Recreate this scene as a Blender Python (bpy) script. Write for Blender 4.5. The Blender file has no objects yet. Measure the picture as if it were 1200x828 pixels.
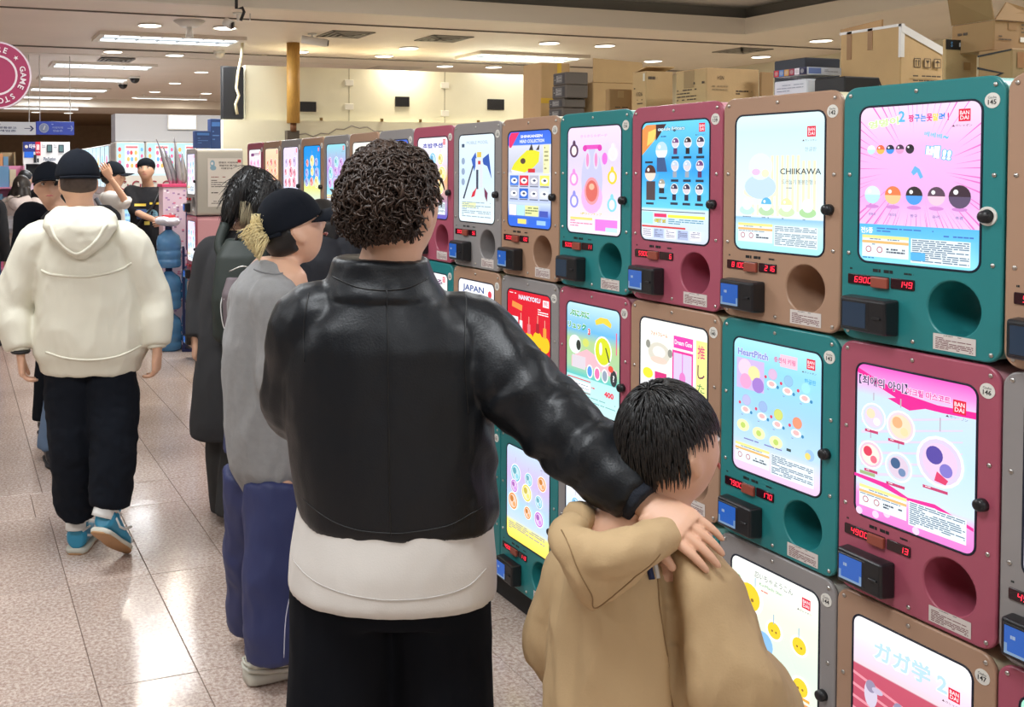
import bpy, bmesh, math, random
import numpy as np
from mathutils import Vector, Matrix, noise, Quaternion
from mathutils.geometry import tessellate_polygon
random.seed(7); RNG = np.random.default_rng(7)
SC = bpy.context.scene
COL = SC.collection
PI = math.pi

# ------------------------------------------------------------------ camera
cam_d = bpy.data.cameras.new('camera'); cam = bpy.data.objects.new('camera', cam_d); COL.objects.link(cam)
YAW, PITCH, ROLL, CAMH = .33899, -.02774, -.00171, 1.66
_d = Vector((math.sin(YAW)*math.cos(PITCH), math.cos(YAW)*math.cos(PITCH), math.sin(PITCH)))
_r = Vector((math.cos(YAW), -math.sin(YAW), 0)); _u = _r.cross(_d)
_r2 = _r*math.cos(ROLL)+_u*math.sin(ROLL); _u2 = -_r*math.sin(ROLL)+_u*math.cos(ROLL)
cam.matrix_world = Matrix(((_r2.x, _u2.x, -_d.x, 0), (_r2.y, _u2.y, -_d.y, 0), (_r2.z, _u2.z, -_d.z, CAMH), (0, 0, 0, 1)))
cam_d.sensor_width = 36; cam_d.lens = 1165/1200*36
cam_d.shift_x = 245/1200; cam_d.shift_y = -(414-231.3)/1200
cam_d.clip_start = .05; cam_d.clip_end = 100
SC.camera = cam
# ------------------------------------------------------------------ world, view
w = bpy.data.worlds.new('world'); SC.world = w; w.use_nodes = True
w.node_tree.nodes['Background'].inputs[0].default_value = (.75, .82, 1, 1)
w.node_tree.nodes['Background'].inputs[1].default_value = .25
SC.view_settings.view_transform = 'Standard'; SC.view_settings.look = 'None'
SC.view_settings.exposure = 0.0; SC.view_settings.gamma = 1
CEIL = 2.85
def area(name, loc, sx, sy, power, col=(1, .95, .88)):
    l = bpy.data.lights.new(name, 'AREA'); l.shape = 'RECTANGLE'; l.size = sx; l.size_y = sy; l.energy = power; l.color = col
    o = bpy.data.objects.new(name, l); COL.objects.link(o); o.location = loc; return o
# light of the ceiling troffers (each one sits under its own fixture, built below)
COOL = (.93, .97, 1)
TROFFERS = [(1.85, 8.87, CEIL, 1.3, .55, 42, 'white ceiling troffer with seven bright cells above the pillar aisle'),
            (5.65, 9.1, CEIL, 1.3, .55, 20, 'dim ceiling troffer beyond the pale partition wall')]
for i, (yy, t) in enumerate([(12.8, 'nearest of the four lit troffers in the far ceiling recess'), (14.7, 'second nearest of four lit troffers in far ceiling recess'),
                             (16.7, 'third nearest of four lit troffers in far ceiling recess'), (18.5, 'farthest of the four lit troffers in far ceiling recess')]):
    TROFFERS.append((1.82, yy, 3.0, 1.3, .55, 42, t))
for i, (xx, yy) in enumerate([(.2, 1.2), (.2, 4.0), (3.6, 1.2), (3.6, 4.6), (-2.6, 2.6), (-2.6, 6.5), (.2, -2.0), (3.4, -2.0)]):
    TROFFERS.append((xx, yy, 3.1, 1.3, .55, 50, 'ceiling troffer in the near recess above the aisle, place %s' % 'abcdefgh'[i]))
for (x, y, z, sx, sy, p, t) in TROFFERS:
    area('troffer_light', (x, y, z-.045), sx-.1, sy-.1, p, COOL)
DOWN = [(1.54, 8.13), (2.16, 8.08), (1.53, 10.05), (2.18, 10.15), (2.86, 11.8), (2.88, 13.41), (2.9, 14.96), (3.72, 15.04), (2.86, 16.27), (3.7, 16.41), (3.3, 9.46),
        (1.62, 20.94), (2.28, 21.04), (4.22, 8.85), (4.26, 9.53), (5.34, 10.24), (5.92, 10.15), (5.3, 8.07), (5.92, 8.07), (7.26, 9.04), (7.59, 7.11), (8.07, 8.33)]
DOWN = [(x*1.126, y*1.126, 3.0) if (x < 5.2 and 10.6 < y < 17) else (x, y, CEIL) for x, y in DOWN]
for (x, y, z) in DOWN[:20]:
    area('downlight_lamp', (x, y, z-.03), .14, .14, 8, (1, .9, .75))

# ------------------------------------------------------------------ materials
def mat(name, col, rough=.6, metal=0, spec=None, bump=0, bscale=60, var=0, vscale=8, emit=None, estr=0, coat=0, sheen=0, aniso=None, alpha=None, trans=0):
    m = bpy.data.materials.new(name); m.use_nodes = True
    nt = m.node_tree; b = nt.nodes['Principled BSDF']
    b.inputs['Base Color'].default_value = (*col, 1); b.inputs['Roughness'].default_value = rough; b.inputs['Metallic'].default_value = metal
    if spec is not None: b.inputs['Specular IOR Level'].default_value = spec
    if coat: b.inputs['Coat Weight'].default_value = coat; b.inputs['Coat Roughness'].default_value = .12
    if sheen: b.inputs['Sheen Weight'].default_value = sheen; b.inputs['Sheen Roughness'].default_value = .5
    if emit: b.inputs['Emission Color'].default_value = (*emit, 1); b.inputs['Emission Strength'].default_value = estr
    if trans: b.inputs['Transmission Weight'].default_value = trans
    tc = nt.nodes.new('ShaderNodeTexCoord')
    src = tc.outputs['Object']
    if aniso:
        mp = nt.nodes.new('ShaderNodeMapping'); mp.inputs['Scale'].default_value = aniso; nt.links.new(src, mp.inputs[0]); src = mp.outputs[0]
    if bump:
        n = nt.nodes.new('ShaderNodeTexNoise'); n.inputs['Scale'].default_value = bscale; n.inputs['Detail'].default_value = 3
        bp = nt.nodes.new('ShaderNodeBump'); bp.inputs['Strength'].default_value = bump; bp.inputs['Distance'].default_value = .01
        nt.links.new(src, n.inputs['Vector']); nt.links.new(n.outputs['Fac'], bp.inputs['Height']); nt.links.new(bp.outputs[0], b.inputs['Normal'])
    if var:
        n = nt.nodes.new('ShaderNodeTexNoise'); n.inputs['Scale'].default_value = vscale; n.inputs['Detail'].default_value = 5
        r = nt.nodes.new('ShaderNodeMapRange'); r.inputs['From Min'].default_value = .3; r.inputs['From Max'].default_value = .7
        r.inputs['To Min'].default_value = 1-var; r.inputs['To Max'].default_value = 1+var
        mx = nt.nodes.new('ShaderNodeVectorMath'); mx.operation = 'SCALE'; mx.inputs[0].default_value = col
        nt.links.new(src, n.inputs['Vector']); nt.links.new(n.outputs['Fac'], r.inputs['Value']); nt.links.new(r.outputs[0], mx.inputs['Scale'])
        nt.links.new(mx.outputs[0], b.inputs['Base Color'])
    return m
def emat(name, col, s):
    m = bpy.data.materials.new(name); m.use_nodes = True; nt = m.node_tree; nt.nodes.clear()
    e = nt.nodes.new('ShaderNodeEmission'); e.inputs[0].default_value = (*col, 1); e.inputs[1].default_value = s
    o = nt.nodes.new('ShaderNodeOutputMaterial'); nt.links.new(e.outputs[0], o.inputs[0]); return m
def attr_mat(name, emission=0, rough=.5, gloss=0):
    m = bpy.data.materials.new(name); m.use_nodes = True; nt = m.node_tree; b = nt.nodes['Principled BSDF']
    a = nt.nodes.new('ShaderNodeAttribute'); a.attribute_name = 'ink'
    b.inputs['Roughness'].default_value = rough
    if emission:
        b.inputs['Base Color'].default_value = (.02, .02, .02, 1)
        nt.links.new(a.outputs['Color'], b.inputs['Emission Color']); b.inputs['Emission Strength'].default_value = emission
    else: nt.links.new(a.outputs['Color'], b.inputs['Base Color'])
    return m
def S(r, g, b):                       # sRGB 0-255 to linear
    f = lambda c: ((c/255+.055)/1.055)**2.4 if c > 10 else c/255/12.92
    return (f(r), f(g), f(b))
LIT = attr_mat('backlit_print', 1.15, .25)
LITFAR = LIT
INK = attr_mat('printed_ink', 0, .55)
M = dict(
    ceil=mat('ceiling_paint', S(236, 224, 212), .5, var=.03, vscale=2), trim=mat('ceiling_trim_paint', S(228, 220, 208), .5),
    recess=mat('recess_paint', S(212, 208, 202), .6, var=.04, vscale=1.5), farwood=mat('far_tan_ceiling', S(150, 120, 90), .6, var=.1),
    wallw=mat('partition_paint', S(230, 226, 200), .6, var=.03, vscale=3), wallg=mat('grey_wall_paint', S(205, 210, 222), .6), wallfar=mat('wall_paint', S(200, 192, 180), .7, var=.04),
    black=mat('black_plastic', (.012, .012, .014), .35), dark=mat('dark_rubber', (.02, .02, .022), .7), white=mat('white_plastic', S(235, 235, 232), .4),
    chrome=mat('screw_steel', (.6, .58, .55), .3, 1), pole=mat('pine_pole', S(190, 145, 70), .5, var=.15, vscale=20, aniso=(8, 8, 1)),
    bezel=mat('bezel_navy', S(18, 28, 48), .4), navy=mat('navy_metal', S(20, 30, 80), .35),
    kraft=mat('kraft_cardboard', S(184, 152, 108), .85, var=.05, vscale=12, bump=.05, bscale=150), kraftd=mat('kraft_brown', S(148, 116, 78), .85, var=.05, vscale=12),
    tape=mat('clear_tape', S(215, 210, 205), .25), ytape=mat('yellow_tape', S(200, 160, 40), .35), btape=mat('brown_tape', S(140, 100, 55), .3),
    led=emat('red_led', (1, .03, .06), 2.4), btn=mat('brown_button', S(150, 75, 60), .35), lamp=emat('warm_lamp', (1, .93, .8), 6), tube=emat('tube_glow', (.9, .97, 1), 2.2),
)
MC = {  # machine colours: (front panel, side body)
    'teal': (mat('teal_enamel', S(40, 128, 130), .35, var=.03, vscale=5), mat('teal_body', S(150, 205, 195), .45)),
    'pink': (mat('pink_enamel', S(170, 84, 104), .35, var=.03, vscale=5), mat('pink_body', S(225, 165, 175), .45)),
    'beige': (mat('beige_enamel', S(172, 138, 114), .35, var=.03, vscale=5), mat('beige_body', S(222, 214, 180), .45)),
    'gray': (mat('grey_enamel', S(146, 142, 141), .35, var=.03, vscale=5), mat('grey_body', S(196, 194, 186), .45))}

# ------------------------------------------------------------------ helpers
def link(name, me, m=None, parent=None, loc=None, rot=None):
    o = bpy.data.objects.new(name, me); COL.objects.link(o)
    if m is not None and me is not None:
        me.materials.clear()
        for x in (m if isinstance(m, (list, tuple)) else [m]): me.materials.append(x)
    if parent: o.parent = parent
    if loc: o.location = loc
    if rot: o.rotation_euler = rot
    return o
def empty(name, loc=(0, 0, 0), rz=0, label=None, cat=None, group=None):
    o = bpy.data.objects.new(name, None); COL.objects.link(o); o.location = loc; o.rotation_euler = (0, 0, rz); o.empty_display_size = .1
    return tag(o, label, cat, group)
def tag(o, label=None, cat=None, group=None, kind=None):
    if label: o['label'] = label
    if cat: o['category'] = cat
    if group: o['group'] = group
    if kind: o['kind'] = kind
    return o
def mesh(name, V, F, smooth=False):
    me = bpy.data.meshes.new(name); me.from_pydata([tuple(v) for v in V], [], F); me.update()
    if smooth: me.polygons.foreach_set('use_smooth', [True]*len(me.polygons))
    return me
def bm_mesh(bm, name, smooth=False):
    bmesh.ops.recalc_face_normals(bm, faces=bm.faces)
    me = bpy.data.meshes.new(name); bm.to_mesh(me); bm.free()
    if smooth: me.polygons.foreach_set('use_smooth', [True]*len(me.polygons))
    return me
def addbox(bm, x0, x1, y0, y1, z0, z1, bev=0, seg=2, mtx=None):
    r = bmesh.ops.create_cube(bm, size=1, matrix=Matrix.Translation(((x0+x1)/2, (y0+y1)/2, (z0+z1)/2)) @ Matrix.Diagonal((abs(x1-x0), abs(y1-y0), abs(z1-z0), 1)))
    vs = r['verts']
    if bev:
        es = list({e for v in vs for e in v.link_edges}); 
        rr = bmesh.ops.bevel(bm, geom=es, offset=bev, segments=seg, profile=.5, affect='EDGES'); vs = list({v for f in rr['faces'] for v in f.verts} | {v for v in vs if v.is_valid})
    if mtx is not None: bmesh.ops.transform(bm, matrix=mtx, verts=[v for v in vs if v.is_valid])
def box(name, x0, x1, y0, y1, z0, z1, m, parent=None, bev=0, seg=2, loc=None, rot=None, smooth=False):
    bm = bmesh.new(); addbox(bm, x0, x1, y0, y1, z0, z1, bev, seg); return link(name, bm_mesh(bm, name, smooth), m, parent, loc, rot)
def addcyl(bm, p0, p1, r0, r1=None, n=16, caps=True):
    r1 = r0 if r1 is None else r1; p0 = Vector(p0); p1 = Vector(p1); d = p1-p0
    q = Vector((0, 0, 1)).rotation_difference(d.normalized()).to_matrix().to_4x4()
    bmesh.ops.create_cone(bm, cap_ends=caps, segments=n, radius1=r0, radius2=r1, depth=d.length, matrix=Matrix.Translation((p0+p1)/2) @ q)
def cyl(name, p0, p1, r0, m, parent=None, r1=None, n=16, smooth=True):
    bm = bmesh.new(); addcyl(bm, p0, p1, r0, r1, n); me = bm_mesh(bm, name)
    if smooth:
        for p in me.polygons: p.use_smooth = len(p.vertices) < 6
    return link(name, me, m, parent)
def tubepath(pts, r, n=6, closed=False):
    """tube mesh data along points (list of Vector); r float or list"""
    P = [Vector(p) for p in pts]; V = []; F = []; up = Vector((0, 0, 1)); prev = None
    for i, p in enumerate(P):
        t = (P[min(i+1, len(P)-1)]-P[max(i-1, 0)]).normalized()
        if prev is None:
            s = t.cross(up); s = s if s.length > .1 else t.cross(Vector((1, 0, 0)))
        else: s = prev-t*prev.dot(t)
        s.normalize(); prev = s; b = t.cross(s); rr = r[i] if hasattr(r, '__len__') else r
        for k in range(n):
            a = 2*PI*k/n; V.append(p+(s*math.cos(a)+b*math.sin(a))*rr)
        if i:
            for k in range(n):
                k2 = (k+1) % n; F.append(((i-1)*n+k, (i-1)*n+k2, i*n+k2, i*n+k))
    F.append(tuple(range(n))[::-1]); F.append(tuple(range((len(P)-1)*n, len(P)*n)))
    return V, F
def tube(name, pts, r, m, parent=None, n=6, smooth=True):
    V, F = tubepath(pts, r, n); return link(name, mesh(name, V, F, smooth), m, parent)
def rrect(x0, y0, x1, y1, r, n=5):
    pts = []
    for cx, cy, a0 in ((x1-r, y1-r, 0), (x0+r, y1-r, 90), (x0+r, y0+r, 180), (x1-r, y0+r, 270)):
        for k in range(n+1):
            a = math.radians(a0+90*k/n); pts.append((cx+r*math.cos(a), cy+r*math.sin(a)))
    return pts
def circ(cx, cy, r, n=24, ry=None): return [(cx+r*math.cos(2*PI*k/n), cy+(ry or r)*math.sin(2*PI*k/n)) for k in range(n)]
def plate(name, loops, depth, bev=0, yfront=0.):
    """flat plate with holes in the XZ plane, front face at y=yfront looking to -y"""
    cu = bpy.data.curves.new(name, 'CURVE'); cu.dimensions = '2D'; cu.fill_mode = 'BOTH'; cu.extrude = max(depth/2-bev, 1e-5); cu.bevel_depth = bev; cu.bevel_resolution = 1; cu.offset = -bev
    for L in loops:
        s = cu.splines.new('POLY'); s.points.add(len(L)-1); s.use_cyclic_u = True
        for p, (x, y) in zip(s.points, L): p.co = (x, y, 0, 1)
    o = bpy.data.objects.new(name, cu); me = bpy.data.meshes.new_from_object(o); bpy.data.objects.remove(o)
    me.transform(Matrix.Translation((0, yfront+depth/2, 0)) @ Matrix.Rotation(PI/2, 4, 'X'))
    me.name = name; return me
_tc = {}
def text_tris(s, bold=0):
    if (s, bold) in _tc: return _tc[s, bold]
    cu = bpy.data.curves.new('t', 'FONT'); cu.body = s; cu.size = 1; cu.align_x = 'CENTER'; cu.align_y = 'CENTER'; cu.resolution_u = 2; cu.offset = bold
    o = bpy.data.objects.new('t', cu); me = bpy.data.meshes.new_from_object(o); bpy.data.objects.remove(o)
    me.calc_loop_triangles(); V = np.array([v.co[:2] for v in me.vertices]).reshape(-1, 2); T = [tuple(t.vertices) for t in me.loop_triangles]
    if len(V):
        c = (V.max(0)+V.min(0))/2; V = V-c; wd, h = V.max(0)-V.min(0)
    else: wd = h = 1
    _tc[s, bold] = (V, T, wd, h); return _tc[s, bold]
class Art:
    """flat print built as thin stacked shapes in the XZ plane facing -y; u right, v up, metres; coloured by the 'ink' attribute"""
    def __init__(s, step=.00008): s.V = []; s.F = []; s.C = []; s.k = 0; s.step = step; s.frame = (0, 0, 1, 1)
    def set(s, x0, y0, x1, y1): s.frame = (x0, y0, x1, y1); return s
    def _p(s, u, v): x0, y0, x1, y1 = s.frame; return (x0+(x1-x0)*u, y0+(y1-y0)*(1-v))
    def poly(s, pts, col, cols=None, raw=False):
        s.k += 1; i = len(s.V); P = pts if raw else [s._p(*p) for p in pts]
        s.V += [(x, -s.k*s.step, y) for x, y in P]
        if len(P) <= 4: s.F.append(tuple(range(i, i+len(P)))); s.C.append(cols or [col]*len(P))
        else:
            for t in tessellate_polygon([[Vector((x, y, 0)) for x, y in P]]): s.F.append(tuple(i+j for j in t)); s.C.append([cols[j] for j in t] if cols else [col]*3)
    def rect(s, u0, v0, u1, v1, col, col2=None):
        s.poly([(u0, v0), (u1, v0), (u1, v1), (u0, v1)], col, [col, col, col2, col2] if col2 else None)
    def ell(s, cu, cv, ru, rv=None, col=(1, 1, 1), n=18):
        """radius in u units; rv in v units or None for a true circle"""
        x0, y0, x1, y1 = s.frame
        if rv is None: rv = ru*(x1-x0)/(y1-y0)
        s.poly([(cu+ru*math.cos(2*PI*k/n), cv+rv*math.sin(2*PI*k/n)) for k in range(n)], col)
    def round_grad(s, r, cols):
        """rounded full-frame background with a vertical gradient: cols = list of (v, colour)"""
        x0, y0, x1, y1 = s.frame
        def colat(v):
            for (va, ca), (vb, cb) in zip(cols, cols[1:]):
                if v <= vb: t = (v-va)/max(vb-va, 1e-6); return tuple(a+(b-a)*max(0, t) for a, b in zip(ca, cb))
            return cols[-1][1]
        H = y1-y0; W = x1-x0; vs = sorted({0, 1, *[v for v, _ in cols], *[1-(r-r*math.cos(a*PI/12))/H for a in range(7)], *[(r-r*math.cos(a*PI/12))/H for a in range(7)]})
        def inset(v):
            d = min(v, 1-v)*H
            return 0 if d >= r else (r-math.sqrt(max(0, r*r-(r-d)**2)))/W
        for a, b in zip(vs, vs[1:]):
            ia, ib = inset(a), inset(b); ca, cb = colat(a), colat(b)
            s.k -= 1; s.poly([(ia, a), (1-ia, a), (1-ib, b), (ib, b)], ca, [ca, ca, cb, cb])
        s.k += 1
    def text(s, cu, cv, h, txt, col, w=None, rot=0, bold=0, outline=None):
        """h = glyph height in v units, w = total width in u units (None keeps the aspect)"""
        V, T, tw, th = text_tris(txt, bold); x0, y0, x1, y1 = s.frame; cx, cy = s._p(cu, cv); sy = h*(y1-y0)/max(th, .3); sx = (w*(x1-x0)/tw) if w else sy
        if outline:
            V2, T2, _, _ = text_tris(txt, bold+.05); s._tri(V2, T2, cx, cy, sx, sy, rot, outline)
        s._tri(V, T, cx, cy, sx, sy, rot, col)
    def _tri(s, V, T, cx, cy, sx, sy, rot, col):
        s.k += 1; i = len(s.V); c, sn = math.cos(rot), math.sin(rot)
        for x, y in V:
            x, y = x*sx, y*sy; s.V.append((cx+x*c-y*sn, -s.k*s.step, cy+x*sn+y*c))
        for t in T: s.F.append(tuple(i+j for j in t)); s.C.append([col]*3)
    def lines(s, u0, v0, u1, v1, n, col, seed=0, fill=.45):
        """n rows of unreadable fine print"""
        r = random.Random(seed); dv = (v1-v0)/n; s.k += 1; k = s.k
        for i in range(n):
            u = u0; v = v0+dv*i
            while u < u1-.01*(u1-u0):
                L = min(r.uniform(.05, .22)*(u1-u0), u1-u)
                if r.random() > .12 or i % 3: s.k = k-1; s.poly([(u, v), (u+L, v), (u+L, v+dv*fill), (u, v+dv*fill)], col)
                u += L+.02*(u1-u0)
                if r.random() < .08: break
        s.k = k
    def build(s, name, m, parent=None, y=0., loc=None, rot=None):
        me = mesh(name, [(a, b+y, c) for a, b, c in s.V], s.F)
        at = me.color_attributes.new('ink', 'FLOAT_COLOR', 'CORNER')
        buf = np.array([(*c, 1.) for f in s.C for c in f], dtype=np.float32).ravel(); at.data.foreach_set('color', buf)
        return link(name, me, m, parent, loc, rot)
SEG = {'0': 'abcdef', '1': 'bc', '2': 'abged', '3': 'abgcd', '4': 'fgbc', '5': 'afgcd', '6': 'afgedc', '7': 'abc', '8': 'abcdefg', '9': 'abcdfg'}
def digits(art, txt, u, v, h, wd, gap, col):
    """seven-segment digits; raw metres, lower-left corner u,v"""
    t = h*.13
    for ch in txt:
        sh = lambda y: (y-v)*.12
        L = {'a': (u+t*.3, v+h-t, u+wd-t*.3, v+h), 'g': (u+t*.3, v+h/2-t/2, u+wd-t*.3, v+h/2+t/2), 'd': (u+t*.3, v, u+wd-t*.3, v+t),
             'f': (u, v+h/2+t*.2, u+t, v+h-t*.3), 'b': (u+wd-t, v+h/2+t*.2, u+wd, v+h-t*.3), 'e': (u, v+t*.3, u+t, v+h/2-t*.2), 'c': (u+wd-t, v+t*.3, u+wd, v+h/2-t*.2)}
        if ch in SEG:
            for g in SEG[ch]:
                x0, y0, x1, y1 = L[g]; art.poly([(x0+sh(y0), y0), (x1+sh(y0), y0), (x1+sh(y1), y1), (x0+sh(y1), y1)], col, raw=True); art.k -= 1
        u += wd+gap
    art.k += 1
def copy_tree(o, parent=None):
    c = o.copy(); COL.objects.link(c)
    if parent: c.parent = parent
    for ch in o.children: copy_tree(ch, c)
    return c
def struct(o): o['kind'] = 'structure'; return o
# ------------------------------------------------------------------ place finder: a viewing direction met with a real plane
_C = Vector((0, 0, CAMH))
def ray(px, py): return _d+_r2*((px-355)/1165)-_u2*((py-231.3)/1165)
def onY(px, py, Y): v = ray(px, py); return _C+v*(Y/v.y)
def onX(px, py, X): v = ray(px, py); return _C+v*(X/v.x)
def onZ(px, py, Z): v = ray(px, py); return _C+v*((Z-CAMH)/v.z)
def atD(px, py, D): return _C+ray(px, py)*D

# ------------------------------------------------------------------ floor
def floor_mat():
    m = bpy.data.materials.new('floor_stone'); m.use_nodes = True; nt = m.node_tree; b = nt.nodes['Principled BSDF']; N = nt.nodes.new; L = nt.links.new
    tc = N('ShaderNodeTexCoord'); ge = N('ShaderNodeNewGeometry')
    n1 = N('ShaderNodeTexNoise'); n1.inputs['Scale'].default_value = 75; n1.inputs['Detail'].default_value = 4; n1.inputs['Roughness'].default_value = .75
    n2 = N('ShaderNodeTexNoise'); n2.inputs['Scale'].default_value = 1.6; n2.inputs['Detail'].default_value = 4
    L(ge.outputs['Position'], n1.inputs['Vector']); L(ge.outputs['Position'], n2.inputs['Vector'])
    r = N('ShaderNodeValToRGB'); e = r.color_ramp.elements; e[0].position = .36; e[0].color = (*S(168, 142, 130), 1); e[1].position = .62; e[1].color = (*S(222, 208, 196), 1)
    x = r.color_ramp.elements.new(.5); x.color = (*S(198, 178, 166), 1)
    L(n1.outputs['Fac'], r.inputs[0])
    mr = N('ShaderNodeMapRange'); mr.inputs['From Min'].default_value = .3; mr.inputs['From Max'].default_value = .7; mr.inputs['To Min'].default_value = .86; mr.inputs['To Max'].default_value = 1.08
    L(n2.outputs['Fac'], mr.inputs['Value'])
    oi = N('ShaderNodeObjectInfo'); m2 = N('ShaderNodeMapRange'); m2.inputs['To Min'].default_value = .95; m2.inputs['To Max'].default_value = 1.04; L(oi.outputs['Random'], m2.inputs['Value'])
    mu = N('ShaderNodeMath'); mu.operation = 'MULTIPLY'; L(mr.outputs[0], mu.inputs[0]); L(m2.outputs[0], mu.inputs[1])
    sc = N('ShaderNodeVectorMath'); sc.operation = 'SCALE'; L(r.outputs[0], sc.inputs[0]); L(mu.outputs[0], sc.inputs['Scale']); L(sc.outputs[0], b.inputs['Base Color'])
    rr = N('ShaderNodeMapRange'); rr.inputs['To Min'].default_value = .08; rr.inputs['To Max'].default_value = .26; L(n2.outputs['Fac'], rr.inputs['Value']); L(rr.outputs[0], b.inputs['Roughness'])
    n3 = N('ShaderNodeTexNoise'); n3.inputs['Scale'].default_value = 9; L(ge.outputs['Position'], n3.inputs['Vector'])
    bp = N('ShaderNodeBump'); bp.inputs['Strength'].default_value = .05; bp.inputs['Distance'].default_value = .02; L(n3.outputs['Fac'], bp.inputs['Height']); L(bp.outputs[0], b.inputs['Normal'])
    b.inputs['Specular IOR Level'].default_value = .5
    return m
FM = floor_mat()
seam = mat('floor_seam', S(120, 98, 88), .6)
flo = struct(box('floor', -6, 9, -4, 27, -.12, -.004, seam)); flo.data.materials.append(FM)
bm = bmesh.new(); bm.from_mesh(flo.data); bm.free()
_tm = {}
def tile(x0, x1, y0, y1):
    g = .0016; w_, d_ = round(x1-x0-2*g, 4), round(y1-y0-2*g, 4)
    if (w_, d_) not in _tm:
        bm = bmesh.new(); addbox(bm, 0, w_, 0, d_, -.012, 0, .0012, 1); _tm[w_, d_] = bm_mesh(bm, 'tile'); _tm[w_, d_].materials.append(FM)
    o = bpy.data.objects.new('tile', _tm[w_, d_]); COL.objects.link(o); o.parent = flo; o.location = (x0+g, y0+g, 0)
ys = [.65, 1.49, 2.34, 3.18, 4.02, 4.87, 5.24]+[5.24+.85*i for i in range(1, 9)]
for j, (a, b) in enumerate(zip(ys, ys[1:])):
    pitch = .33; off = .42-.33*5 if j != 5 else .36-.36*4
    if j == 5: pitch = .36
    for i in range(13):
        x = off+pitch*i
        if x < 3.0 and (x > -1.3): tile(x, x+pitch, a, b)
# the same stone runs on beyond the tiles one can pick apart
struct(box('floor', -6, 9, ys[-1], 27, -.1, 0, FM)); struct(box('floor', -6, 9, -4, .65, -.1, 0, FM))
struct(box('floor', -6, .42-.33*5, .65, ys[-1], -.1, 0, FM)); struct(box('floor', 3.06+.03, 9, .65, ys[-1], -.1, 0, FM))

# ------------------------------------------------------------------ ceiling
def hplate(name, loops, z, m, th=.04):
    me = plate(name, loops, th); me.transform(Matrix.Rotation(-PI/2, 4, 'X')); me.transform(Matrix.Translation((0, 0, z+th)))
    return me
def hpl(name, loops, z, m, th=.03):
    V = []; F = []
    me = plate(name, [[(x, -y) for x, y in L] for L in loops], th)     # XZ plate, front at y=0 -> lay it flat
    me.transform(Matrix.Rotation(PI/2, 4, 'X')); me.transform(Matrix.Translation((0, 0, z)))
    zs = [v.co.z for v in me.vertices]; me.transform(Matrix.Translation((0, 0, z-min(zs))))
    return struct(link(name, me, m))
R4 = lambda a, b, c, d: [(a, b), (c, b), (c, d), (a, d)]
C1 = (-3.6, -3.4, 6.62, 7.02); C2 = (.74, 10.45, 5.2, 19.0)
hpl('ceiling', [R4(-6, -4, 9, 21.2), R4(*C1), R4(*C2)], CEIL, M['ceil'])
hpl('ceiling', [R4(-6, 21.2, 9, 27)], CEIL-.005, M['farwood'])
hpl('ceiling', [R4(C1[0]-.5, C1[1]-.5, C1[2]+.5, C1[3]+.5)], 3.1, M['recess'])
hpl('ceiling', [R4(C2[0]-.05, C2[1]-.05, C2[2]+.05, C2[3]+.05)], 3.0, M['ceil'])
def ring(name, c, z0, z1, t, m):
    x0, y0, x1, y1 = c; bm = bmesh.new()
    addbox(bm, x0-t, x0, y0-t, y1+t, z0, z1); addbox(bm, x1, x1+t, y0-t, y1+t, z0, z1); addbox(bm, x0, x1, y0-t, y0, z0, z1); addbox(bm, x0, x1, y1, y1+t, z0, z1)
    return struct(link(name, bm_mesh(bm, name), m))
ring('trim_1', (C1[0]+.012, C1[1]+.012, C1[2]-.012, C1[3]-.012), CEIL-.003, 2.99, .062, M['trim'])
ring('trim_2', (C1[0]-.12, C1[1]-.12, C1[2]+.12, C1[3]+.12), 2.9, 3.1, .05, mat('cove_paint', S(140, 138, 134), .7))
ring('trim_3', (C2[0]+.012, C2[1]+.012, C2[2]-.012, C2[3]-.012), CEIL-.003, 2.998, .05, M['trim'])
bm = bmesh.new(); addbox(bm, -6, 9, 9.83, 9.86, CEIL-.012, CEIL-.001); addbox(bm, -6, 9, 7.55, 7.57, CEIL-.01, CEIL-.001); addbox(bm, .2, .22, 7.07, 10.4, CEIL-.01, CEIL-.001)
struct(link('trim_4', bm_mesh(bm, 't'), mat('ceiling_seam', S(120, 112, 106), .7)))
# walls of the hall
struct(box('wall_left', -6.1, -6, -4, 27, -.1, 3.2, M['wallfar'])); struct(box('wall_right', 8.6, 8.7, -4, 27, -.1, 3.2, M['wallw']))
struct(box('wall_back', -6, 8.6, 26.9, 27, -.1, 3.2, M['farwood'])); struct(box('wall_front', -6, 8.6, -4.1, -4, -.1, 3.2, M['wallfar']))
bm = bmesh.new(); addbox(bm, 2.61, 6.1, 9.02, 9.5, 2.13, 2.645); addbox(bm, 2.37, 6.1, 8.94, 9.5, 0, 2.13)
struct(link('wall_partition', bm_mesh(bm, 'w'), M['wallw']))
pp = bpy.data.objects['wall_partition']
bm = bmesh.new()
for px_, in ((409,), (521,)):
    p = onY(px_, 110, 9.02); addbox(bm, p.x-.002, p.x+.002, 9.017, 9.03, 2.13, 2.645)
link('panel_joint', bm_mesh(bm, 'j'), mat('joint_seam', S(150, 145, 125), .8), pp)  # panel seams as thin strips, darker than the partition paint
for (a, b_) in ((409, 97), (409, 125), (521, 100), (521, 133)):
    p = onY(a, b_, 9.02); box('hinge_plate', p.x-.045, p.x+.045, 9.008, 9.02, p.z-.03, p.z+.03, mat('plate_paint', S(238, 236, 222), .4), pp, .004)
for (x0, y0, x1, y1) in ((351, 119, 370, 131), (463, 113, 479, 125), (571, 116, 590, 129)):
    a = onY(x0, y0, 9.02); c = onY(x1, y1, 9.02); box('vent_hole', a.x, c.x, 9.0, 9.03, c.z, a.z, M['black'], pp, .004)
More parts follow.
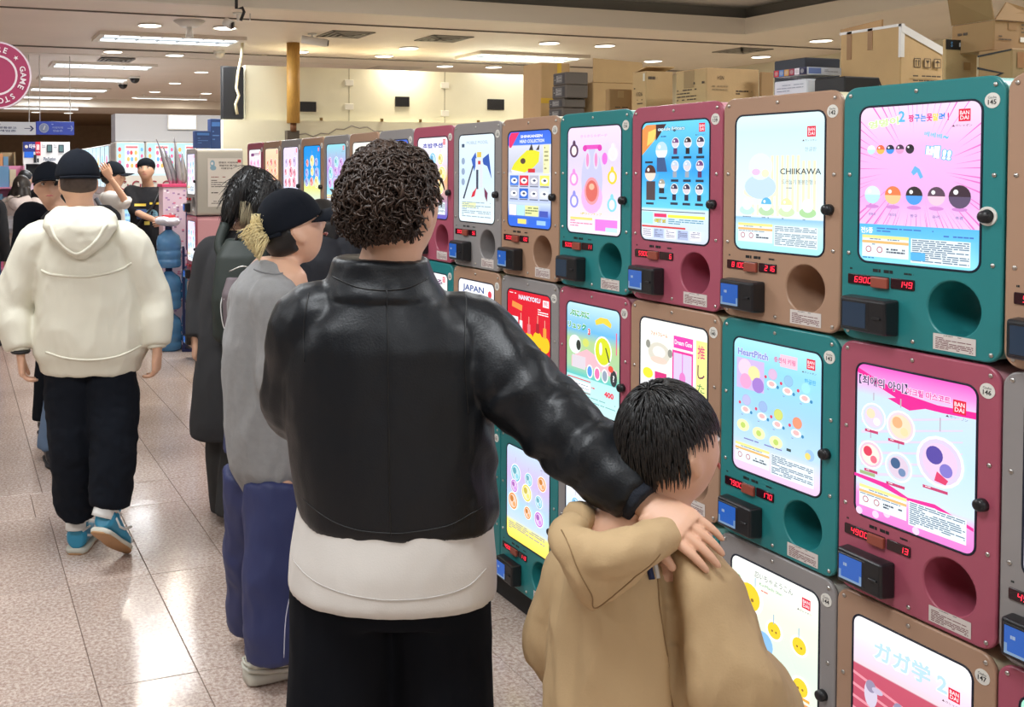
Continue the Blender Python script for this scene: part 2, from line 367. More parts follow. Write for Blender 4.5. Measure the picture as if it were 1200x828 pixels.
for px_ in (376, 447, 492, 560):
    p = onY(px_, 141, 8.94); box('hook_bracket', p.x-.012, p.x+.012, 8.92, 8.94, 2.13, 2.16, mat('brass', (.3, .2, .08), .4, .8), pp)
pts = [onY(340+i*9, 152+5*math.sin(i*.55)+(3 if i % 2 else 0), 8.93) for i in range(15)]
tag(tube('cable', pts, .006, mat('grey_cable', S(150, 145, 135), .6), n=5), 'slack grey cable drooping along the ledge of the pale partition wall', 'cable')
# pole in front of the partition
po = empty('wooden_pole', (3.03, 8.86, 0), 0, 'tan wooden pole standing before the pale partition wall up to the ceiling', 'pole')
cyl('pole_shaft', (0, 0, 2.1), (0, 0, CEIL), .062, M['pole'], po, n=20); cyl('pole_foot', (0, 0, 2.02), (0, 0, 2.1), .03, mat('rusty_foot', S(110, 70, 40), .6), po)
box('pole_bracket', -.06, .06, .0, .075, 1.9, 2.03, mat('bracket_iron', (.1, .08, .06), .5), po)
# hanging black screen at the partition's left end
t = empty('hanging_screen', (2.48, 9.0, 0), 0, 'black flat screen hanging at the left end of the pale partition wall', 'screen')
box('screen_body', -.1, .1, -.03, .03, 2.14, 2.62, M['black'], t, .006); box('screen_frame', -.105, .105, .03, .05, 2.13, 2.63, M['dark'], t)
tag(tube('cable', [onY(284, 50, 8.95), onY(283, 66, 8.95), onY(279, 85, 8.94), onY(277, 103, 8.93), onY(280, 112, 8.93), onY(276, 122, 8.93), onY(278, 134, 8.93)], .014, mat('cream_cord', S(225, 215, 180), .7), n=6), 'knotted cream cord hanging beside the black screen on the partition', 'cord')
tag(tube('cable', [Vector((onY(277, 10, 6.9).x, 6.9, 3.1)), onY(277, 10, 6.9), onY(284, 9, 6.9), onY(286, 14, 6.9), onY(282, 24, 6.9)], .012, M['black'], n=6), 'black cable looping down from the ceiling lip to the round camera', 'cable')

# ------------------------------------------------------------------ ceiling fixtures
def troffer(x, y, z, sx, sy, label):
    t = empty('ceiling_troffer', (x, y, z), 0, label, 'ceiling light')
    bm = bmesh.new(); hx, hy, f = sx/2, sy/2, .05
    addbox(bm, -hx, hx, -hy, -hy+f, -.03, 0); addbox(bm, -hx, hx, hy-f, hy, -.03, 0); addbox(bm, -hx, -hx+f, -hy+f, hy-f, -.03, 0); addbox(bm, hx-f, hx, -hy+f, hy-f, -.03, 0)
    link('frame', bm_mesh(bm, 'f'), M['trim'], t)
    bm = bmesh.new()
    for i in range(1, 7): xx = -hx+sx*i/7; addbox(bm, xx-.006, xx+.006, -hy+f, hy-f, -.03, -.01)
    addbox(bm, -hx+f, hx-f, -.006, .006, -.03, -.01)
    link('louvre', bm_mesh(bm, 'l'), mat_louvre, t)
    for k in (-.13, .13): cyl('tube_lamp', (-hx+f+.01, k, -.02), (hx-f-.01, k, -.02), .016, M['tube'], t, n=8)
    box('reflector', -hx+f, hx-f, -hy+f, hy-f, -.008, 0, mat_refl, t)
mat_louvre = mat('louvre_metal', S(190, 195, 200), .3, .5); mat_refl = mat('reflector_white', S(225, 232, 240), .3, emit=(.8, .9, 1), estr=.55)
for (x, y, z, sx, sy, p, t_) in TROFFERS: troffer(x, y, z-.001, sx, sy, t_)
DLAB = ['big round downlight left of the double-cone sensor', 'big round downlight beside the white round camera', 'left downlight just behind the nearest bright troffer', 'right downlight just behind the nearest bright troffer',
 'downlight left of the hanging black screen, nearest of its line', 'second downlight of the line left of the black screen', 'third downlight of the line left of the black screen', 'downlight closest to the bottom left corner of the black screen', 'farthest left downlight inside the far recess line', 'farthest right downlight by the thin track rail',
 'downlight right behind the wooden pole top', 'left downlight above the pale hanging sign', 'downlight above the blue hanging sign', 'downlight nearest the wall above the pale partition, upper one', 'downlight nearest the wall above the pale partition, lower one', 'left small downlight behind the partition top edge', 'right small downlight behind the partition top edge', 'downlight above the tall kraft carton',
 'downlight above the open flap carton', 'downlight above the 1026 carton', 'downlight left of the QANBA carton', 'downlight above the game boxes pile']
dl_ring = mat('downlight_ring', S(235, 230, 220), .4)
for i, (x, y, z) in enumerate(DOWN):
    t = empty('downlight', (x, y, z), 0, DLAB[i], 'ceiling light', 'round downlights in the low ceiling')
    bm = bmesh.new(); bmesh.ops.create_cone(bm, cap_ends=False, segments=20, radius1=.105, radius2=.085, depth=.012, matrix=Matrix.Translation((0, 0, -.006))); link('rim', bm_mesh(bm, 'r'), dl_ring, t)
    cyl('bulb_disc', (0, 0, -.01), (0, 0, -.002), .088, M['lamp'], t, n=20)
def vent(x, y, z, label, s=.3):
    t = empty('ceiling_vent', (x, y, z), 0, label, 'vent'); bm = bmesh.new()
    for k in range(4):
        a = s*(1-.24*k); h = .008+.003*k
        for (x0, x1, y0, y1) in ((-a, a, -a, -a+.025), (-a, a, a-.025, a), (-a, -a+.025, -a, a), (a-.025, a, -a, a)): addbox(bm, x0, x1, y0, y1, -h, 0)
    link('louvre_rings', bm_mesh(bm, 'v'), mat_vent, t); box('dark_backing', -s, s, -s, s, -.003, 0, M['dark'], t)
mat_vent = mat('vent_metal', S(150, 145, 138), .5)
for (a, b_, z, s, l) in ((136, 70, 2.99, .2, 'small dark vent in the far ceiling recess above the first troffer'), (405, 40, CEIL, .2, 'dusty vent in the low ceiling right of the wooden pole'),
                     (520, 45, CEIL, .2, 'square vent in the low ceiling left of two downlights'), (745, 10, 3.1, .22, 'square louvred vent in the near grey ceiling recess'),
                     (870, 59, CEIL, .2, 'dark vent in the low ceiling above the game boxes')):
    p = onZ(a, b_, z); vent(p.x, p.y, z, l, s)
def bulletcam(p, label, dirx=.12):
    t = empty('security_camera', (p.x, p.y, p.z), 0, label, 'camera')
    cyl('mount', (0, 0, CEIL-p.z), (0, 0, .02), .012, M['white'], t, n=8); cyl('base', (0, 0, CEIL-p.z-.012), (0, 0, CEIL-p.z), .04, M['white'], t)
    cyl('camera_barrel', (-.1, 0, .012), (dirx, -.05, -.02), .034, M['white'], t); cyl('lens', (dirx-.005, -.05, -.02), (dirx+.012, -.057, -.022), .026, M['black'], t)
bulletcam(onY(366, 48, 8.2), 'white bullet camera under the low ceiling right of the wooden pole')
bulletcam(onY(279, 28, 7.3), 'white camera hanging beside the black cable near the ceiling lip', -.06)
def dome(p, label, m, r=.06):
    t = empty('dome_camera', p, 0, label, 'camera'); bm = bmesh.new(); bmesh.ops.create_uvsphere(bm, u_segments=16, v_segments=10, radius=r)
    bmesh.ops.delete(bm, geom=[v for v in bm.verts if v.co.z > .001], context='VERTS'); link('dome', bm_mesh(bm, 'd', True), m, t); cyl('base', (0, 0, 0), (0, 0, .03), r*1.15, M['white'], t)
for (a, b_, z, l) in ((158, 92, 2.97, 'black dome camera, right one of the pair in the far recess'), (144, 99, 2.97, 'black dome camera, left one of the pair in the far recess')): dome(onZ(a, b_, z), l, M['black'], .07)
dome(onZ(257, 63, 2.82), 'pale smoke detector near the low ceiling left of the black screen', M['trim'], .05)
t = empty('ceiling_sensor', onZ(222, 29, 2.82), 0, 'white double-cone ceiling sensor between two bright downlights', 'sensor')
cyl('cone_plate', (0, 0, .03), (0, 0, -.02), .13, M['white'], t, r1=.06); cyl('cone_neck', (0, 0, -.02), (0, 0, -.1), .02, M['white'], t, r1=.035)
for (a, b_, c_, d_, z, l) in ((0, 127, 95, 127, 2.72, 'thin white track light rail under the far ceiling'), (160, 115, 238, 118, 2.93, 'thin white track rail inside the far ceiling recess')):
    p = onZ(a, b_, z); q = onZ(c_, d_, z); t = empty('track_light', ((p.x+q.x)/2, p.y, z), 0, l, 'track light'); L = abs(q.x-p.x)/2
    box('rail', -L, L, -.02, .02, 0, .03, M['white'], t); box('glow_strip', -L, L, -.014, .014, -.006, 0, M['tube'], t); 
    for k in (-L*.8, L*.8): box('hanger', k-.01, k+.01, -.01, .01, .03, (3.0 if z > 2.8 else CEIL)-z, M['white'], t)
# wires with hooks hanging in the near recess
for i, (a, b_) in enumerate(((612, 26), (660, 28), (706, 35), (293, 25))):
    p = onY(a, b_, 7.3); tag(tube('hanging_wire', [p, Vector((p.x, p.y, 3.1 if p.y < 7.02 else 2.86))], .004, M['white'], n=4), ['thin wire hanging left of the two right downlights', 'thin wire with a tip hanging above the pikachu yellow poster' if 0 else 'second thin wire hanging above the tall kraft box', 'thin wire hanging nearest the ceiling vent', 'thin wire hanging left near the round camera'][i], 'wire')
# ------------------------------------------------------------------ capsule machines
MW, MH, PW, PH = .3755, .5745, .38, .58      # body and pitch
XF = 1.95                                     # front plane of the long bank
W_ = (1, 1, 1); K_ = (.01, .01, .012)
PX0, PX1, PZ0, PZ1 = -.1427, .1414, .180, .5275
front_loops = [rrect(-MW/2, 0, MW/2, MH, .034, 6), rrect(PX0, PZ0, PX1, PZ1, .022, 5), circ(.087, .098, .058, 32)]
ME = {}
ME['panel'] = plate('front_panel', front_loops, .012, .0035, 0)
ME['body'] = plate('housing', [rrect(-MW/2+.003, .003, MW/2-.003, MH-.003, .036, 6), circ(.087, .098, .058, 32)], .40, 0, .0125)
ME['bezel'] = plate('bezel', [rrect(PX0-.003, PZ0-.003, PX1+.003, PZ1+.003, .025, 5), rrect(PX0+.0015, PZ0+.0015, PX1-.0015, PZ1-.0015, .0205, 5)], .006, .001, -.0015)
def cup():
    V = []; F = []; n = 32
    for (r, y) in ((.058, .004), (.0575, .06), (.054, .12), (.0, .125)):
        for k in range(n): a = 2*PI*k/n; V.append((.087+r*math.cos(a), y, .098+r*math.sin(a)))
    for j in range(3):
        for k in range(n): F.append((j*n+k, (j+1)*n+k, (j+1)*n+(k+1) % n, j*n+(k+1) % n))
    return mesh('chute', V, F, True)
ME['chute'] = cup()
bm = bmesh.new(); bmesh.ops.create_uvsphere(bm, u_segments=10, v_segments=6, radius=.0048, matrix=Matrix.Diagonal((1, .5, 1, 1))); ME['screw'] = bm_mesh(bm, 'screw', True)
def knob():
    bm = bmesh.new(); addcyl(bm, (0, .002, 0), (0, -.014, 0), .0135, .0125, 20); bmesh.ops.create_uvsphere(bm, u_segments=16, v_segments=8, radius=.0125, matrix=Matrix.Translation((0, -.014, 0)) @ Matrix.Diagonal((1, .45, 1, 1)))
    return bm_mesh(bm, 'lock_knob', True)
ME['knob'] = knob()
def reader():
    bm = bmesh.new()
    # slightly wedge-shaped terminal, proud of the panel, thicker on the right
    r = bmesh.ops.create_cube(bm, size=1); 
    for v in bm.verts:
        x = v.co.x > 0; y = v.co.y > 0; z = v.co.z > 0
        v.co = ((.062 if x else -.064)*(1 if y else .96), 0 if y else (-.042 if x else -.036), (.0405 if z else -.0405)*(1 if y else .93))
    bmesh.ops.bevel(bm, geom=list(bm.edges), offset=.006, segments=3, profile=.5, affect='EDGES')
    addbox(bm, -.054, .018, -.0405, -.036, -.031, .031, .0015, 1); addbox(bm, .030, .050, -.046, -.038, -.004, .001, .001, 1)
    return bm_mesh(bm, 'card_reader', False)
ME['reader'] = reader()
ME['display'] = plate('price_display', [rrect(-.0525, -.0115, .0525, .0115, .002, 2)], .006, .001, -.003)
ME['display2'] = plate('count_display', [rrect(-.0285, -.0115, .0285, .0115, .002, 2)], .006, .001, -.003)
bm = bmesh.new(); addbox(bm, -.021, .021, -.0085, 0, -.012, .012, .002, 2); ME['button'] = bm_mesh(bm, 'button')
bm = bmesh.new(); bmesh.ops.create_cone(bm, cap_ends=True, segments=28, radius1=.0155, radius2=.0155, depth=.0012, matrix=Matrix.Rotation(PI/2, 4, 'X')); ME['sticker'] = bm_mesh(bm, 'number_sticker')
M['sticker'] = mat('sticker_paper', S(228, 226, 218), .5); M['red_dark'] = mat('led_window', (.025, .004, .008), .15)
M['screenoff'] = mat('screen_off', S(45, 62, 82), .15)
for k, m in (('bezel', M['bezel']), ('screw', M['chrome']), ('knob', M['black']), ('reader', M['black']), ('display', M['red_dark']), ('display2', M['red_dark']), ('button', M['btn']), ('sticker', M['sticker'])): ME[k].materials.append(m)
ME_C = {}
for c, (mp, mb) in MC.items():
    for k, mm in (('panel', mp), ('body', mb), ('chute', mp)): x = ME[k].copy(); x.materials.clear(); x.materials.append(mm); ME_C[c, k] = x
def child(name, me, p, loc=(0, 0, 0), rot=None):
    o = bpy.data.objects.new(name, me); COL.objects.link(o); o.parent = p; o.location = loc
    if rot: o.rotation_euler = rot
    return o
# printed items shared by machines
a = Art(); a.set(-.0465, -.017, .0465, .017); a.rect(0, 0, 1, 1, S(214, 206, 200)); a.lines(.25, .06, .75, .14, 1, S(60, 60, 60), 1); a.lines(.06, .22, .94, .95, 7, S(120, 70, 75), 2, .5)
o = a.build('chute_label', INK); ME['label'] = o.data; bpy.data.objects.remove(o)
a = Art(); a.set(-.168, .155, .0, .165); a.lines(.02, .2, .16, .9, 1, S(25, 35, 35), 3, .6); a.lines(.3, 0, .68, .9, 1, S(20, 25, 28), 4, .8); a.lines(.84, .2, .98, .9, 1, S(25, 35, 35), 5, .6)
o = a.build('engraved_print', INK); ME['caption'] = o.data; bpy.data.objects.remove(o)
a = Art(); a.set(-.0495, -.0275, .0105, .0275); a.rect(0, 0, 1, 1, S(40, 120, 235)); a.rect(0, .62, .1, 1, S(150, 190, 240)); a.rect(.9, .62, 1, 1, S(150, 190, 240)); a.rect(0, .9, 1, 1, S(165, 200, 240)); a.lines(.2, .3, .8, .55, 1, S(190, 215, 250), 3, .5)
SCREEN = attr_mat('screen_glow', .55, .15); o = a.build('screen', SCREEN); ME['screen'] = o.data; bpy.data.objects.remove(o)
LITNUM = {}
def led(txt, w, align=None):
    if (txt, w) in LITNUM: return LITNUM[txt, w]
    a = Art(.0001); dw, g = .0088, .0028; tot = len(txt)*(dw+g)-g
    u = (-.0475+.013) if w == 4 else (.024-tot)
    digits(a, txt, u, -.0068, .0136, dw, g, (1, .05, .08)); o = a.build('digits', M['led']); m_ = o.data; bpy.data.objects.remove(o); LITNUM[txt, w] = m_; return m_
def machine(loc, rz, colour, label, num=None, price='5900', count='12', poster=None, detail=2, group=None, screen=True, ring=False):
    t = empty('capsule_machine', loc, rz, label, 'vending machine', group)
    child('front_panel', ME_C[colour, 'panel'], t); child('housing', ME_C[colour, 'body'], t)
    child('bezel', ME['bezel'], t); child('chute', ME_C[colour, 'chute'], t)
    if poster: poster(t)
    d = child('price_display', ME['display'], t, (-.1155, 0, .1375)); child('digits', led(price, 4), d, (0, -.0036, 0)); child('button', ME['button'], d, (.033, -.001, -.002))
    d = child('count_display', ME['display2'], t, (-.029, 0, .1375)); child('digits', led(count, 3), d, (0, -.0036, 0))
    r = child('card_reader', ME['reader'], t, (-.098, 0, .062))
    if screen: child('screen', ME['screen'], r, (0, -.0412, 0))
    else: child('screen', ME['screenoff'], r, (0, -.0412, 0))
    child('lock_knob', ME['knob'], t, (.1565, 0, .293))
    if ring: child('lock_ring', ME['ring'], t, (.1565, 0, .294))
    child('chute_label', ME['label'], t, (.0905, -.001, .0265))
    if detail:
        s = child('number_sticker', ME['sticker'], t, (.162, -.0006, .5245))
        if num:
            a = Art(); a.set(-.0155, -.0155, .0155, .0155); a.text(.5, .3, .16, 'Gasha', S(60, 60, 60)); a.text(.5, .6, .32, str(num), S(40, 40, 40), bold=.02)
            a.build('sticker_number', INK, s, -.0008)
        child('engraved_print', ME['caption'], t, (0, -.0003, 0))['kind'] = 'stuff'
    if detail > 1:
        for (x, z) in ((-.1683, .556), (-.004, .556), (.1683, .556), (-.1683, .376), (.1683, .376), (-.1683, .196), (.1683, .196), (-.004, .0167), (.1683, .0167), (-.1683, .0167)): child('screw', ME['screw'], t, (x, -.001, z))
    return t
ME['screenoff'] = plate('screen', [rrect(-.0495, -.0275, .0105, .0275, .002, 2)], .0008, 0, 0); ME['screenoff'].materials.append(M['screenoff'])
ME['ring'] = plate('lock_ring', [circ(0, 0, .0195, 24), circ(0, 0, .0135, 24)], .004, .001, -.003); ME['ring'].materials.append(M['sticker'])

# ------------------------------------------------------------------ poster art (flat backlit prints)
def base(cols): a = Art(); a.set(PX0+.0005, PZ0+.0005, PX1-.0005, PZ1-.0005); a.round_grad(.021, cols); return a
def logo(a, u, v, s=.075):
    """square red maker's badge with the two-line word and caption under it"""
    k = s*.82; a.rect(u, v, u+s, v+k, S(225, 20, 60))
    a.text(u+s*.5, v+k*.31, k*.32, 'BAN', S(255, 240, 245), s*.78, bold=.015); a.text(u+s*.5, v+k*.70, k*.32, 'DAI', S(255, 240, 245), s*.72, bold=.015)
    a.text(u+s*.3, v+k*1.32, k*.2, '▲ガシャポン', S(90, 60, 70), s*1.7)
def toy(a, u, v, r, top, bot, cap=(1, 1, 1)):
    """round capsule toy, two-tone"""
    x0, y0, x1, y1 = a.frame; q = (x1-x0)/(y1-y0); n = 10
    a.poly([(u+r*math.cos(PI*k/n), v-r*q*math.sin(PI*k/n)) for k in range(n+1)], top)
    a.poly([(u+r*math.cos(-PI*k/n), v-r*q*math.sin(-PI*k/n)) for k in range(n+1)], bot)
    a.ell(u-r*.35, v-r*q*.4, r*.22, None, cap)
def charm(a, u, v, r, ringc, inner, accent):
    a.ell(u, v, r*1.12, None, (1, 1, 1)); a.ell(u, v, r, None, ringc); a.ell(u, v, r*.82, None, inner); a.ell(u-r*.25, v-r*.2, r*.4, None, accent); a.ell(u+r*.3, v+r*.25, r*.3, None, tuple(min(1, c*1.4+.1) for c in accent))
    a.poly([(u-.005, v-r*1.1), (u+.005, v-r*1.1), (u+.005, v-r*1.6), (u-.005, v-r*1.6)], S(190, 180, 190))
def foot(a, v=.8, warn=S(240, 235, 150), bg=S(235, 246, 250), seed=1, ink=S(90, 120, 150), split=.46):
    a.rect(.05, v, split, v+.14, bg); a.rect(.05, v, split, v+.02, warn); a.rect(.05, v+.035, split, v+.052, S(235, 190, 120)); a.lines(.12, v+.022, split-.08, v+.034, 1, ink, seed)
    for k in (0, 1):
        a.ell(.11+.1*k, v+.092, .026, None, S(190, 90, 110)); a.ell(.11+.1*k, v+.092, .019, None, bg)
    a.lines(.06, v+.056, split-.05, v+.068, 1, ink, seed+4); a.lines(.27, v+.08, split-.03, v+.115, 2, S(70, 80, 100), seed+1, .6)
    a.rect(split+.02, v+.005, .95, v+.155, bg); a.lines(split+.03, v+.012, .94, v+.15, 11, ink, seed+2, .5)
def burst(a, cu, cv, n, col, v0, v1, seed=0):
    r = random.Random(seed)
    for i in range(n):
        t = 2*PI*(i+r.uniform(-.3, .3))/n; d = r.uniform(.006, .02); R = r.uniform(.22, .4)
        p = (cu+R*math.cos(t), cv+R*.8*math.sin(t)); e = 1.6
        q = (cu+e*math.cos(t-d), cv+e*math.sin(t-d)); s = (cu+e*math.cos(t+d), cv+e*math.sin(t+d))
        def clip(q):
            k = 1
            for (lo, hi, b0, bq) in ((.0, 1., p[0], q[0]), (v0, v1, p[1], q[1])):
                if bq < lo: k = min(k, (lo-b0)/(bq-b0))
                if bq > hi: k = min(k, (hi-b0)/(bq-b0))
            return (p[0]+(q[0]-p[0])*k, p[1]+(q[1]-p[1])*k)
        if not (0.02 < p[0] < .98 and v0+.01 < p[1] < v1-.01): continue
        q, s = clip(q), clip(s)
        if (q[0] < .04 or q[0] > .96) and q[1] < .05: continue
        a.poly([p, q, s], col); a.k -= 1
    a.k += 1
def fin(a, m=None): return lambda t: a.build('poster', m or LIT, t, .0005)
def P145():
    a = base([(0, S(252, 222, 250)), (.25, S(246, 190, 240)), (.6, S(238, 178, 236)), (.755, S(244, 200, 244)), (.756, S(90, 190, 245)), (.86, S(110, 205, 250)), (1, S(150, 235, 255))])
    burst(a, .5, .4, 60, S(232, 120, 205), .0, .755, 3)
    for i in range(11): u = .1+.08*i; a.poly([(.5+(u-.5)*.8, .66), (.5+(u-.5)*1.08, .755), (.505+(u-.5)*1.08, .755)], S(210, 110, 190))
    a.text(.21, .105, .05, '엉덩이', S(215, 240, 170), .27, .12, .04, S(250, 250, 255)); a.text(.37, .07, .07, '2', S(90, 190, 235), None, 0, .03)
    for i, (ch, c) in enumerate(zip('짱구는못말려!', (S(225, 30, 130), S(60, 150, 230), S(60, 150, 230), S(225, 30, 130), S(240, 225, 60), S(40, 140, 230), S(225, 50, 140)))): a.text(.45+.05*i, .085, .046, ch, c, .046 if ch != '!' else .012, 0, .03)
    logo(a, .83, .045, .09)
    for i, (ch) in enumerate('베베베~'): a.text(.585+.05*i, .185+.008*i, .03, ch, S(110, 205, 240), .042, -.12, .02)
    a.text(.635, .295, .075, '베', S(255, 255, 255), .11, -.1, .05, S(80, 190, 235)); a.text(.745, .315, .06, '!!', S(255, 255, 255), .07, -.15, .05, S(80, 190, 235))
    for i, (c1, c2) in enumerate(((S(235, 250, 255), S(200, 240, 250)), (S(240, 110, 70), S(250, 190, 90)), (S(40, 40, 60), S(70, 150, 235)), (S(80, 50, 80), S(230, 160, 210)), (S(35, 25, 35), S(50, 40, 55)))): toy(a, .09+.085*i+.02, .275, .036, c1, c2)
    for i, (c1, c2) in enumerate(((S(225, 248, 255), S(190, 235, 250)), (S(250, 130, 80), S(255, 205, 150)), (S(50, 40, 45), S(80, 160, 240)), (S(95, 70, 90), S(250, 205, 225)), (S(60, 40, 55), S(95, 80, 110)))):
        u = .13+.182*i; v = .565; a.ell(u, v+.075, .06, .012, S(215, 140, 215)); toy(a, u, v, .07 if i < 4 else .085, c1, c2); a.text(u, .69, .018, ('흰둥이', '미미', '짱구', '유리', '흑곰')[i], S(120, 110, 180), .06, 0, .01)
    a.poly([(.47, .42), (.5, .38), (.54, .40), (.57, .45), (.545, .46), (.52, .42), (.49, .44)], S(110, 185, 240))
    a.text(.09, .795, .04, '전5종', S(255, 255, 255), .11, 0, .03); a.lines(.18, .775, .66, .81, 2, S(70, 120, 200), 5); a.lines(.74, .8, .97, .82, 1, S(70, 120, 200), 6)
    foot(a, .83-.005, seed=11); a.rect(.48, .915, .6, .965, S(90, 185, 245)); a.lines(.06, .968, .44, .985, 1, S(60, 140, 200), 7)
    return a
def P142():
    a = base([(0, S(226, 255, 255)), (.12, S(210, 246, 252)), (.5, S(230, 250, 250)), (.75, S(236, 250, 250)), (.76, S(150, 205, 240)), (.82, S(205, 240, 250)), (1, S(170, 248, 252))])
    for i in range(9): a.rect(.42+.058*i, .30+(.04 if i > 5 else 0), .448+.058*i, .70, S(250, 240, 205))
    for i in range(7): a.rect(.2+.058*i, .66, .23+.058*i, .74, S(250, 242, 214))
    a.ell(.3, .57, .2, .05, S(250, 248, 215)); a.ell(.3, .53, .185, .09, S(200, 226, 250)); a.ell(.3, .38, .14, .1, S(232, 248, 255)); a.ell(.25, .42, .05, .025, S(235, 200, 235)); a.ell(.36, .43, .045, .03, S(250, 246, 205))
    a.text(.75, .415, .042, 'CHIIKAWA', S(60, 70, 75), .44, 0, .01); a.text(.73, .49, .035, '드러눕기 봉봉인형 1', S(120, 140, 145), .36, 0, .0); a.lines(.6, .53, .84, .545, 1, S(150, 160, 170), 3)
    logo(a, .82, .1, .09); a.text(.86, .26, .03, '한글판', S(150, 175, 190), .12)
    for i, (c1, c2) in enumerate(((S(235, 250, 255), S(200, 240, 230)), (S(100, 190, 235), S(190, 225, 180)), (S(248, 240, 180), S(215, 235, 190)), (S(246, 252, 250), S(180, 225, 165)))):
        u = .15+.23*i; a.ell(u, .705, .09, .035, c2); toy(a, u, .655, .06, c1, S(240, 250, 252)); a.lines(u-.05, .75, u+.05, .765, 1, S(120, 140, 170), i)
    foot(a, .80, seed=21, ink=S(120, 150, 170)); return a
def P146():
    a = base([(0, S(246, 90, 200)), (.09, S(250, 150, 225)), (.2, S(205, 228, 250)), (.5, S(196, 230, 250)), (.78, S(214, 234, 250)), (.86, S(244, 150, 222)), (1, S(240, 130, 215))])
    a.poly([(.0, .06), (.2, .13), (.4, .19), (.55, .2), (.75, .2), (1, .19), (1, .15), (.7, .16), (.45, .14), (.2, .09), (0, .03)], S(240, 25, 150)); a.poly([(.28, .19), (.45, .155), (.6, .2), (.47, .235), (.4, .22)], S(240, 30, 150))
    a.text(.235, .105, .062, '【최애의 아이】', S(60, 40, 95), .43, -.0, .02, S(250, 220, 250)); a.text(.62, .115, .045, '아크릴 마스코트', S(230, 70, 170), .36, 0, .03, S(255, 240, 252))
    logo(a, .82, .1, .1)
    for i in range(6): a.poly([(.05, .62-.07*i+.1), (.9, .45-.07*i+.1), (.9, .46-.07*i+.1), (.05, .64-.07*i+.1)], S(225, 215, 245)); a.k -= 1
    a.k += 1
    charm(a, .16, .335, .1, S(214, 225, 245), S(230, 215, 245), S(250, 225, 190)); charm(a, .4, .35, .11, S(240, 215, 225), S(250, 225, 195), S(240, 180, 130))
    charm(a, .14, .585, .1, S(240, 200, 220), S(250, 235, 225), S(225, 60, 90)); charm(a, .39, .61, .105, S(215, 225, 240), S(225, 205, 225), S(60, 95, 140)); charm(a, .73, .5, .17, S(225, 210, 245), S(238, 205, 235), S(85, 70, 165))
    a.poly([(.71, .56), (.8, .6), (.78, .63), (.69, .62)], S(225, 60, 110))
    for (u, v, ww) in ((.15, .42, .12), (.37, .44, .14), (.15, .68, .12), (.37, .72, .16), (.7, .665, .2)): a.rect(u-ww/2, v, u+ww/2, v+.018, S(200, 60, 110)); a.lines(u-ww/2+.02, v+.004, u+ww/2-.01, v+.014, 1, (1, 1, 1), 3)
    a.rect(.05, .70, .19, .722, S(165, 185, 130))
    a.poly([(0, .73), (.3, .735), (.48, .78), (.7, .765), (1, .83), (1, .85), (.7, .79), (.48, .8), (.25, .765), (0, .75)], S(238, 40, 155))
    for (u, v) in ((.2, .96), (.05, .97), (.3, .93), (.55, .985)): a.ell(u, min(v, .97), .03, None, S(255, 215, 245))
    foot(a, .79, seed=31, split=.47); return a
def P143():
    a = base([(0, S(176, 240, 252)), (.2, S(150, 222, 250)), (.5, S(165, 215, 250)), (.75, S(190, 225, 250)), (.86, S(225, 220, 250)), (1, S(245, 205, 245))])
    a.text(.23, .105, .05, 'HeartPitch', S(120, 140, 215), .36, 0, .02, S(235, 225, 250)); a.rect(.55, .06, .74, .15, S(250, 205, 225)); a.text(.6, .105, .04, '충전식 키링', S(225, 120, 165), .24, 0, .03)
    logo(a, .84, .05, .09); a.text(.88, .21, .035, '한글판', S(90, 180, 225), .12, 0, .03)
    a.rect(.04, .15, .37, .38, S(214, 190, 240)); a.ell(.14, .22, .08, None, S(250, 215, 235)); a.ell(.25, .25, .07, None, S(250, 235, 170)); a.ell(.3, .33, .07, None, S(170, 130, 215)); a.ell(.15, .32, .07, None, S(245, 170, 215))
    def shell(u, v, c):
        a.ell(u+.01, v, .052, .042, tuple(x*.9 for x in c)); a.ell(u+.01, v, .045, .036, c); a.ell(u, v+.075, .055, .028, (1, 1, 1)); a.ell(u, v+.072, .035, .018, S(240, 190, 190)); a.ell(u-.07, v+.03, .015, None, S(225, 70, 100)); a.ell(u+.07, v+.085, .015, None, S(60, 140, 190)); a.lines(u-.05, v+.115, u+.05, v+.125, 1, S(140, 120, 170), 2)
    shell(.46, .22, S(225, 190, 225)); shell(.64, .24, S(150, 200, 235)); shell(.83, .26, S(165, 235, 240)); shell(.16, .46, S(195, 195, 240)); shell(.36, .475, S(160, 190, 235)); shell(.54, .5, S(215, 225, 120)); shell(.75, .52, S(250, 155, 120))
    for u, v in ((.14, .655), (.33, .68), (.53, .705)): a.ell(u, v, .075, .045, S(245, 248, 190)); a.ell(u, v, .03, .022, S(195, 220, 110))
    a.rect(.65, .72, .7, .74, S(60, 80, 80)); a.ell(.9, .72, .05, None, S(160, 200, 240)); a.ell(.88, .73, .03, None, S(245, 220, 120))
    a.lines(.04, .745, .6, .765, 1, S(130, 130, 190), 4); foot(a, .79, seed=41); return a
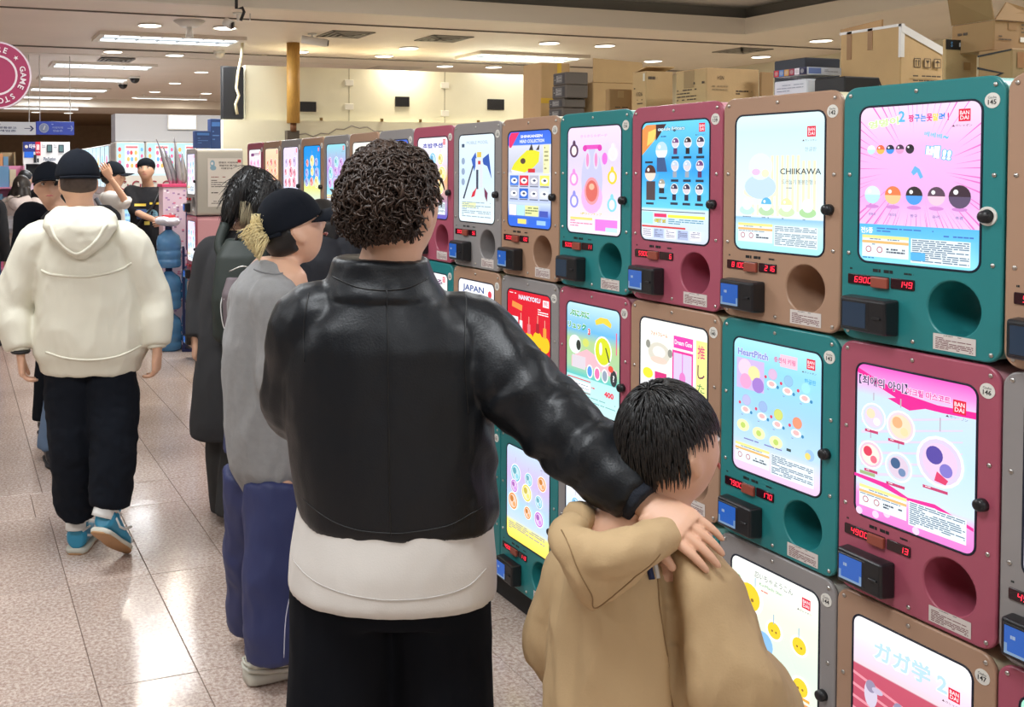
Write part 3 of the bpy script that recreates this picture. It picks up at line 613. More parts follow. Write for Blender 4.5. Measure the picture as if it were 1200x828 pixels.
def P139():
    a = base([(0, S(110, 215, 250)), (.4, S(50, 165, 245)), (.72, S(105, 215, 252)), (.735, S(215, 240, 250)), (1, S(215, 225, 245))])
    a.poly([(.0, .06), (.07, .02), (.27, .02), (.25, .12), (.0, .28)], S(235, 150, 80)); a.poly([(.1, .08), (.24, .05), (.19, .16), (.08, .2)], S(250, 215, 110)); a.poly([(.22, .02), (.38, .02), (.22, .16)], S(70, 40, 45))
    a.text(.45, .065, .04, 'capsule fighters', S(215, 245, 255), .4, 0, .03, S(25, 30, 60)); logo(a, .85, .03, .085); a.lines(.3, .12, .6, .14, 1, S(40, 90, 150), 3)
    r = random.Random(4)
    for j, (vv, us) in enumerate(((.18, (.52, .7, .88)), (.37, (.52, .7, .88)), (.56, (.52, .7, .88)))):
        for u in us:
            c = r.choice([S(60, 50, 80), S(120, 70, 130), S(50, 40, 45), S(200, 215, 235), S(190, 90, 110)]); a.ell(u, vv, .055, None, (1, 1, 1)); toy(a, u, vv, .048, c, S(225, 215, 225)); a.rect(u-.028, vv+.045, u+.028, vv+.095, tuple(x*.6 for x in c)); a.rect(u-.055, vv+.112, u+.055, vv+.132, S(40, 50, 70))
    toy(a, .33, .24, .09, S(190, 225, 245), S(240, 250, 255)); a.poly([(.26, .3), (.38, .3), (.42, .42), (.26, .42)], S(60, 90, 140)); toy(a, .16, .43, .085, S(80, 45, 40), S(245, 225, 210)); a.rect(.1, .5, .24, .66, S(80, 65, 70)); toy(a, .34, .52, .05, S(170, 165, 150), S(235, 230, 225)); a.rect(.3, .555, .38, .6, S(40, 40, 50))
    for (u, v) in ((.14, .33), (.16, .68), (.36, .63)): a.rect(u-.06, v, u+.06, v+.018, S(40, 50, 70))
    a.rect(.03, .745, .97, .752, S(80, 80, 100)); a.rect(.04, .76, .21, .86, S(170, 240, 240)); a.rect(.23, .77, .42, .8, S(235, 50, 110)); a.text(.32, .83, .03, 'GET it!', S(240, 225, 60), .17, 0, .03, S(60, 50, 60)); a.rect(.44, .775, .97, .8, S(250, 240, 80)); a.lines(.45, .81, .95, .86, 3, S(80, 150, 180), 6)
    a.rect(.04, .875, .7, .89, S(220, 60, 60)); 
    for i in range(5): a.rect(.05+.18*i, .9, .2+.18*i, .975, S(180, 195, 230) if i % 2 else S(250, 250, 255)); a.lines(.06+.18*i, .905, .19+.18*i, .97, 5, S(110, 110, 150), i)
    return a
def P136():
    a = base([(0, S(244, 225, 252)), (.3, S(226, 214, 252)), (.6, S(238, 220, 250)), (1, S(252, 240, 252))])
    a.text(.5, .085, .03, 'きらきら☆ポーチ', S(240, 180, 225), .5, 0, .02); a.ell(.47, .5, .2, .3, S(205, 205, 250)); a.ell(.47, .66, .2, .15, S(235, 185, 240)); a.ell(.47, .6, .14, .13, S(240, 160, 170)); a.ell(.47, .6, .11, .1, S(225, 110, 100)); a.ell(.47, .56, .05, .03, S(250, 190, 160))
    for s in (-1, 1): a.ell(.47+.08*s, .31, .05, .09, S(225, 220, 250)); a.ell(.47+.08*s, .31, .028, .065, S(240, 150, 205))
    a.rect(.34, .17, .62, .21, S(235, 85, 195)); a.ell(.34, .2, .04, .03, S(225, 65, 180)); a.ell(.62, .2, .04, .03, S(225, 65, 180)); a.ell(.71, .3, .05, .055, S(235, 120, 225))
    for (u, v, c) in ((.13, .2, S(90, 60, 90)), (.13, .47, S(235, 150, 225)), (.85, .45, S(250, 215, 60)), (.14, .68, S(150, 150, 235)), (.85, .7, S(140, 220, 235)), (.86, .24, S(240, 238, 240))):
        a.ell(u, v+.02, .085, .065, c); a.ell(u, v-.045, .03, .035, c); a.ell(u, v+.02, .05, .045, S(250, 235, 235))
    a.text(.47, .815, .026, '5種ラインナップ', S(215, 205, 60), .4, 0, .02); a.rect(.07, .85, .5, .875, S(250, 225, 130)); a.lines(.07, .88, .52, .95, 3, S(240, 140, 170), 2); a.rect(.55, .86, .95, .93, S(250, 130, 230)); a.rect(.74, .93, .95, .97, S(200, 235, 250)); a.rect(.55, .93, .74, .965, S(250, 130, 230))
    return a
def P133():
    a = base([(0, S(60, 110, 235)), (.14, S(70, 125, 240)), (.15, S(225, 228, 240)), (.42, S(196, 200, 222)), (.44, S(225, 230, 245)), (.73, S(190, 205, 240)), (.75, S(210, 225, 250)), (.9, S(50, 110, 225)), (1, S(50, 110, 235))])
    a.poly([(.02, .06), (.07, .01), (.27, .01), (.07, .17), (.02, .16)], S(240, 50, 110)); a.text(.55, .055, .03, 'SHINKANSEN', S(255, 255, 255), .5, 0, .03); a.text(.56, .105, .035, 'HEAD COLLECTION', S(240, 245, 255), .56, 0, .03)
    a.poly([(.08, .4), (.14, .34), (.3, .26), (.45, .2), (.62, .2), (.74, .22), (.72, .32), (.6, .38), (.4, .43), (.15, .43)], S(235, 232, 50)); a.poly([(.08, .4), (.4, .43), (.15, .44), (.1, .43)], S(255, 255, 255)); a.ell(.36, .31, .06, .03, S(90, 70, 60)); a.rect(.48, .39, .64, .43, S(215, 50, 60)); a.poly([(.5, .2), (.56, .13), (.6, .2)], S(60, 50, 50)); a.poly([(.66, .2), (.74, .14), (.73, .2)], S(60, 50, 50))
    for j in range(2):
        for i in range(4):
            c = [S(80, 130, 225), S(225, 60, 80), S(190, 190, 205), S(240, 235, 110), S(200, 205, 220), S(50, 110, 215), S(210, 210, 225), S(225, 230, 240)][j*4+i]
            a.rect(.05+.235*i, .46+.135*j, .26+.235*i, .565+.135*j, c); a.ell(.155+.235*i, .515+.135*j, .075, .03, (1, 1, 1)); a.ell(.16+.235*i, .512+.135*j, .035, .012, S(70, 80, 110)); a.rect(.06+.235*i, .57+.135*j, .25+.235*i, .58+.135*j, S(90, 95, 120))
    a.rect(.84, .15, .97, .44, S(248, 245, 190)); a.lines(.86, .17, .95, .42, 6, S(150, 150, 110), 3)
    a.rect(.05, .77, .22, .88, S(255, 245, 252)); a.rect(.23, .77, .42, .88, S(190, 235, 235)); a.rect(.43, .77, .74, .88, S(235, 240, 170)); a.lines(.44, .79, .73, .87, 3, S(120, 130, 90), 4); a.rect(.76, .82, .95, .88, S(70, 90, 190)); a.rect(.26, .915, .46, .965, S(250, 230, 120)); a.rect(.7, .92, .9, .965, S(160, 205, 250))
    return a
def P130():
    a = base([(0, S(228, 244, 250)), (.5, S(214, 236, 248)), (1, S(236, 250, 252))])
    a.text(.52, .09, .035, 'MOBILE MODEL', S(150, 175, 200), .6); a.rect(.08, .1, .16, .14, S(60, 80, 110))
    # generic blue, white and red block robot-like parts without a face
    a.poly([(.36, .28), (.48, .2), (.52, .3), (.44, .42)], S(60, 100, 190)); a.poly([(.66, .28), (.84, .22), (.92, .5), (.8, .36), (.7, .34)], S(50, 90, 180)); a.rect(.52, .2, .64, .26, S(230, 200, 90)); a.rect(.48, .27, .68, .4, S(225, 232, 240)); a.rect(.55, .3, .62, .34, S(200, 50, 60)); a.rect(.5, .4, .56, .62, S(60, 70, 90)); a.rect(.6, .4, .68, .6, S(225, 230, 240)); a.poly([(.4, .35), (.43, .36), (.16, .74), (.12, .73)], S(60, 65, 85)); a.poly([(.4, .66), (.52, .6), (.46, .7), (.36, .72)], S(215, 50, 70)); a.poly([(.72, .6), (.82, .66), (.8, .76), (.74, .7)], S(120, 60, 90))
    for v in (.3, .42, .54): a.ell(.13, v, .05, .04, S(150, 170, 200))
    a.rect(.1, .77, .5, .84, S(240, 245, 190)); a.lines(.1, .77, .9, .95, 9, S(140, 165, 185), 5); return a
def simple(cols, blobs, title=None, tc=S(120, 60, 120), seed=0, ftr=True, accent=None):
    r = random.Random(seed); a = base(cols)
    if title: a.text(.5, .1, .06, title, tc, .66, 0, .03)
    logo(a, .84, .03, .08)
    n = 0
    for v in (.27, .44, .61):
        for u in (.2, .5, .8):
            c = blobs[(n+r.randrange(2)) % len(blobs)]; charm(a, u+r.uniform(-.04, .04), v+r.uniform(-.02, .02), r.uniform(.07, .11), c, tuple(min(1, x*.5+.5) for x in c), tuple(x*.7 for x in c)); n += 1
    if accent: a.rect(.0, .72, 1, .76, accent)
    if ftr: foot(a, .79, seed=seed+50)
    return a
def Pjapan():
    a = base([(0, S(250, 250, 255)), (.5, S(240, 245, 252)), (1, S(230, 240, 250))]); a.text(.42, .1, .09, 'JAPAN', S(30, 70, 140), .6, 0, .02); a.ell(.88, .12, .05, None, S(225, 60, 80)); 
    a.lines(.1, .2, .9, .3, 3, S(70, 110, 160), 3); 
    for i, (u, v) in enumerate(((.25, .42), (.6, .45), (.3, .63), (.7, .65))): toy(a, u, v, .1, (S(220, 70, 80), S(70, 140, 210), S(90, 180, 120), S(240, 200, 80))[i], S(250, 250, 252))
    foot(a, .8, seed=8); return a
def Pred():
    a = base([(0, S(225, 18, 45)), (.72, S(215, 15, 40)), (.73, S(205, 240, 245)), (.93, S(220, 245, 250)), (.94, S(225, 30, 60)), (1, S(225, 30, 60))])
    a.text(.52, .065, .05, 'NANKYOKU', S(225, 235, 250), .5, 0, .04); a.lines(.05, .03, .24, .05, 1, (1, 1, 1), 1); a.rect(.83, .05, .96, .12, S(250, 240, 245)); a.text(.895, .085, .05, '熊', S(220, 30, 60), .09)
    a.poly([(.12, .12), (.36, .15), (.35, .21), (.11, .18)], S(250, 150, 70)); a.rect(.07, .28, .26, .36, S(230, 245, 250)); a.rect(.1, .4, .3, .5, S(60, 25, 40)); a.lines(.72, .15, .95, .22, 3, (1, 1, 1), 3)
    for i, (u, v) in enumerate(((.33, .48), (.52, .5), (.72, .47), (.88, .5))): a.ell(u, v, .11, .085, S(250, 200, 20)); a.rect(u-.035, v-.17, u+.035, v-.07, (S(235, 235, 240), S(230, 120, 130), S(170, 20, 40), S(240, 160, 60))[i]); a.poly([(u-.004, v-.25), (u+.004, v-.25), (u+.004, v-.17), (u-.004, v-.17)], S(250, 215, 190))
    a.rect(.48, .52, .58, .6, S(80, 30, 30)); a.lines(.1, .64, .9, .7, 2, S(255, 230, 230), 9); a.lines(.1, .76, .9, .92, 7, S(100, 160, 180), 4); return a
def Pusa():
    a = base([(0, S(195, 235, 250)), (.25, S(110, 190, 240)), (.35, S(185, 215, 150)), (.6, S(170, 215, 170)), (.69, S(95, 205, 200)), (.7, S(190, 240, 240)), (1, S(205, 250, 250))])
    a.text(.25, .1, .06, 'ぷにぷに', S(60, 170, 70), .38, 0, .04, (1, 1, 1)); a.text(.2, .22, .065, 'リュック', S(60, 170, 70), .36, 0, .04, (1, 1, 1)); a.text(.44, .25, .06, '3', S(225, 50, 60), None, 0, .05, (1, 1, 1))
    a.poly([(.55, .13), (.65, .09), (.78, .09), (.85, .13), (.84, .17), (.7, .14), (.57, .17)], S(245, 215, 70)); a.poly([(.1, .52), (.4, .42), (.95, .55), (.95, .62), (.5, .58), (.1, .62)], S(245, 190, 200)); a.ell(.7, .4, .16, .14, (1, 1, 1)); a.ell(.7, .4, .14, .125, S(220, 228, 40)); a.ell(.66, .38, .03, .06, S(255, 255, 235)); a.poly([(.74, .36), (.76, .36), (.83, .48), (.81, .49)], S(50, 60, 50)); a.ell(.17, .4, .12, .09, S(240, 250, 250)); a.ell(.24, .4, .045, .05, S(40, 50, 45)); a.ell(.38, .36, .06, .04, S(215, 225, 110))
    for u, c in ((.46, S(90, 160, 235)), (.6, S(240, 120, 180)), (.74, S(150, 165, 185))): a.ell(u, .62, .06, .065, (1, 1, 1)); a.ell(u, .62, .045, .05, c)
    a.rect(.12, .5, .38, .62, S(225, 215, 225)); a.ell(.9, .62, .06, .075, S(50, 55, 60)); a.text(.9, .62, .06, '?', (1, 1, 1), None, 0, .03); a.ell(.85, .54, .045, .03, S(235, 80, 60)); a.rect(.03, .715, .48, .725, S(225, 70, 90)); a.text(.82, .785, .055, '400', S(235, 60, 90), .17, 0, .05); a.lines(.5, .76, .72, .79, 1, S(225, 90, 110), 3)
    a.rect(.05, .74, .48, .82, (1, 1, 1)); a.lines(.06, .75, .46, .81, 4, S(120, 150, 170), 2); a.rect(.05, .83, .48, .84, S(150, 120, 120)); a.lines(.06, .86, .94, .96, 5, S(130, 190, 190), 5); a.text(.95, .3, .2, '|', S(240, 110, 150), .02); return a
def Poshi():
    a = base([(0, S(252, 252, 244)), (.3, S(246, 250, 240)), (.7, S(240, 240, 250)), (1, S(240, 250, 235))]); a.rect(.84, .1, .99, .93, S(250, 245, 150)); 
    for ch, v, c in (('推', .19, S(225, 70, 130)), ('し', .35, S(120, 60, 90)), ('た', .48, S(90, 150, 90)), ('活', .6, S(100, 140, 200)), ('!', .72, S(225, 70, 130))): a.text(.91, v, .11 if v < .4 else .07, ch, c, None if ch == '!' else .1, 0, .01)
    a.rect(.5, .22, .8, .68, S(240, 60, 160)); a.rect(.52, .24, .78, .66, S(225, 205, 250)); a.rect(.645, .24, .655, .66, S(225, 90, 190)); a.ell(.65, .44, .045, .05, S(235, 130, 205)); a.rect(.56, .52, .62, .64, S(205, 50, 150)); a.rect(.68, .52, .74, .64, S(205, 50, 150)); a.rect(.52, .1, .8, .2, S(245, 70, 180)); a.text(.66, .15, .04, 'Dream Gate', (1, 1, 1), .25, 0, .02)
    a.ell(.3, .28, .17, .09, S(225, 220, 205)); a.ell(.3, .27, .1, .05, S(245, 240, 235)); a.text(.3, .12, .035, 'フォトフレーム', S(235, 150, 110), .26, 0, .03); a.ell(.13, .22, .035, .035, S(150, 150, 140)); a.ell(.47, .26, .035, .035, S(150, 150, 140)); a.ell(.3, .34, .13, .03, S(240, 215, 200))
    a.ell(.13, .47, .08, .045, S(250, 235, 60)); a.rect(.24, .44, .42, .5, S(225, 50, 130)); a.rect(.24, .5, .42, .74, S(225, 225, 250)); a.ell(.33, .6, .05, .04, S(200, 170, 220)); a.rect(.06, .6, .16, .64, S(235, 90, 170)); a.poly([(.44, .46), (.48, .46), (.47, .52), (.44, .53)], S(60, 110, 210))
    foot(a, .8, seed=77); return a
def Pduck():
    a = base([(0, S(252, 255, 250)), (.3, S(240, 248, 225)), (.6, S(225, 242, 225)), (.82, S(235, 245, 225)), (.83, S(250, 160, 70)), (1, S(225, 235, 240))])
    a.text(.5, .075, .045, '忍いちゃようこん', S(110, 120, 120), .44, 0, .0); a.text(.47, .13, .022, 'Ku-Muchi Shin', S(90, 160, 100), .26); a.lines(.36, .17, .66, .19, 1, S(235, 120, 110), 3); logo(a, .82, .07, .09)
    def bun(u, v, r): a.ell(u, v, r*1.3, r*1.0, (1, 1, 1)); a.ell(u, v, r, r*.8, S(248, 212, 40)); a.ell(u-r*.3, v+r*.1, r*.14, r*.11, S(150, 110, 40)); a.ell(u+r*.3, v+r*.1, r*.14, r*.11, S(150, 110, 40))
    bun(.22, .27, .13); a.ell(.24, .4, .07, .05, S(232, 30, 90)); bun(.52, .42, .075); bun(.8, .43, .075); a.ell(.4, .56, .11, .09, S(140, 195, 240)); a.ell(.1, .55, .08, .06, S(150, 230, 220)); bun(.55, .7, .07); bun(.82, .72, .08); a.rect(.72, .78, .92, .8, S(235, 170, 60)); a.ell(.35, .7, .06, .05, S(245, 170, 180))
    for (u, v) in ((.1, .15), (.12, .2), (.08, .24)): a.ell(u, v, .02, None, S(170, 225, 180))
    for (u, v) in ((.3, .1), (.52, .3), (.8, .3)): a.rect(u-.004, v, u+.004, v+.07, S(130, 170, 210))
    a.rect(.3, .86, .55, .97, S(180, 220, 240)); a.rect(.6, .86, .9, .97, S(245, 160, 150)); return a
def P147():
    a = base([(0, (1, 1, 1)), (.22, S(250, 225, 250)), (.32, S(235, 215, 225)), (.33, S(200, 80, 105)), (.8, S(190, 70, 95)), (1, S(235, 205, 225))])
    a.text(.5, .17, .13, 'ガガ学 2', S(190, 225, 245), .62, 0, .03, (1, 1, 1)); logo(a, .82, .17, .09)
    for i in range(6): a.poly([(0, .38+.08*i), (.96, .52+.06*i), (.96, .535+.06*i), (0, .4+.08*i)], S(235, 150, 165))
    for u, v in ((.17, .48), (.42, .53), (.68, .57)): a.ell(u, v, .06, .09, S(215, 205, 225)); a.ell(u, v-.05, .045, .04, S(150, 140, 170)); a.ell(u+.06, v-.04, .05, .02, S(200, 190, 215))
    foot(a, .83, seed=61); return a
def Ppretty():
    a = simple([(0, S(200, 225, 250)), (.3, S(215, 190, 245)), (.6, S(180, 220, 245)), (.78, S(205, 225, 245)), (.82, S(250, 245, 130)), (1, S(250, 235, 90))], [S(240, 90, 90), S(120, 200, 220), S(240, 150, 60), S(200, 120, 220), S(240, 220, 90)], None, seed=5, ftr=False); a.lines(.08, .8, .92, .9, 5, S(150, 140, 170), 4); return a
PW_, PK, BL, GR, YL = S(250, 250, 252), S(250, 150, 210), S(120, 200, 245), S(170, 225, 150), S(250, 225, 110)
P = {}
# (column from right edge of photo counted k: 1 = outermost right, negative further down the aisle), row 0 top
CELLS = {
 (2, 0): ('pink', lambda: simple([(0, BL), (1, PW_)], [PK, YL], 'ふわふわ', seed=1), 'sky blue poster'), (2, 1): ('teal', lambda: simple([(0, PK), (1, PW_)], [BL, GR], 'ころころ', seed=2), 'rosy poster'), (2, 2): ('gray', lambda: simple([(0, GR), (1, PW_)], [YL, BL], 'もりもり', seed=3), 'leaf green poster'),
 (1, 0): ('beige', lambda: simple([(0, PW_), (1, BL)], [PK, BL], 'にこにこ', seed=4), 'cut off at the right edge'), (1, 1): ('gray', lambda: simple([(0, S(245, 150, 240)), (1, PW_)], [PK, BL], 'まるまる', seed=6), 'cut off at the right edge'), (1, 2): ('pink', lambda: simple([(0, S(170, 240, 210)), (1, PW_)], [GR, BL], 'さらさら', seed=7), 'cut off at the right edge'),
 (0, 0): ('teal', P145, 'magenta burst poster'), (0, 1): ('pink', P146, 'magenta ribbon poster with round charms'), (0, 2): ('beige', P147, 'white and crimson poster'),
 (-1, 0): ('beige', P142, 'pale CHIIKAWA poster'), (-1, 1): ('teal', P143, 'pale blue poster of shell charms'), (-1, 2): ('gray', Pduck, 'yellow bun poster'),
 (-2, 0): ('pink', P139, 'blue poster of toy rows'), (-2, 1): ('beige', Poshi, 'poster with a pink gate'), (-2, 2): ('teal', lambda: simple([(0, PW_), (1, PK)], [YL, PK], 'ミニ', seed=9), 'poster behind the boy'),
 (-3, 0): ('teal', P136, 'lilac poster with bunny pouch'), (-3, 1): ('pink', Pusa, 'green and aqua 400 poster'), (-3, 2): ('gray', lambda: simple([(0, PW_), (1, BL)], [BL, PK], 'ゆめ', seed=10), 'white poster half hidden'),
 (-4, 0): ('beige', P133, 'blue poster with yellow train'), (-4, 1): ('gray', Pred, 'bright red poster'), (-4, 2): ('teal', Ppretty, 'rainbow charm poster'),
 (-5, 0): ('gray', P130, 'icy poster of model parts'), (-5, 1): ('beige', Pjapan, 'white JAPAN poster'), (-5, 2): ('teal', lambda: simple([(0, PW_), (.6, S(250, 240, 160)), (1, YL)], [YL, PK], None, seed=12), 'pale yellow poster'),
 (-6, 0): ('pink', lambda: simple([(0, PW_), (.3, S(235, 225, 250)), (.5, S(250, 190, 120)), (1, S(90, 90, 200))], [YL, BL], '초밥쿠션', S(70, 80, 180), 13), 'white and orange poster'), (-6, 1): ('teal', lambda: simple([(0, PW_), (1, GR)], [GR, YL], 'かえる', seed=14), 'white and green poster'), (-6, 2): ('gray', lambda: simple([(0, PW_), (1, PK)], [PK], None, seed=15), 'pink tinted poster'),
 (-7, 0): ('gray', lambda: simple([(0, S(70, 110, 210)), (1, S(120, 160, 240))], [BL, PW_], 'スター', (1, 1, 1), 16), 'deep blue poster'), (-7, 1): ('pink', lambda: simple([(0, PW_), (1, PK)], [PK, YL], None, seed=17), 'pale poster'), (-7, 2): ('beige', lambda: simple([(0, YL), (1, PW_)], [PK], None, seed=18), 'yellow poster'),
 (-8, 0): ('beige', lambda: simple([(0, S(252, 250, 235)), (1, PW_)], [YL, PK], None, seed=19), 'cream poster'), (-8, 1): ('gray', lambda: simple([(0, BL), (1, PW_)], [PK], None, seed=20), 'light blue poster'), (-8, 2): ('pink', lambda: simple([(0, PW_), (1, BL)], [PK], None, seed=21), 'white poster'),
 (-9, 0): ('gray', lambda: simple([(0, S(150, 225, 235)), (.4, S(190, 150, 225)), (.7, S(150, 220, 235)), (1, PW_)], [S(190, 110, 215), S(120, 210, 225)], None, seed=22), 'aqua and purple poster'), (-9, 1): ('pink', lambda: simple([(0, PW_), (1, PW_)], [PK, BL], None, seed=23), 'plain white poster'), (-9, 2): ('teal', lambda: simple([(0, BL), (1, PW_)], [YL], None, seed=24), 'pale blue poster'),
 (-10, 0): ('beige', lambda: simple([(0, S(20, 150, 235)), (.55, S(40, 160, 240)), (.68, S(235, 235, 130)), (1, S(210, 235, 245))], [S(110, 120, 220), S(230, 80, 60), YL], None, seed=25, ftr=False), 'bright blue poster'), (-10, 1): ('teal', lambda: simple([(0, PW_), (1, GR)], [GR], None, seed=26), 'pale green poster'), (-10, 2): ('gray', lambda: simple([(0, PW_), (1, YL)], [GR], None, seed=27), 'soft yellow poster'),
 (-11, 0): ('gray', lambda: simple([(0, S(238, 225, 250)), (.8, S(225, 225, 252)), (.9, S(240, 110, 190)), (1, PW_)], [S(200, 170, 225), S(225, 90, 130)], None, seed=28, ftr=False), 'pale lilac poster'), (-11, 1): ('beige', lambda: simple([(0, PW_), (1, PK)], [PK], None, seed=29), 'blush poster'), (-11, 2): ('pink', lambda: simple([(0, PW_), (1, BL)], [BL], None, seed=30), 'ice blue poster'),
 (-12, 0): ('beige', lambda: simple([(0, S(250, 225, 190)), (.6, S(250, 190, 140)), (.8, S(225, 60, 60)), (1, S(250, 235, 225))], [S(245, 130, 60), S(225, 60, 50)], None, seed=31, ftr=False), 'orange and red poster'), (-12, 1): ('gray', lambda: simple([(0, PW_), (1, YL)], [YL], None, seed=32), 'straw poster'), (-12, 2): ('teal', lambda: simple([(0, PW_), (1, PK)], [PK], None, seed=33), 'rose poster'),
 (-13, 0): ('pink', lambda: simple([(0, PW_), (1, S(235, 120, 150))], [PK], 'F', seed=34), 'white F poster'), (-13, 1): ('teal', lambda: simple([(0, PW_), (1, BL)], [BL], None, seed=35), 'aqua poster'), (-13, 2): ('beige', lambda: simple([(0, PW_), (1, GR)], [GR], None, seed=36), 'mint poster'),
}
NAMES = {(0, 0): ('6900', '149'), (-1, 0): ('8100', '216'), (0, 1): ('4900', '13'), (-1, 1): ('7900', '170'), (-2, 0): ('5900', '6'), (-3, 0): ('5000', '11'), (1, 0): ('5900', '41'), (1, 1): ('4500', '17')}
ORD = ['zeroth', 'first', 'second', 'third', 'fourth', 'fifth', 'sixth', 'seventh', 'eighth', 'ninth', 'tenth', 'eleventh', 'twelfth', 'thirteenth', 'fourteenth', 'fifteenth', 'sixteenth']
rn = random.Random(9)
BASEZ = CAMH+.0857*1.95-.556-2*PH          # bottom of the lowest row
for (k, r), (colr, fn, desc) in sorted(CELLS.items()):
    yc = (.8927-k*.1949)*1.95-.1683
    pr, ct = NAMES.get((k, r), (str(rn.choice([3900, 4500, 4900, 5000, 5900, 6500])), str(rn.randrange(5, 180))))
    col = 'grey' if colr == 'gray' else colr
    lab = '%s capsule machine, %s, %s row, %s column from the right' % (col, desc, ('top', 'middle', 'bottom')[r], ORD[2-k])
    if k == 1: lab = '%s capsule machine cut off at the photo\'s right edge, %s of three' % (col, ('topmost', 'middle', 'lowest')[r])
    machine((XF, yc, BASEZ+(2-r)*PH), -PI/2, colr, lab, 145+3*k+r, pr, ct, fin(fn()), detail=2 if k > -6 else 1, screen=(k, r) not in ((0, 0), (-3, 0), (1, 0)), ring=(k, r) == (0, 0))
YN = (.8927-2*.1949)*1.95-.36; YF = (.8927+13*.1949)*1.95+.03
t = empty('base_plinth', (XF+.2, 0, 0), 0, 'low dark plinth under the long bank of capsule machines', 'plinth'); box('plinth_body', -.15, .2, YN, YF, 0, BASEZ-.002, M['dark'], t, .004)
t = empty('rear_bank', (XF+.62, 0, 0), 0, 'plain cream back to back cabinet behind the capsule machines carrying the cartons', 'cabinet')
n = 8; L = (YF-YN)/n
for i in range(n): box('cabinet_panel', -.19, .2, YN+L*i+.003, YN+L*(i+1)-.003, 0, BASEZ+3*PH-.006, MC['beige'][1], t, .006, 1)
# second bank beyond the gap: its grey side faces the camera and carries a notice
for j, (c, l) in enumerate((('gray', 'grey capsule machine beyond the gap, notice sheet on its side'), ('pink', 'pink capsule machine beyond the gap, under the grey one'), ('beige', 'beige capsule machine beyond the gap, lowest of three'))):
    mm = machine((1.95, 8.25+.19, BASEZ+(2-j)*PH), -PI/2, c, l, poster=fin(simple([(0, S(225, 220, 250)), (1, PW_)], [PK, BL], None, seed=70+j)), detail=0, group=None)
    if j == 0:
        a = Art(.0003); a.set(.10, .075, .40, .49); a.rect(0, 0, 1, 1, S(238, 234, 228)); a.ell(.14, .11, .07, .07, S(150, 190, 215)); a.ell(.16, .2, .09, .05, S(150, 190, 215)); a.ell(.13, .11, .035, .03, S(245, 245, 250)); a.rect(.88, .03, .98, .09, S(215, 60, 80))
        a.text(.6, .09, .035, '콘텐츠 리빙타워', S(70, 60, 60), .56, 0, .02); a.text(.6, .15, .035, '캡슐머신 뽑기존', S(70, 60, 60), .52, 0, .02); a.text(.55, .21, .035, '이용안내', S(70, 60, 60), .32, 0, .02)
        a.lines(.1, .38, .6, .41, 1, S(150, 70, 70), 1, .5); a.lines(.1, .45, .9, .62, 4, S(90, 80, 80), 2, .35); a.lines(.1, .7, .85, .74, 1, S(90, 80, 80), 3, .5); a.lines(.1, .88, .4, .96, 2, S(90, 80, 80), 4, .35)
        a.build('notice_sheet', INK, mm, 0, (.1895, 0, 0), (0, 0, PI/2))
t = empty('base_plinth', (2.15, 8.44, 0), 0, 'dark plinth under the lone machine stack beyond the gap', 'plinth'); box('plinth_body', -.15, .2, -.18, .18, 0, BASEZ-.002, M['dark'], t, .004)
# ------------------------------------------------------------------ cartons on top of the machines
TOPZ = BASEZ+2*PH+MH+.0015
def carton(px, Xf, m, label, name='cardboard_box', flaps=None, art=None, minw=.03, tape=None, base=TOPZ, ybot=None):
    """px = (left edge, near corner, right end, top) of the carton seen in the photograph; Xf its front plane"""
    xl, xc, xr, yt = px; a = onX(xl, yt, Xf); c = onX(xc, yt, Xf); e = onY(xr, yt, c.y); D = max(e.x-Xf, minw); W = a.y-c.y; H = max(c.z, .02+base)-base
    t = empty(name, (Xf, c.y, base), 0, label, 'box')
    bm = bmesh.new(); addbox(bm, 0, D, 0, W, 0, H, .003, 1); link('carton_body', bm_mesh(bm, 'c'), m, t)
    if tape:
        for (nm, x0, x1, y0, y1, z0, z1, mm) in tape(D, W, H): box(nm, x0, x1, y0, y1, z0, z1, mm, t)
    if flaps:
        for k, (p0, p1, p2, p3) in enumerate(flaps(D, W, H)):
            q = [Vector(p) for p in (p0, p1, p2, p3)]; n = (q[1]-q[0]).cross(q[2]-q[0]).normalized()*.004
            link('flap', mesh('flap', q+[v+n for v in q], [(0, 1, 2, 3), (7, 6, 5, 4), (0, 4, 5, 1), (1, 5, 6, 2), (2, 6, 7, 3), (3, 7, 4, 0)]), m, t)
    if art:
        f, s = art(D, W, H)
        if f: f.build('front_print', INK, t, 0, (-.0008, W, 0), (0, 0, -PI/2))
        if s: s.build('side_print', INK, t, 0, (0, -.0008, 0))
    return t, D, W, H
IKC = S(70, 55, 40)
def marks(a, u, v, s):
    """packing symbols: two arrows, umbrella, glass"""
    x0, y0, x1, y1 = a.frame; q = (x1-x0)/(y1-y0)
    for i in range(3):
        uu = u+i*s*1.4; a.rect(uu, v, uu+s, v+s*q, IKC); a.rect(uu+s*.1, v+s*q*.08, uu+s*.9, v+s*q*.92, S(184, 152, 108))
        if i == 0:
            for k in (.25, .62): a.rect(uu+s*k, v+s*q*.3, uu+s*(k+.1), v+s*q*.85, IKC); a.poly([(uu+s*(k-.08), v+s*q*.35), (uu+s*(k+.05), v+s*q*.12), (uu+s*(k+.18), v+s*q*.35)], IKC)
        elif i == 1: a.poly([(uu+s*.2, v+s*q*.2), (uu+s*.8, v+s*q*.2), (uu+s*.55, v+s*q*.55), (uu+s*.45, v+s*q*.55)], IKC); a.rect(uu+s*.46, v+s*q*.5, uu+s*.54, v+s*q*.85, IKC)
        else: a.poly([(uu+s*.12, v+s*q*.45), (uu+s*.5, v+s*q*.15), (uu+s*.88, v+s*q*.45)], IKC); a.rect(uu+s*.46, v+s*q*.4, uu+s*.54, v+s*q*.85, IKC)
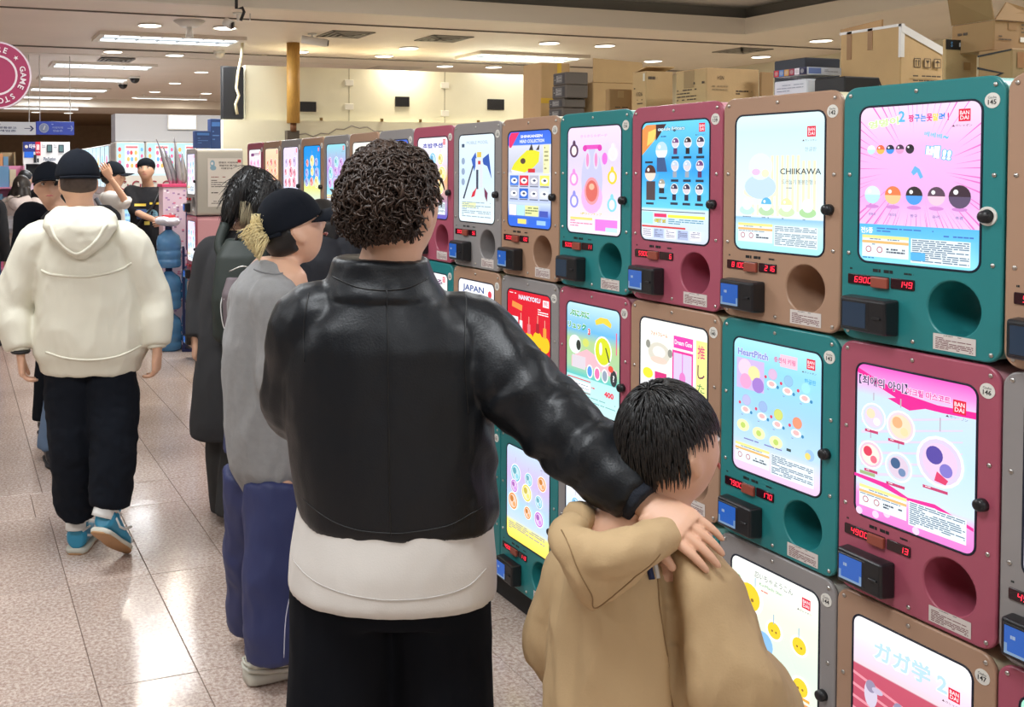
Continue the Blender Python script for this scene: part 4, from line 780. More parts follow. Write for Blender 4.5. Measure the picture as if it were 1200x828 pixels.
def _lines(s, D, H): s.set(0, 0, D, H); s.rect(.35, .05, .62, .3, S(160, 130, 90)); s.lines(.1, .62, .8, .7, 1, IKC, 4); return s
def artA(D, W, H):
    s = Art(.0003); s.set(0, 0, D, H); s.rect(.55, 0, .7, .3, S(205, 165, 45)); s.rect(.0, .55, .55, .63, S(205, 165, 45)); s.rect(.56, .0, .69, .28, S(212, 172, 50)); return None, s
carton((613, 634, 668, 73), 2.45, M['kraft'], 'tall kraft carton with yellow tape, farthest left of the boxes on top', art=artA)
def artG(D, W, H):
    f = Art(.0003); f.set(0, 0, W, H); f.rect(.12, .12, .88, .88, S(62, 58, 58)); f.rect(.25, .2, .7, .8, S(110, 105, 102)); f.lines(.3, .25, .65, .75, 4, S(160, 155, 150), 2); f.lines(.14, .3, .22, .7, 2, S(150, 150, 145), 3); return f, None
mg = mat('grey_brown_card', S(92, 82, 74), .6)
zs = TOPZ; zz = [TOPZ]
for i, (xl, xc, xr, yt, l) in enumerate(((643, 660, 668, 134.2-19, 'lowest'), (643, 661, 668, 115, 'second lowest'), (647, 664, 672, 99, 'second highest'), (648, 664, 672, 84, 'highest'))):
    a_ = onX(xc, [126, 115, 99, 84][i], 2.28); base_ = zz[-1]; t, D, W, H = carton((xl, xc, xr, [126, 115, 99, 84][i]), 2.28, mg, 'small dark grey carton, %s of the four stacked beside the tall kraft box' % l, 'small_carton', art=artG, minw=.1, base=base_); t['group'] = 'small dark cartons stacked in a pile'; zz.append(base_+H+.001)
carton((669, 695, 752, 96), 2.42, M['kraft'], 'open kraft carton with a raised brown flap, right of the small dark stack',
       flaps=lambda D, W, H: [((0, .002, H), (D, .002, H), (D, .002, H+.085), (0, .002, H+.095)), ((D, 0, H), (D, W, H), (D, W, H+.08), (D, 0, H+.08))],
       tape=lambda D, W, H: [('tape_strip', -.0012, 0, W*.42, W*.58, H*.35, H, M['btape'])])
carton((709, 714, 741, 104), 2.24, M['kraftd'], 'small brown carton in front of the open flap carton', minw=.1, art=lambda D, W, H: (None, _lines(Art(.0003), D, H)))
def artD(D, W, H):
    s = Art(.0003); s.set(0, 0, D, H); s.lines(.08, .12, .4, .2, 1, IKC, 5, .8)
    f = Art(.0003); f.set(0, 0, W, H); f.lines(.15, .35, .5, .4, 1, IKC, 7, .7); f.text(.55, .5, .09, '1026', IKC, .45); f.lines(.4, .62, .8, .78, 2, IKC, 9, .3); f.rect(.82, .05, .95, .22, S(210, 200, 180)); return f, s
carton((741, 757, 789, 83), 2.3, M['kraft'], 'kraft carton marked 1026 above the pink and teal machines', art=artD, flaps=lambda D, W, H: [((0, W, H), (D*1.1, W, H+.008), (D*1.15, W*.2, H+.02), (.02, W*.3, H+.02))])
def artE(D, W, H):
    s = Art(.0003); s.set(0, 0, D, H); s.text(.26, .22, .09, 'HSN', IKC, .12); s.lines(.55, .5, .85, .62, 2, IKC, 5, .5); s.lines(.1, .4, .4, .55, 2, S(150, 125, 88), 6, .4)
    f = Art(.0003); f.set(0, 0, W, H); f.rect(.28, .02, .62, .42, S(150, 120, 80)); f.lines(.05, .45, .7, .75, 4, IKC, 8, .35); f.lines(.6, .3, .95, .4, 1, IKC, 9, .5); return f, s
carton((792, 828, 890, 79), 2.32, M['kraft'], 'wide kraft carton with small print, right of the 1026 carton', art=artE)
carton((889, 892, 907, 84), 2.5, M['kraftd'], 'low brown carton wedged left of the game boxes')
wcard = mat('white_card', S(205, 210, 218), .45)
def artg1(D, W, H):
    f = Art(.0003); f.set(0, 0, W, H); f.lines(.1, .2, .9, .6, 3, S(150, 160, 175), 4, .3); return f, None
carton((907, 946, 1000, 92), 2.2, wcard, 'flat white carton at the bottom of the game boxes pile', 'game_box', art=artg1, minw=.12)
t_, D_, W_b, H_ = carton((954, 990, 1025, 89), 2.14, M['black'], 'flat black carton standing before the big taped kraft carton', 'game_box', minw=.12)
def artg2(D, W, H):
    f = Art(.0003); f.set(0, 0, W, H); f.rect(0, 0, 1, 1, S(60, 60, 90))
    for i, c in enumerate((S(190, 40, 50), S(90, 130, 190), S(200, 150, 80), S(160, 60, 80), S(220, 215, 225), S(50, 50, 80))): f.rect(.02+.16*i, .06, .16+.16*i, .94, c); f.ell(.09+.16*i, .5, .05, .3, tuple(x*.5+.2 for x in c))
    s = Art(.0003); s.set(0, 0, D, H); s.rect(0, 0, 1, 1, S(190, 195, 205)); s.rect(.03, .1, .4, .9, S(90, 110, 160)); s.lines(.5, .3, .9, .7, 2, S(110, 115, 130), 3); return f, s
p92 = onX(907, 92, 2.2).z+.002
carton((907, 946, 975, 80), 2.2, M['white'], 'white carton with colourful picture strip lying on the flat white carton', 'game_box', art=artg2, minw=.12, base=p92)
carton((907, 944, 985, 67), 2.34, mat('dark_blue_card', S(38, 42, 52), .4), 'dark slate carton behind the picture strip carton', 'game_box', minw=.1)
def tapeQ(D, W, H): return [('tape_strip', -.0012, .0, -.002, W+.002, H-.006, H+.0012, M['tape']), ('tape_strip', -.0012, .012, -.0012, .006, H*.55, H+.001, M['tape']), ('tape_strip', -.0012, 0, W*.45, W*.53, H*.7, H, M['btape']), ('tape_strip', -.0012, 0, W*.8, W*.88, H*.6, H, M['btape'])]
def artQ(D, W, H):
    f = Art(.0003); f.set(0, 0, W, H); f.text(.46, .79, .12, 'QANBA', S(20, 18, 18), .52, 0, .02); f.lines(.72, .92, .9, .95, 1, IKC, 4)
    s = Art(.0003); s.set(0, 0, D, H*.62); marks(s, .3, .12, .16); s.lines(.25, .5, .9, .9, 4, IKC, 6, .3); return f, s
tq, D, W, H = carton((985, 1056, 1106, 28), 2.35, M['kraft'], 'big kraft carton marked QANBA edged with clear tape', art=None, tape=tapeQ)
# the QANBA carton is taller at the front: its lid slopes away behind
body = [c for c in tq.children if c.name.startswith('carton_body')][0]
for v in body.data.vertices:
    if v.co.x > D*.5 and v.co.z > H*.5: v.co.z -= H*.30
a_, b_ = artQ(D, W, H); a_.build('front_print', INK, tq, 0, (-.0008, W, 0), (0, 0, -PI/2)); b_.build('side_print', INK, tq, 0, (0, -.0008, 0))
link('tape_strip', mesh('tape', [(-.001, -.002, H+.001), (-.001, -.002, H-.02), (D, -.002, H*.7-.02), (D, -.002, H*.7+.001)], [(0, 1, 2, 3)]), M['tape'], tq)
link('flap', mesh('flap', [(0, W, H), (D, W, H*.72), (D, W+.0, H*.72+.10), (.0, W, H+.01), (D*1.02, W-.003, H*.72), (D*1.02, W-.003, H*.72+.10)], [(0, 1, 2, 3), (1, 4, 5, 2)]), M['kraftd'], tq)
def artS(D, W, H):
    s = Art(.0003); s.set(0, 0, D, H); s.rect(0, 0, 1, .19, S(18, 18, 22)); s.text(.18, .09, .1, 'S', S(90, 150, 200), .05, 0, .03); s.lines(.4, .05, .9, .14, 1, S(190, 190, 195), 3, .9); s.rect(.55, .42, .76, .57, S(150, 110, 62)); return None, s
carton((1104, 1108, 1146, 46), 2.28, M['kraft'], 'slim kraft carton with a black band on top, right of the QANBA carton', art=artS, minw=.1)
def artT(D, W, H):
    f = Art(.0003); f.set(0, 0, W, H)
    f.poly([(0, .1), (1, .02), (1, .06), (0, .15)], S(25, 22, 22)); f.poly([(0, .4), (.8, .62), (0, .9), (0, .84), (.68, .62), (0, .46)], S(25, 22, 22)); s = Art(.0003); s.set(0, 0, D, H); s.rect(.15, .1, .35, .5, S(150, 100, 60)); s.lines(.5, .15, .9, .85, 4, IKC, 8, .4); return f, s
tT, D, W, H = carton((1146, 1186, 1225, 56), 2.3, M['kraftd'], 'brown carton with black chevron lines under the open carton at far right', art=artT)
zT = onX(1186, 56, 2.3).z+.002
def artU(D, W, H):
    s = Art(.0003); s.set(0, 0, D, H); s.rect(.32, .05, .52, .3, S(140, 105, 65)); s.lines(.1, .5, .4, .7, 2, IKC, 3, .4); s.rect(.6, .52, .82, .68, S(215, 210, 200)); s.lines(.62, .1, .8, .45, 3, IKC, 5, .4); f = Art(.0003); f.set(0, 0, W, H); f.lines(.1, .3, .4, .42, 1, IKC, 4, .7); return f, s
carton((1115, 1165, 1215, 23), 2.33, M['kraftd'], 'open brown carton with spread flaps on the far right pile', base=zT, art=artU,
       flaps=lambda D, W, H: [((0, 0, H), (0, W, H), (-.05, W*.75, H+.06), (-.05, -.02, H+.075)), ((0, 0, H), (D, 0, H), (D*.8, -.0, H+.03), (D*.35, .01, H+.045))])

# ------------------------------------------------------------------ far store: rear bank of capsule machines facing us
def farmachine(x, y, z, rz, label, pcols, blobs, seed, w=.56, h=.36, ringc=S(170, 60, 80), loc_frame=M['white']):
    t = empty('lit_capsule_machine', (x, y, z), rz, label, 'vending machine')
    bm = bmesh.new(); addbox(bm, -w/2, w/2, 0, .4, 0, .62, .02, 2); link('housing', bm_mesh(bm, 'h'), loc_frame, t)
    a = Art(.0004); a.set(-w/2+.015, .24, w/2-.015, .605); a.rect(0, 0, 1, 1, pcols[0], pcols[1]); r = random.Random(seed)
    a.rect(.3, .06, .8, .94, (1, 1, 1)); a.rect(.33, .1, .77, .16, S(230, 120, 130))
    for i in range(9): a.ell(.4+.15*(i % 3)+r.uniform(-.02, .02), .3+.2*(i//3), .055, .07, r.choice(blobs))
    for i in range(4): a.ell(.1, .2+.2*i, .06, .07, r.choice(blobs)); a.ell(.92, .2+.2*i, .05, .06, r.choice(blobs))
    a.build('poster', LIT, t, -.002)
    for sx in (-.23*w, .2*w):
        bm = bmesh.new(); V, F = tubepath([Vector((sx+.045*math.cos(q*PI/10), -.012, .13+.045*math.sin(q*PI/10))) for q in range(3, 22)], .008, 6); link('crank_ring', mesh('r', V, F, True), mat_ring, t)
    box('coin_slot', .38*w, .46*w, -.012, 0, .11, .15, M['black'], t, .003)
    return t
mat_ring = mat('red_ring', S(165, 60, 80), .4)
ICE = (S(190, 235, 255), S(215, 245, 255)); BLB = [S(240, 120, 160), S(120, 190, 240), S(250, 200, 110), S(180, 150, 230), S(245, 90, 90)]
YB = 11.2
zb = onY(170, 166, YB).z-.62
xs = [onY(x, 180, YB).x for x in (135, 170.5, 205.5, 241, 276)]
for i, l in enumerate(('leftmost of the white lit machines behind the man in black', 'second white lit machine, behind the head of the man in black', 'third white lit machine, behind the silver leaves of the rack', 'rightmost white lit machine, behind the rack and grey machine')):
    xc = (xs[i]+xs[i+1])/2; farmachine(xc, YB, zb, 0, l, ICE, BLB, i, (xs[i+1]-xs[i])*.98)
    t = empty('lit_capsule_machine', (xc, YB, zb-.63), 0, l.replace('white lit', 'lower white'), 'vending machine'); w_ = (xs[1]-xs[0])*.98
    box('housing', -w_/2, w_/2, 0, .4, 0, .62, M['white'], t, .02); a = Art(.0004); a.set(-w_/2+.03, .05, w_/2-.03, .56); a.rect(0, 0, 1, 1, S(170, 220, 240), S(200, 245, 252)); a.lines(.1, .1, .9, .5, 3, S(130, 180, 225), i); a.build('poster', LIT, t, -.002)
t = empty('machine_base', ((xs[0]+xs[-1])/2, YB+.2, 0), 0, 'white base cabinet under the white machines behind the man in black', 'cabinet'); box('base_body', -(xs[-1]-xs[0])/2, (xs[-1]-xs[0])/2, -.19, .2, 0, zb-.64, M['white'], t, .01)
# the row beyond it running away from us, seen edge on
for i in range(9):
    y = YB+.62+i*.36
    t = empty('lit_capsule_machine', (1.72, y, zb), -PI/2, 'narrow lit machine, number %s in the receding glowing row left of the man in black' % ORD[i+1], 'vending machine')
    box('housing', -.17, .17, 0, .35, 0, .6, M['white'], t, .015); a = Art(.0004); a.set(-.15, .1, .15, .58); a.rect(0, 0, 1, 1, ICE[0], ICE[1]); a.ell(.5, .35, .2, .14, BLB[i % 5]); a.ell(.4, .65, .15, .1, BLB[(i+2) % 5]); a.lines(.2, .8, .8, .95, 3, S(150, 190, 220), i); a.build('poster', LIT, t, -.002)
t = empty('machine_base', (1.9, YB+2.1, 0), 0, 'white counter under the receding glowing row of machines', 'counter'); box('base_body', -.18, .17, -1.66, 1.7, 0, zb-.004, M['white'], t, .01)
# bulkhead with a lit blank panel above them
a1 = onY(135, 133, YB+.05); a2 = onY(262, 133, YB+.05)
struct(box('wall_bulkhead', a1.x, 3.3, YB+.05, YB+.35, zb+.625, a1.z, M['wallg']))
p0 = onY(197, 134, YB); p1 = onY(231, 152, YB); t = empty('glowing_panel', ((p0.x+p1.x)/2, YB+.04, p1.z), 0, 'blank glowing white panel on the grey wall above the white machines', 'light panel'); w_ = (p1.x-p0.x)/2
box('panel_frame', -w_, w_, -.02, 0, 0, p0.z-p1.z, M['white'], t); box('panel_glow', -w_+.01, w_-.01, -.024, -.0201, .01, p0.z-p1.z-.01, emat('panel_light', (.93, .96, 1), 1.1), t)
# blue cartons above the grey machine side
blu = mat('blue_card', S(38, 66, 120), .45)
for (x0, y0, x1, y1, Y, l) in ((229, 153, 247, 171, 8.35, 'low dark blue carton on top of the lone grey machine'), (247, 139, 259, 171, 8.48, 'tall blue carton standing on the lone grey machine')):
    p = onY(x0, y0, Y); q = onY(x1, y1, Y); t = empty('blue_carton', ((p.x+q.x)/2, Y, BASEZ+3*PH-.004), 0, l, 'box'); w_ = (q.x-p.x)/2
    box('carton_body', -w_, w_, 0, .10 if Y < 8.4 else .12, 0, p.z-(BASEZ+3*PH-.004), blu, t, .004); a = Art(.0004); a.set(-w_, 0, w_, p.z-1.85); a.rect(.1, .1, .9, .25, S(70, 120, 190)); a.lines(.15, .4, .85, .8, 3, S(90, 130, 190), 2, .3); a.build('front_print', INK, t, -.002)

# ------------------------------------------------------------------ hanging signs, round sign
def hang_sign(x0, x1, y0, y1, Y, bg, label, fg, disc, arrow_u, txt):
    p = onY(x0, y0, Y); q = onY(x1, y1, Y); w_ = q.x-p.x; h = p.z-q.z
    t = empty('hanging_sign', (p.x, Y, q.z), 0, label, 'sign'); box('sign_board', 0, w_, 0, .05, 0, h, bg, t, .004)
    a = Art(.0006); a.set(0, 0, w_, h); r_ = .36*h/w_; a.ell(.2, .5, r_, None, disc[0]); a.ell(.2, .5, r_*.86, None, disc[1]); a.poly([(.17, .62), (.22, .3), (.24, .34), (.2, .66)], disc[2])
    a.lines(.4, .18, .62, .27, 1, fg, 2, .8)
    a.text(.56, .46, .16, txt[0], fg, .28, 0, .02); a.text(.56, .7, .16, txt[1], fg, .26, 0, .02)
    u = arrow_u; a.rect(u-.08, .48, u+.02, .53, fg); a.poly([(u, .3), (u+.03, .3), (u+.07, .505), (u+.03, .71), (u, .71), (u+.035, .505)], fg); a.build('sign_print', INK, t, -.001)
    for k in (.1, .9): cyl('hanger', (w_*k, .025, h), (w_*k, .025, (CEIL if not (C2[0] < p.x+w_*k < C2[2] and C2[1] < Y < C2[3]) else 3.0)-q.z), .006, M['white'], t, n=6)
hang_sign(-34, 42, 142, 158, 12.0, mat('sign_white', S(200, 205, 215), .4, emit=S(200, 205, 215), estr=.25), 'pale hanging direction sign with a blue disc and arrow, left of the blue one', S(60, 70, 120), (S(40, 55, 130), S(40, 55, 130), S(200, 210, 240)), .9, ('영풍문고', '게임존'))
hang_sign(42.5, 87, 142, 158, 12.0, mat('sign_blue', S(32, 60, 165), .35, emit=S(32, 60, 165), estr=.4), 'blue hanging direction sign with white disc and arrow', S(170, 190, 240), (S(190, 205, 235), S(150, 170, 215), S(240, 245, 255)), .9, ('리빙타워', '캡슐존'))
c = atD(-4, 88, 5.6); t = empty('round_sign', (c.x, c.y, c.z), -.1, 'round crimson hanging sign cut off at the left edge with curved lettering', 'sign')
bm = bmesh.new(); r0 = .19*1.0; addcyl(bm, (0, 0, 0), (0, .03, 0), r0, r0, 40); link('sign_disc', bm_mesh(bm, 'd'), mat('sign_crimson', S(172, 44, 92), .4), t)
a = Art(.0006); a.set(-r0, -r0, r0, r0); a.ell(.5, .5, .5, None, S(235, 215, 225), 40); a.ell(.5, .5, .475, None, S(172, 44, 92), 40); a.ell(.5, .5, .3, None, S(240, 225, 230), 32); a.ell(.5, .5, .27, None, S(172, 44, 92), 32)
for i, ch in enumerate('GAME STORE ★ GAME STORE ★ '):
    th = math.radians(195-i*13.85)
    if ch != ' ': a.text(.5+.385*math.cos(th), .5-.385*math.sin(th), .085 if ch != '★' else .07, ch, S(250, 235, 240), None, th-PI/2, .02)
a.build('sign_print', INK, t, -.001); cyl('hanger', (0, .015, r0), (0, .015, 3.1-c.z), .005, M['white'], t, n=6)

# ------------------------------------------------------------------ console display wall and shelves at far left
Y0 = 15.0
p = onY(27, 166, Y0); q = onY(122, 192, Y0); t = empty('console_display', (p.x, Y0, 0), 0, 'white fascia of the game console counter with red square badge and console pictures', 'display')
w_ = q.x-p.x-.5; box('fascia', 0, w_, 0, .2, q.z, p.z, M['white'], t, .01); box('counter_body', 0, w_, -.3, .2, 0, 1.0, mat('counter_navy', S(40, 45, 75), .4), t, .01); box('shelf_back', 0, w_, .12, .2, 1.0, q.z, M['dark'], t)
for k in (0, w_*.5, w_-.03): box('upright', k, k+.03, -.1, .12, 1.0, q.z, M['white'], t)
a = Art(.001); h = p.z-q.z; a.set(0, q.z, w_, p.z)
a.rect(0, 0, 1, 1, S(238, 235, 232)); a.rect(.0, .0, .3, .45, S(35, 50, 130)); a.ell(.07, .22, .035, None, S(225, 215, 200)); a.text(.2, .2, .2, '타워', (.9, .9, .95), .14, 0, .03); a.rect(.02, .45, .22, .72, S(30, 110, 225))
a.rect(.26, 0, .37, .62, S(205, 25, 55)); a.rect(.285, .12, .31, .36, (1, 1, 1)); a.rect(.318, .12, .343, .36, (1, 1, 1)); a.ell(.297, .18, .006, None, S(205, 25, 55)); a.ell(.33, .29, .006, None, S(205, 25, 55)); a.text(.315, .48, .08, 'SWITCH', (1, 1, 1), .08)
for u in (.5, .75): a.rect(u, .12, u+.12, .48, S(40, 50, 60)); a.rect(u+.02, .17, u+.1, .43, S(80, 110, 110)); a.lines(u-.1, .1, u-.03, .3, 3, S(120, 120, 130), 3)
a.rect(.22, .58, .28, .95, S(25, 28, 35)); a.rect(.29, .75, .33, .93, S(30, 32, 38)); a.text(.56, .8, .22, 'PlayStation', S(60, 70, 100), .26, 0, .02); a.build('fascia_print', LITFAR2 if 0 else INK, t, -.001)
for i in range(4):
    g = Art(.0005); g.set(0, 0, .16, .2); g.rect(0, 0, 1, 1, (S(30, 60, 150), S(60, 120, 190), S(40, 40, 60), S(90, 140, 200), S(150, 50, 60), S(60, 60, 110))[i]); g.rect(.1, .3, .9, .7, S(180, 200, 230))
    o = empty('game_case_box', (p.x+.06+i*.19, Y0-.2, 1.002), 0, 'boxed game on the console counter, place %s from the left' % ORD[i+1], 'box'); box('case', 0, .16, 0, .05, 0, .2, M['dark'], o); g.build('case_print', INK, o, -.001)
# pink shelf unit with goods between the hooded girl and the counter
_cn = {S(235, 130, 170): 'pink', S(240, 170, 120): 'orange', S(230, 210, 220): 'pale', S(190, 90, 130): 'plum', S(120, 170, 210): 'blue', S(240, 225, 190): 'cream'}
def shelf_unit(x, y, w, h, label, m, seed, rz=0, short=''):
    t = empty('goods_shelf', (x, y, 0), rz, label, 'shelf'); box('back_board', 0, w, .3, .33, 0, h, m, t); n = 5
    for k in (0, w-.02): box('side_board', k, k+.02, 0, .3, 0, h, m, t)
    for i in range(n): box('shelf_board', .02, w-.02, 0, .3, h*i/n+.05, h*i/n+.07, m, t)
    r = random.Random(seed)
    for i in range(n):
        x0 = .03; 
        q_ = -1
        while x0 < w-.12:
            q_ += 1
            ww = r.uniform(.07, .14); hh = r.uniform(.12, h/n-.06)
            if x0+ww > w-.02: break
            c = r.choice([S(235, 130, 170), S(240, 170, 120), S(230, 210, 220), S(190, 90, 130), S(120, 170, 210), S(240, 225, 190)])
            o = empty('boxed_toy', (0, 0, 0), rz, '%s toy box, %s from the left on the %s board, %s' % (_cn[c], ORD[1+q_], ('lowest', 'second', 'third', 'fourth', 'top')[i], short), 'box', 'boxed toys on the far shelves')
            v = Matrix.Rotation(rz, 3, 'Z') @ Vector((x0, .05, 0)); o.location = (x+v.x, y+v.y, h*i/n+.0705); box('toy_box', 0, ww, 0, .2, 0, hh, _cm(c), o)
            x0 += ww+.008
    return t
_cmc = {}
def _cm(c):
    if c not in _cmc: _cmc[c] = mat('toy_card', c, .5)
    return _cmc[c]
pp_ = onY(4, 300, 13.2); shelf_unit(pp_.x-.35, 13.2, .62, 1.72, 'pink goods shelf at the far left behind the hooded girl', mat('pink_board', S(235, 150, 185), .5), 3, 0, 'pink shelf')
pp_ = onY(19, 300, 14.2); shelf_unit(pp_.x, 14.2, .5, 1.55, 'low pale shelf of toys before the console counter', mat('pale_board', S(225, 190, 200), .5), 5, 0, 'pale shelf')
pp_ = onY(4, 300, 16.5); shelf_unit(pp_.x-.8, 16.5, 1.0, 1.95, 'tall tan shelf of goods behind the pink shelf', mat('tan_board', S(185, 160, 120), .5), 8, 0, 'tan shelf')

# ------------------------------------------------------------------ blue bottle rack stand with silver leaves
rk = empty('display_rack', (2.02, 8.98, 0), -.2, 'navy metal rack holding blue water cooler bottles beside the grey machine', 'rack')
for (x, y) in ((-.02, -.06), (.16, -.06), (-.02, .12), (.16, .12)): box('post', x-.011, x+.011, y-.011, y+.011, .02, 1.36 if x > 0 else .95, M['navy'], rk)
box('foot_frame', -.04, .2, -.1, .15, 0, .022, M['navy'], rk)
for z in (.05, .45, .87): box('rack_shelf', -.03, .17, -.07, .13, z, z+.012, M['navy'], rk)
a = Art(.0006); a.set(.0, 0, .15, .42); a.rect(0, 0, 1, 1, S(28, 38, 90)); a.text(.5, .1, .06, 'PLAY', S(200, 210, 240), .6); a.ell(.5, .5, .35, .2, S(140, 135, 145)); a.ell(.45, .7, .25, .15, S(110, 90, 90)); o = a.build('header_card', INK, rk, -.074); o.location = (.0, 0, .93)
box('header_backing', .0, .15, -.0725, -.068, .93, 1.35, M['navy'], rk)
water = mat('blue_bottle_plastic', S(70, 150, 215), .12, emit=None); water.node_tree.nodes['Principled BSDF'].inputs['Transmission Weight'].default_value = .55; water.node_tree.nodes['Principled BSDF'].inputs['Base Color'].default_value = (*S(105, 170, 220), 1)
def bottle(x, y, z, l):
    t = empty('water_bottle', (x, y, z), 0, l, 'bottle'); prof = [(.0, 0), (.1, 0), (.115, .02), (.115, .07), (.108, .08), (.115, .09), (.115, .15), (.108, .16), (.115, .17), (.115, .24), (.1, .29), (.05, .33), (.03, .345), (.03, .37), (0, .37)]; n = 24
    V = [(r*math.cos(2*PI*k/n), r*math.sin(2*PI*k/n), h) for r, h in prof for k in range(n)]; F = [(j*n+k, j*n+(k+1) % n, (j+1)*n+(k+1) % n, (j+1)*n+k) for j in range(len(prof)-1) for k in range(n)]
    link('bottle_body', mesh('b', V, F, True), water, t); cyl('bottle_cap', (0, 0, .345), (0, 0, .375), .033, M['navy'], t)
for i, (z, l) in enumerate(((.003, 'lowest blue water bottle of the pile beside the navy rack'), (.385, 'middle blue water bottle of the pile beside the navy rack'), (.767, 'topmost blue water bottle under the clear bag beside the navy rack'))): bottle(1.875, 9.04, z, l)
for i, z in enumerate((.065, .465)): bottle(2.10, 8.995, z, 'blue water bottle inside the navy rack, %s' % ('lower' if i == 0 else 'upper'))
bg = empty('clear_bag', (1.875, 9.04, 1.147), 0, 'crumpled clear bag with red goods on top of the blue bottles', 'bag')
bm = bmesh.new(); bmesh.ops.create_icosphere(bm, subdivisions=3, radius=.12)
for v in bm.verts: v.co.z *= .42; v.co *= 1+.18*noise.noise(v.co*14); 
bmesh.ops.transform(bm, matrix=Matrix.Translation((0, 0, .045)), verts=bm.verts); link('bag_skin', bm_mesh(bm, 'b'), mat('clear_film', S(215, 215, 225), .15, spec=.8), bg)
bm = bmesh.new(); addcyl(bm, (0, 0, .07), (0, 0, .10), .075, .06, 14); link('red_lid', bm_mesh(bm, 'b'), mat('red_goods', S(190, 40, 50), .4), bg)
# patterned stand with tall silver foil leaves
ps = empty('foil_stand', (1.99, 9.37, 0), 0, 'pale pink patterned stand topped with tall silver foil leaves', 'stand'); box('stand_column', -.12, .13, -.1, .1, 0, 1.52, mat('patterned_pink', S(222, 196, 210), .5), ps, .004)
a = Art(.0005); a.set(-.12, .3, .13, 1.5); r = random.Random(2)
for i in range(120): u, v = r.random()*.9, r.random()*.97; a.rect(u, v, u+.09, v+.012, r.choice([S(215, 120, 150), S(170, 130, 180), S(245, 240, 245), S(150, 110, 140)]))
a.build('stand_print', INK, ps, -.102)['kind'] = 'stuff'; box('red_rim', -.13, .14, -.11, .11, 1.5, 1.53, mat('rose_rim', S(205, 70, 110), .4), ps, .003)
foil = mat('silver_foil', S(175, 170, 178), .25, .7, bump=.4, bscale=30)
for i, (bx, tx, h, w_) in enumerate(((-.03, -.17, .42, .04), (.02, -.10, .36, .045), (.06, .0, .44, .045), (.1, .09, .3, .05), (.0, -.03, .28, .05))):
    V = []; F = []; n = 12
    for j in range(n+1):
        s = j/n; cx = bx+(tx-bx)*s**1.2; z = 1.53+h*s; ww = w_*math.sin(PI*min(1, s*.9+.12))**.7*(1-s*.75)
        V += [(cx-ww, -.012-.02*s, z), (cx, -.03+.0*s, z+.004), (cx+ww, -.012-.02*s, z), (cx, .006, z)]
    for j in range(n):
        for k in range(4): F.append((j*4+k, j*4+(k+1) % 4, (j+1)*4+(k+1) % 4, (j+1)*4+k))
    F.append((3, 2, 1, 0)); F.append((n*4, n*4+1, n*4+2, n*4+3)); link('foil_leaf', mesh('leaf', V, F, True), foil, ps, (0, (-.03, .02, -.02, .03, .05)[i], 0))
# ------------------------------------------------------------------ people kit
from mathutils.bvhtree import BVHTree
TMP = bpy.data.scenes.new('tmp_build')
def vjoin(parts):
    V = []; F = []
    for v, f in parts: k = len(V); V += [Vector(p) for p in v]; F += [tuple(i+k for i in q) for q in f]
    return V, F
def solid(name, parts, voxel=.008, smooth=4, fac=.5):
    V, F = vjoin(parts); me = mesh(name, V, F); bm = bmesh.new(); bm.from_mesh(me); bmesh.ops.recalc_face_normals(bm, faces=bm.faces); bm.to_mesh(me); bm.free()
    o = bpy.data.objects.new('tmp', me); TMP.collection.objects.link(o)
    r = o.modifiers.new('r', 'REMESH'); r.mode = 'VOXEL'; r.voxel_size = voxel
    if smooth: s = o.modifiers.new('s', 'SMOOTH'); s.iterations = smooth; s.factor = fac
    TMP.view_layers[0].update(); dg = TMP.view_layers[0].depsgraph; dg.update()
    out = bpy.data.meshes.new_from_object(o.evaluated_get(dg)); bpy.data.objects.remove(o); bpy.data.meshes.remove(me)
    out.name = name; out.polygons.foreach_set('use_smooth', [True]*len(out.polygons)); return out
def displace(me, fn):
    """fn(co, normal) -> offset along the normal"""
    nr = [v.normal.copy() for v in me.vertices]
    for v, n in zip(me.vertices, nr): v.co += n*fn(v.co, n)
    me.update(); return me
def folds(me, amp, sc=(9, 9, 4), seed=0, ridge=.6, mask=None):
    off = Vector((seed*3.1, seed*1.7, seed*2.3)); S_ = Vector(sc)
    def f(co, n):
        p = Vector((co.x*S_.x, co.y*S_.y, co.z*S_.z))+off; w = noise.noise(p*.5+off)*.6
        a = noise.noise(p+Vector((w, w, w))); b = noise.noise(p*2.1+off)
        h = (1-abs(a)*2.2)*ridge+a*(1-ridge)+b*.3; k = mask(co) if mask else 1
        return amp*h*k
    return displace(me, f)
def loft(rings, n=24, p=2.0, cap=True):
    """rings: (centre, ax, ay) half-axis vectors"""
    V = []; F = []
    for c, ax, ay in rings:
        for k in range(n):
            t = 2*PI*k/n; ct, st = math.cos(t), math.sin(t)
            V.append(Vector(c)+Vector(ax)*(math.copysign(abs(ct)**(2/p), ct))+Vector(ay)*(math.copysign(abs(st)**(2/p), st)))
    for j in range(len(rings)-1):
        for k in range(n): F.append((j*n+k, j*n+(k+1) % n, (j+1)*n+(k+1) % n, (j+1)*n+k))
    if cap: F.append(tuple(range(n))[::-1]); F.append(tuple(range((len(rings)-1)*n, len(rings)*n)))
    return V, F
def smoothpath(pts, rad, sub=6):
    """Catmull-Rom through the joints so limbs bend softly"""
    P = [Vector(p) for p in pts]; Q = [P[0]*2-P[1]]+P+[P[-1]*2-P[-2]]; out = []; R = []
    for i in range(len(P)-1):
        a, b, c, d = Q[i:i+4]
        for k in range(sub):
            t = k/sub; out.append(.5*((2*b)+(c-a)*t+(2*a-5*b+4*c-d)*t*t+(3*b-a-3*c+d)*t**3)); R.append(rad[i]+(rad[i+1]-rad[i])*t)
    out.append(P[-1]); R.append(rad[-1]); return out, R
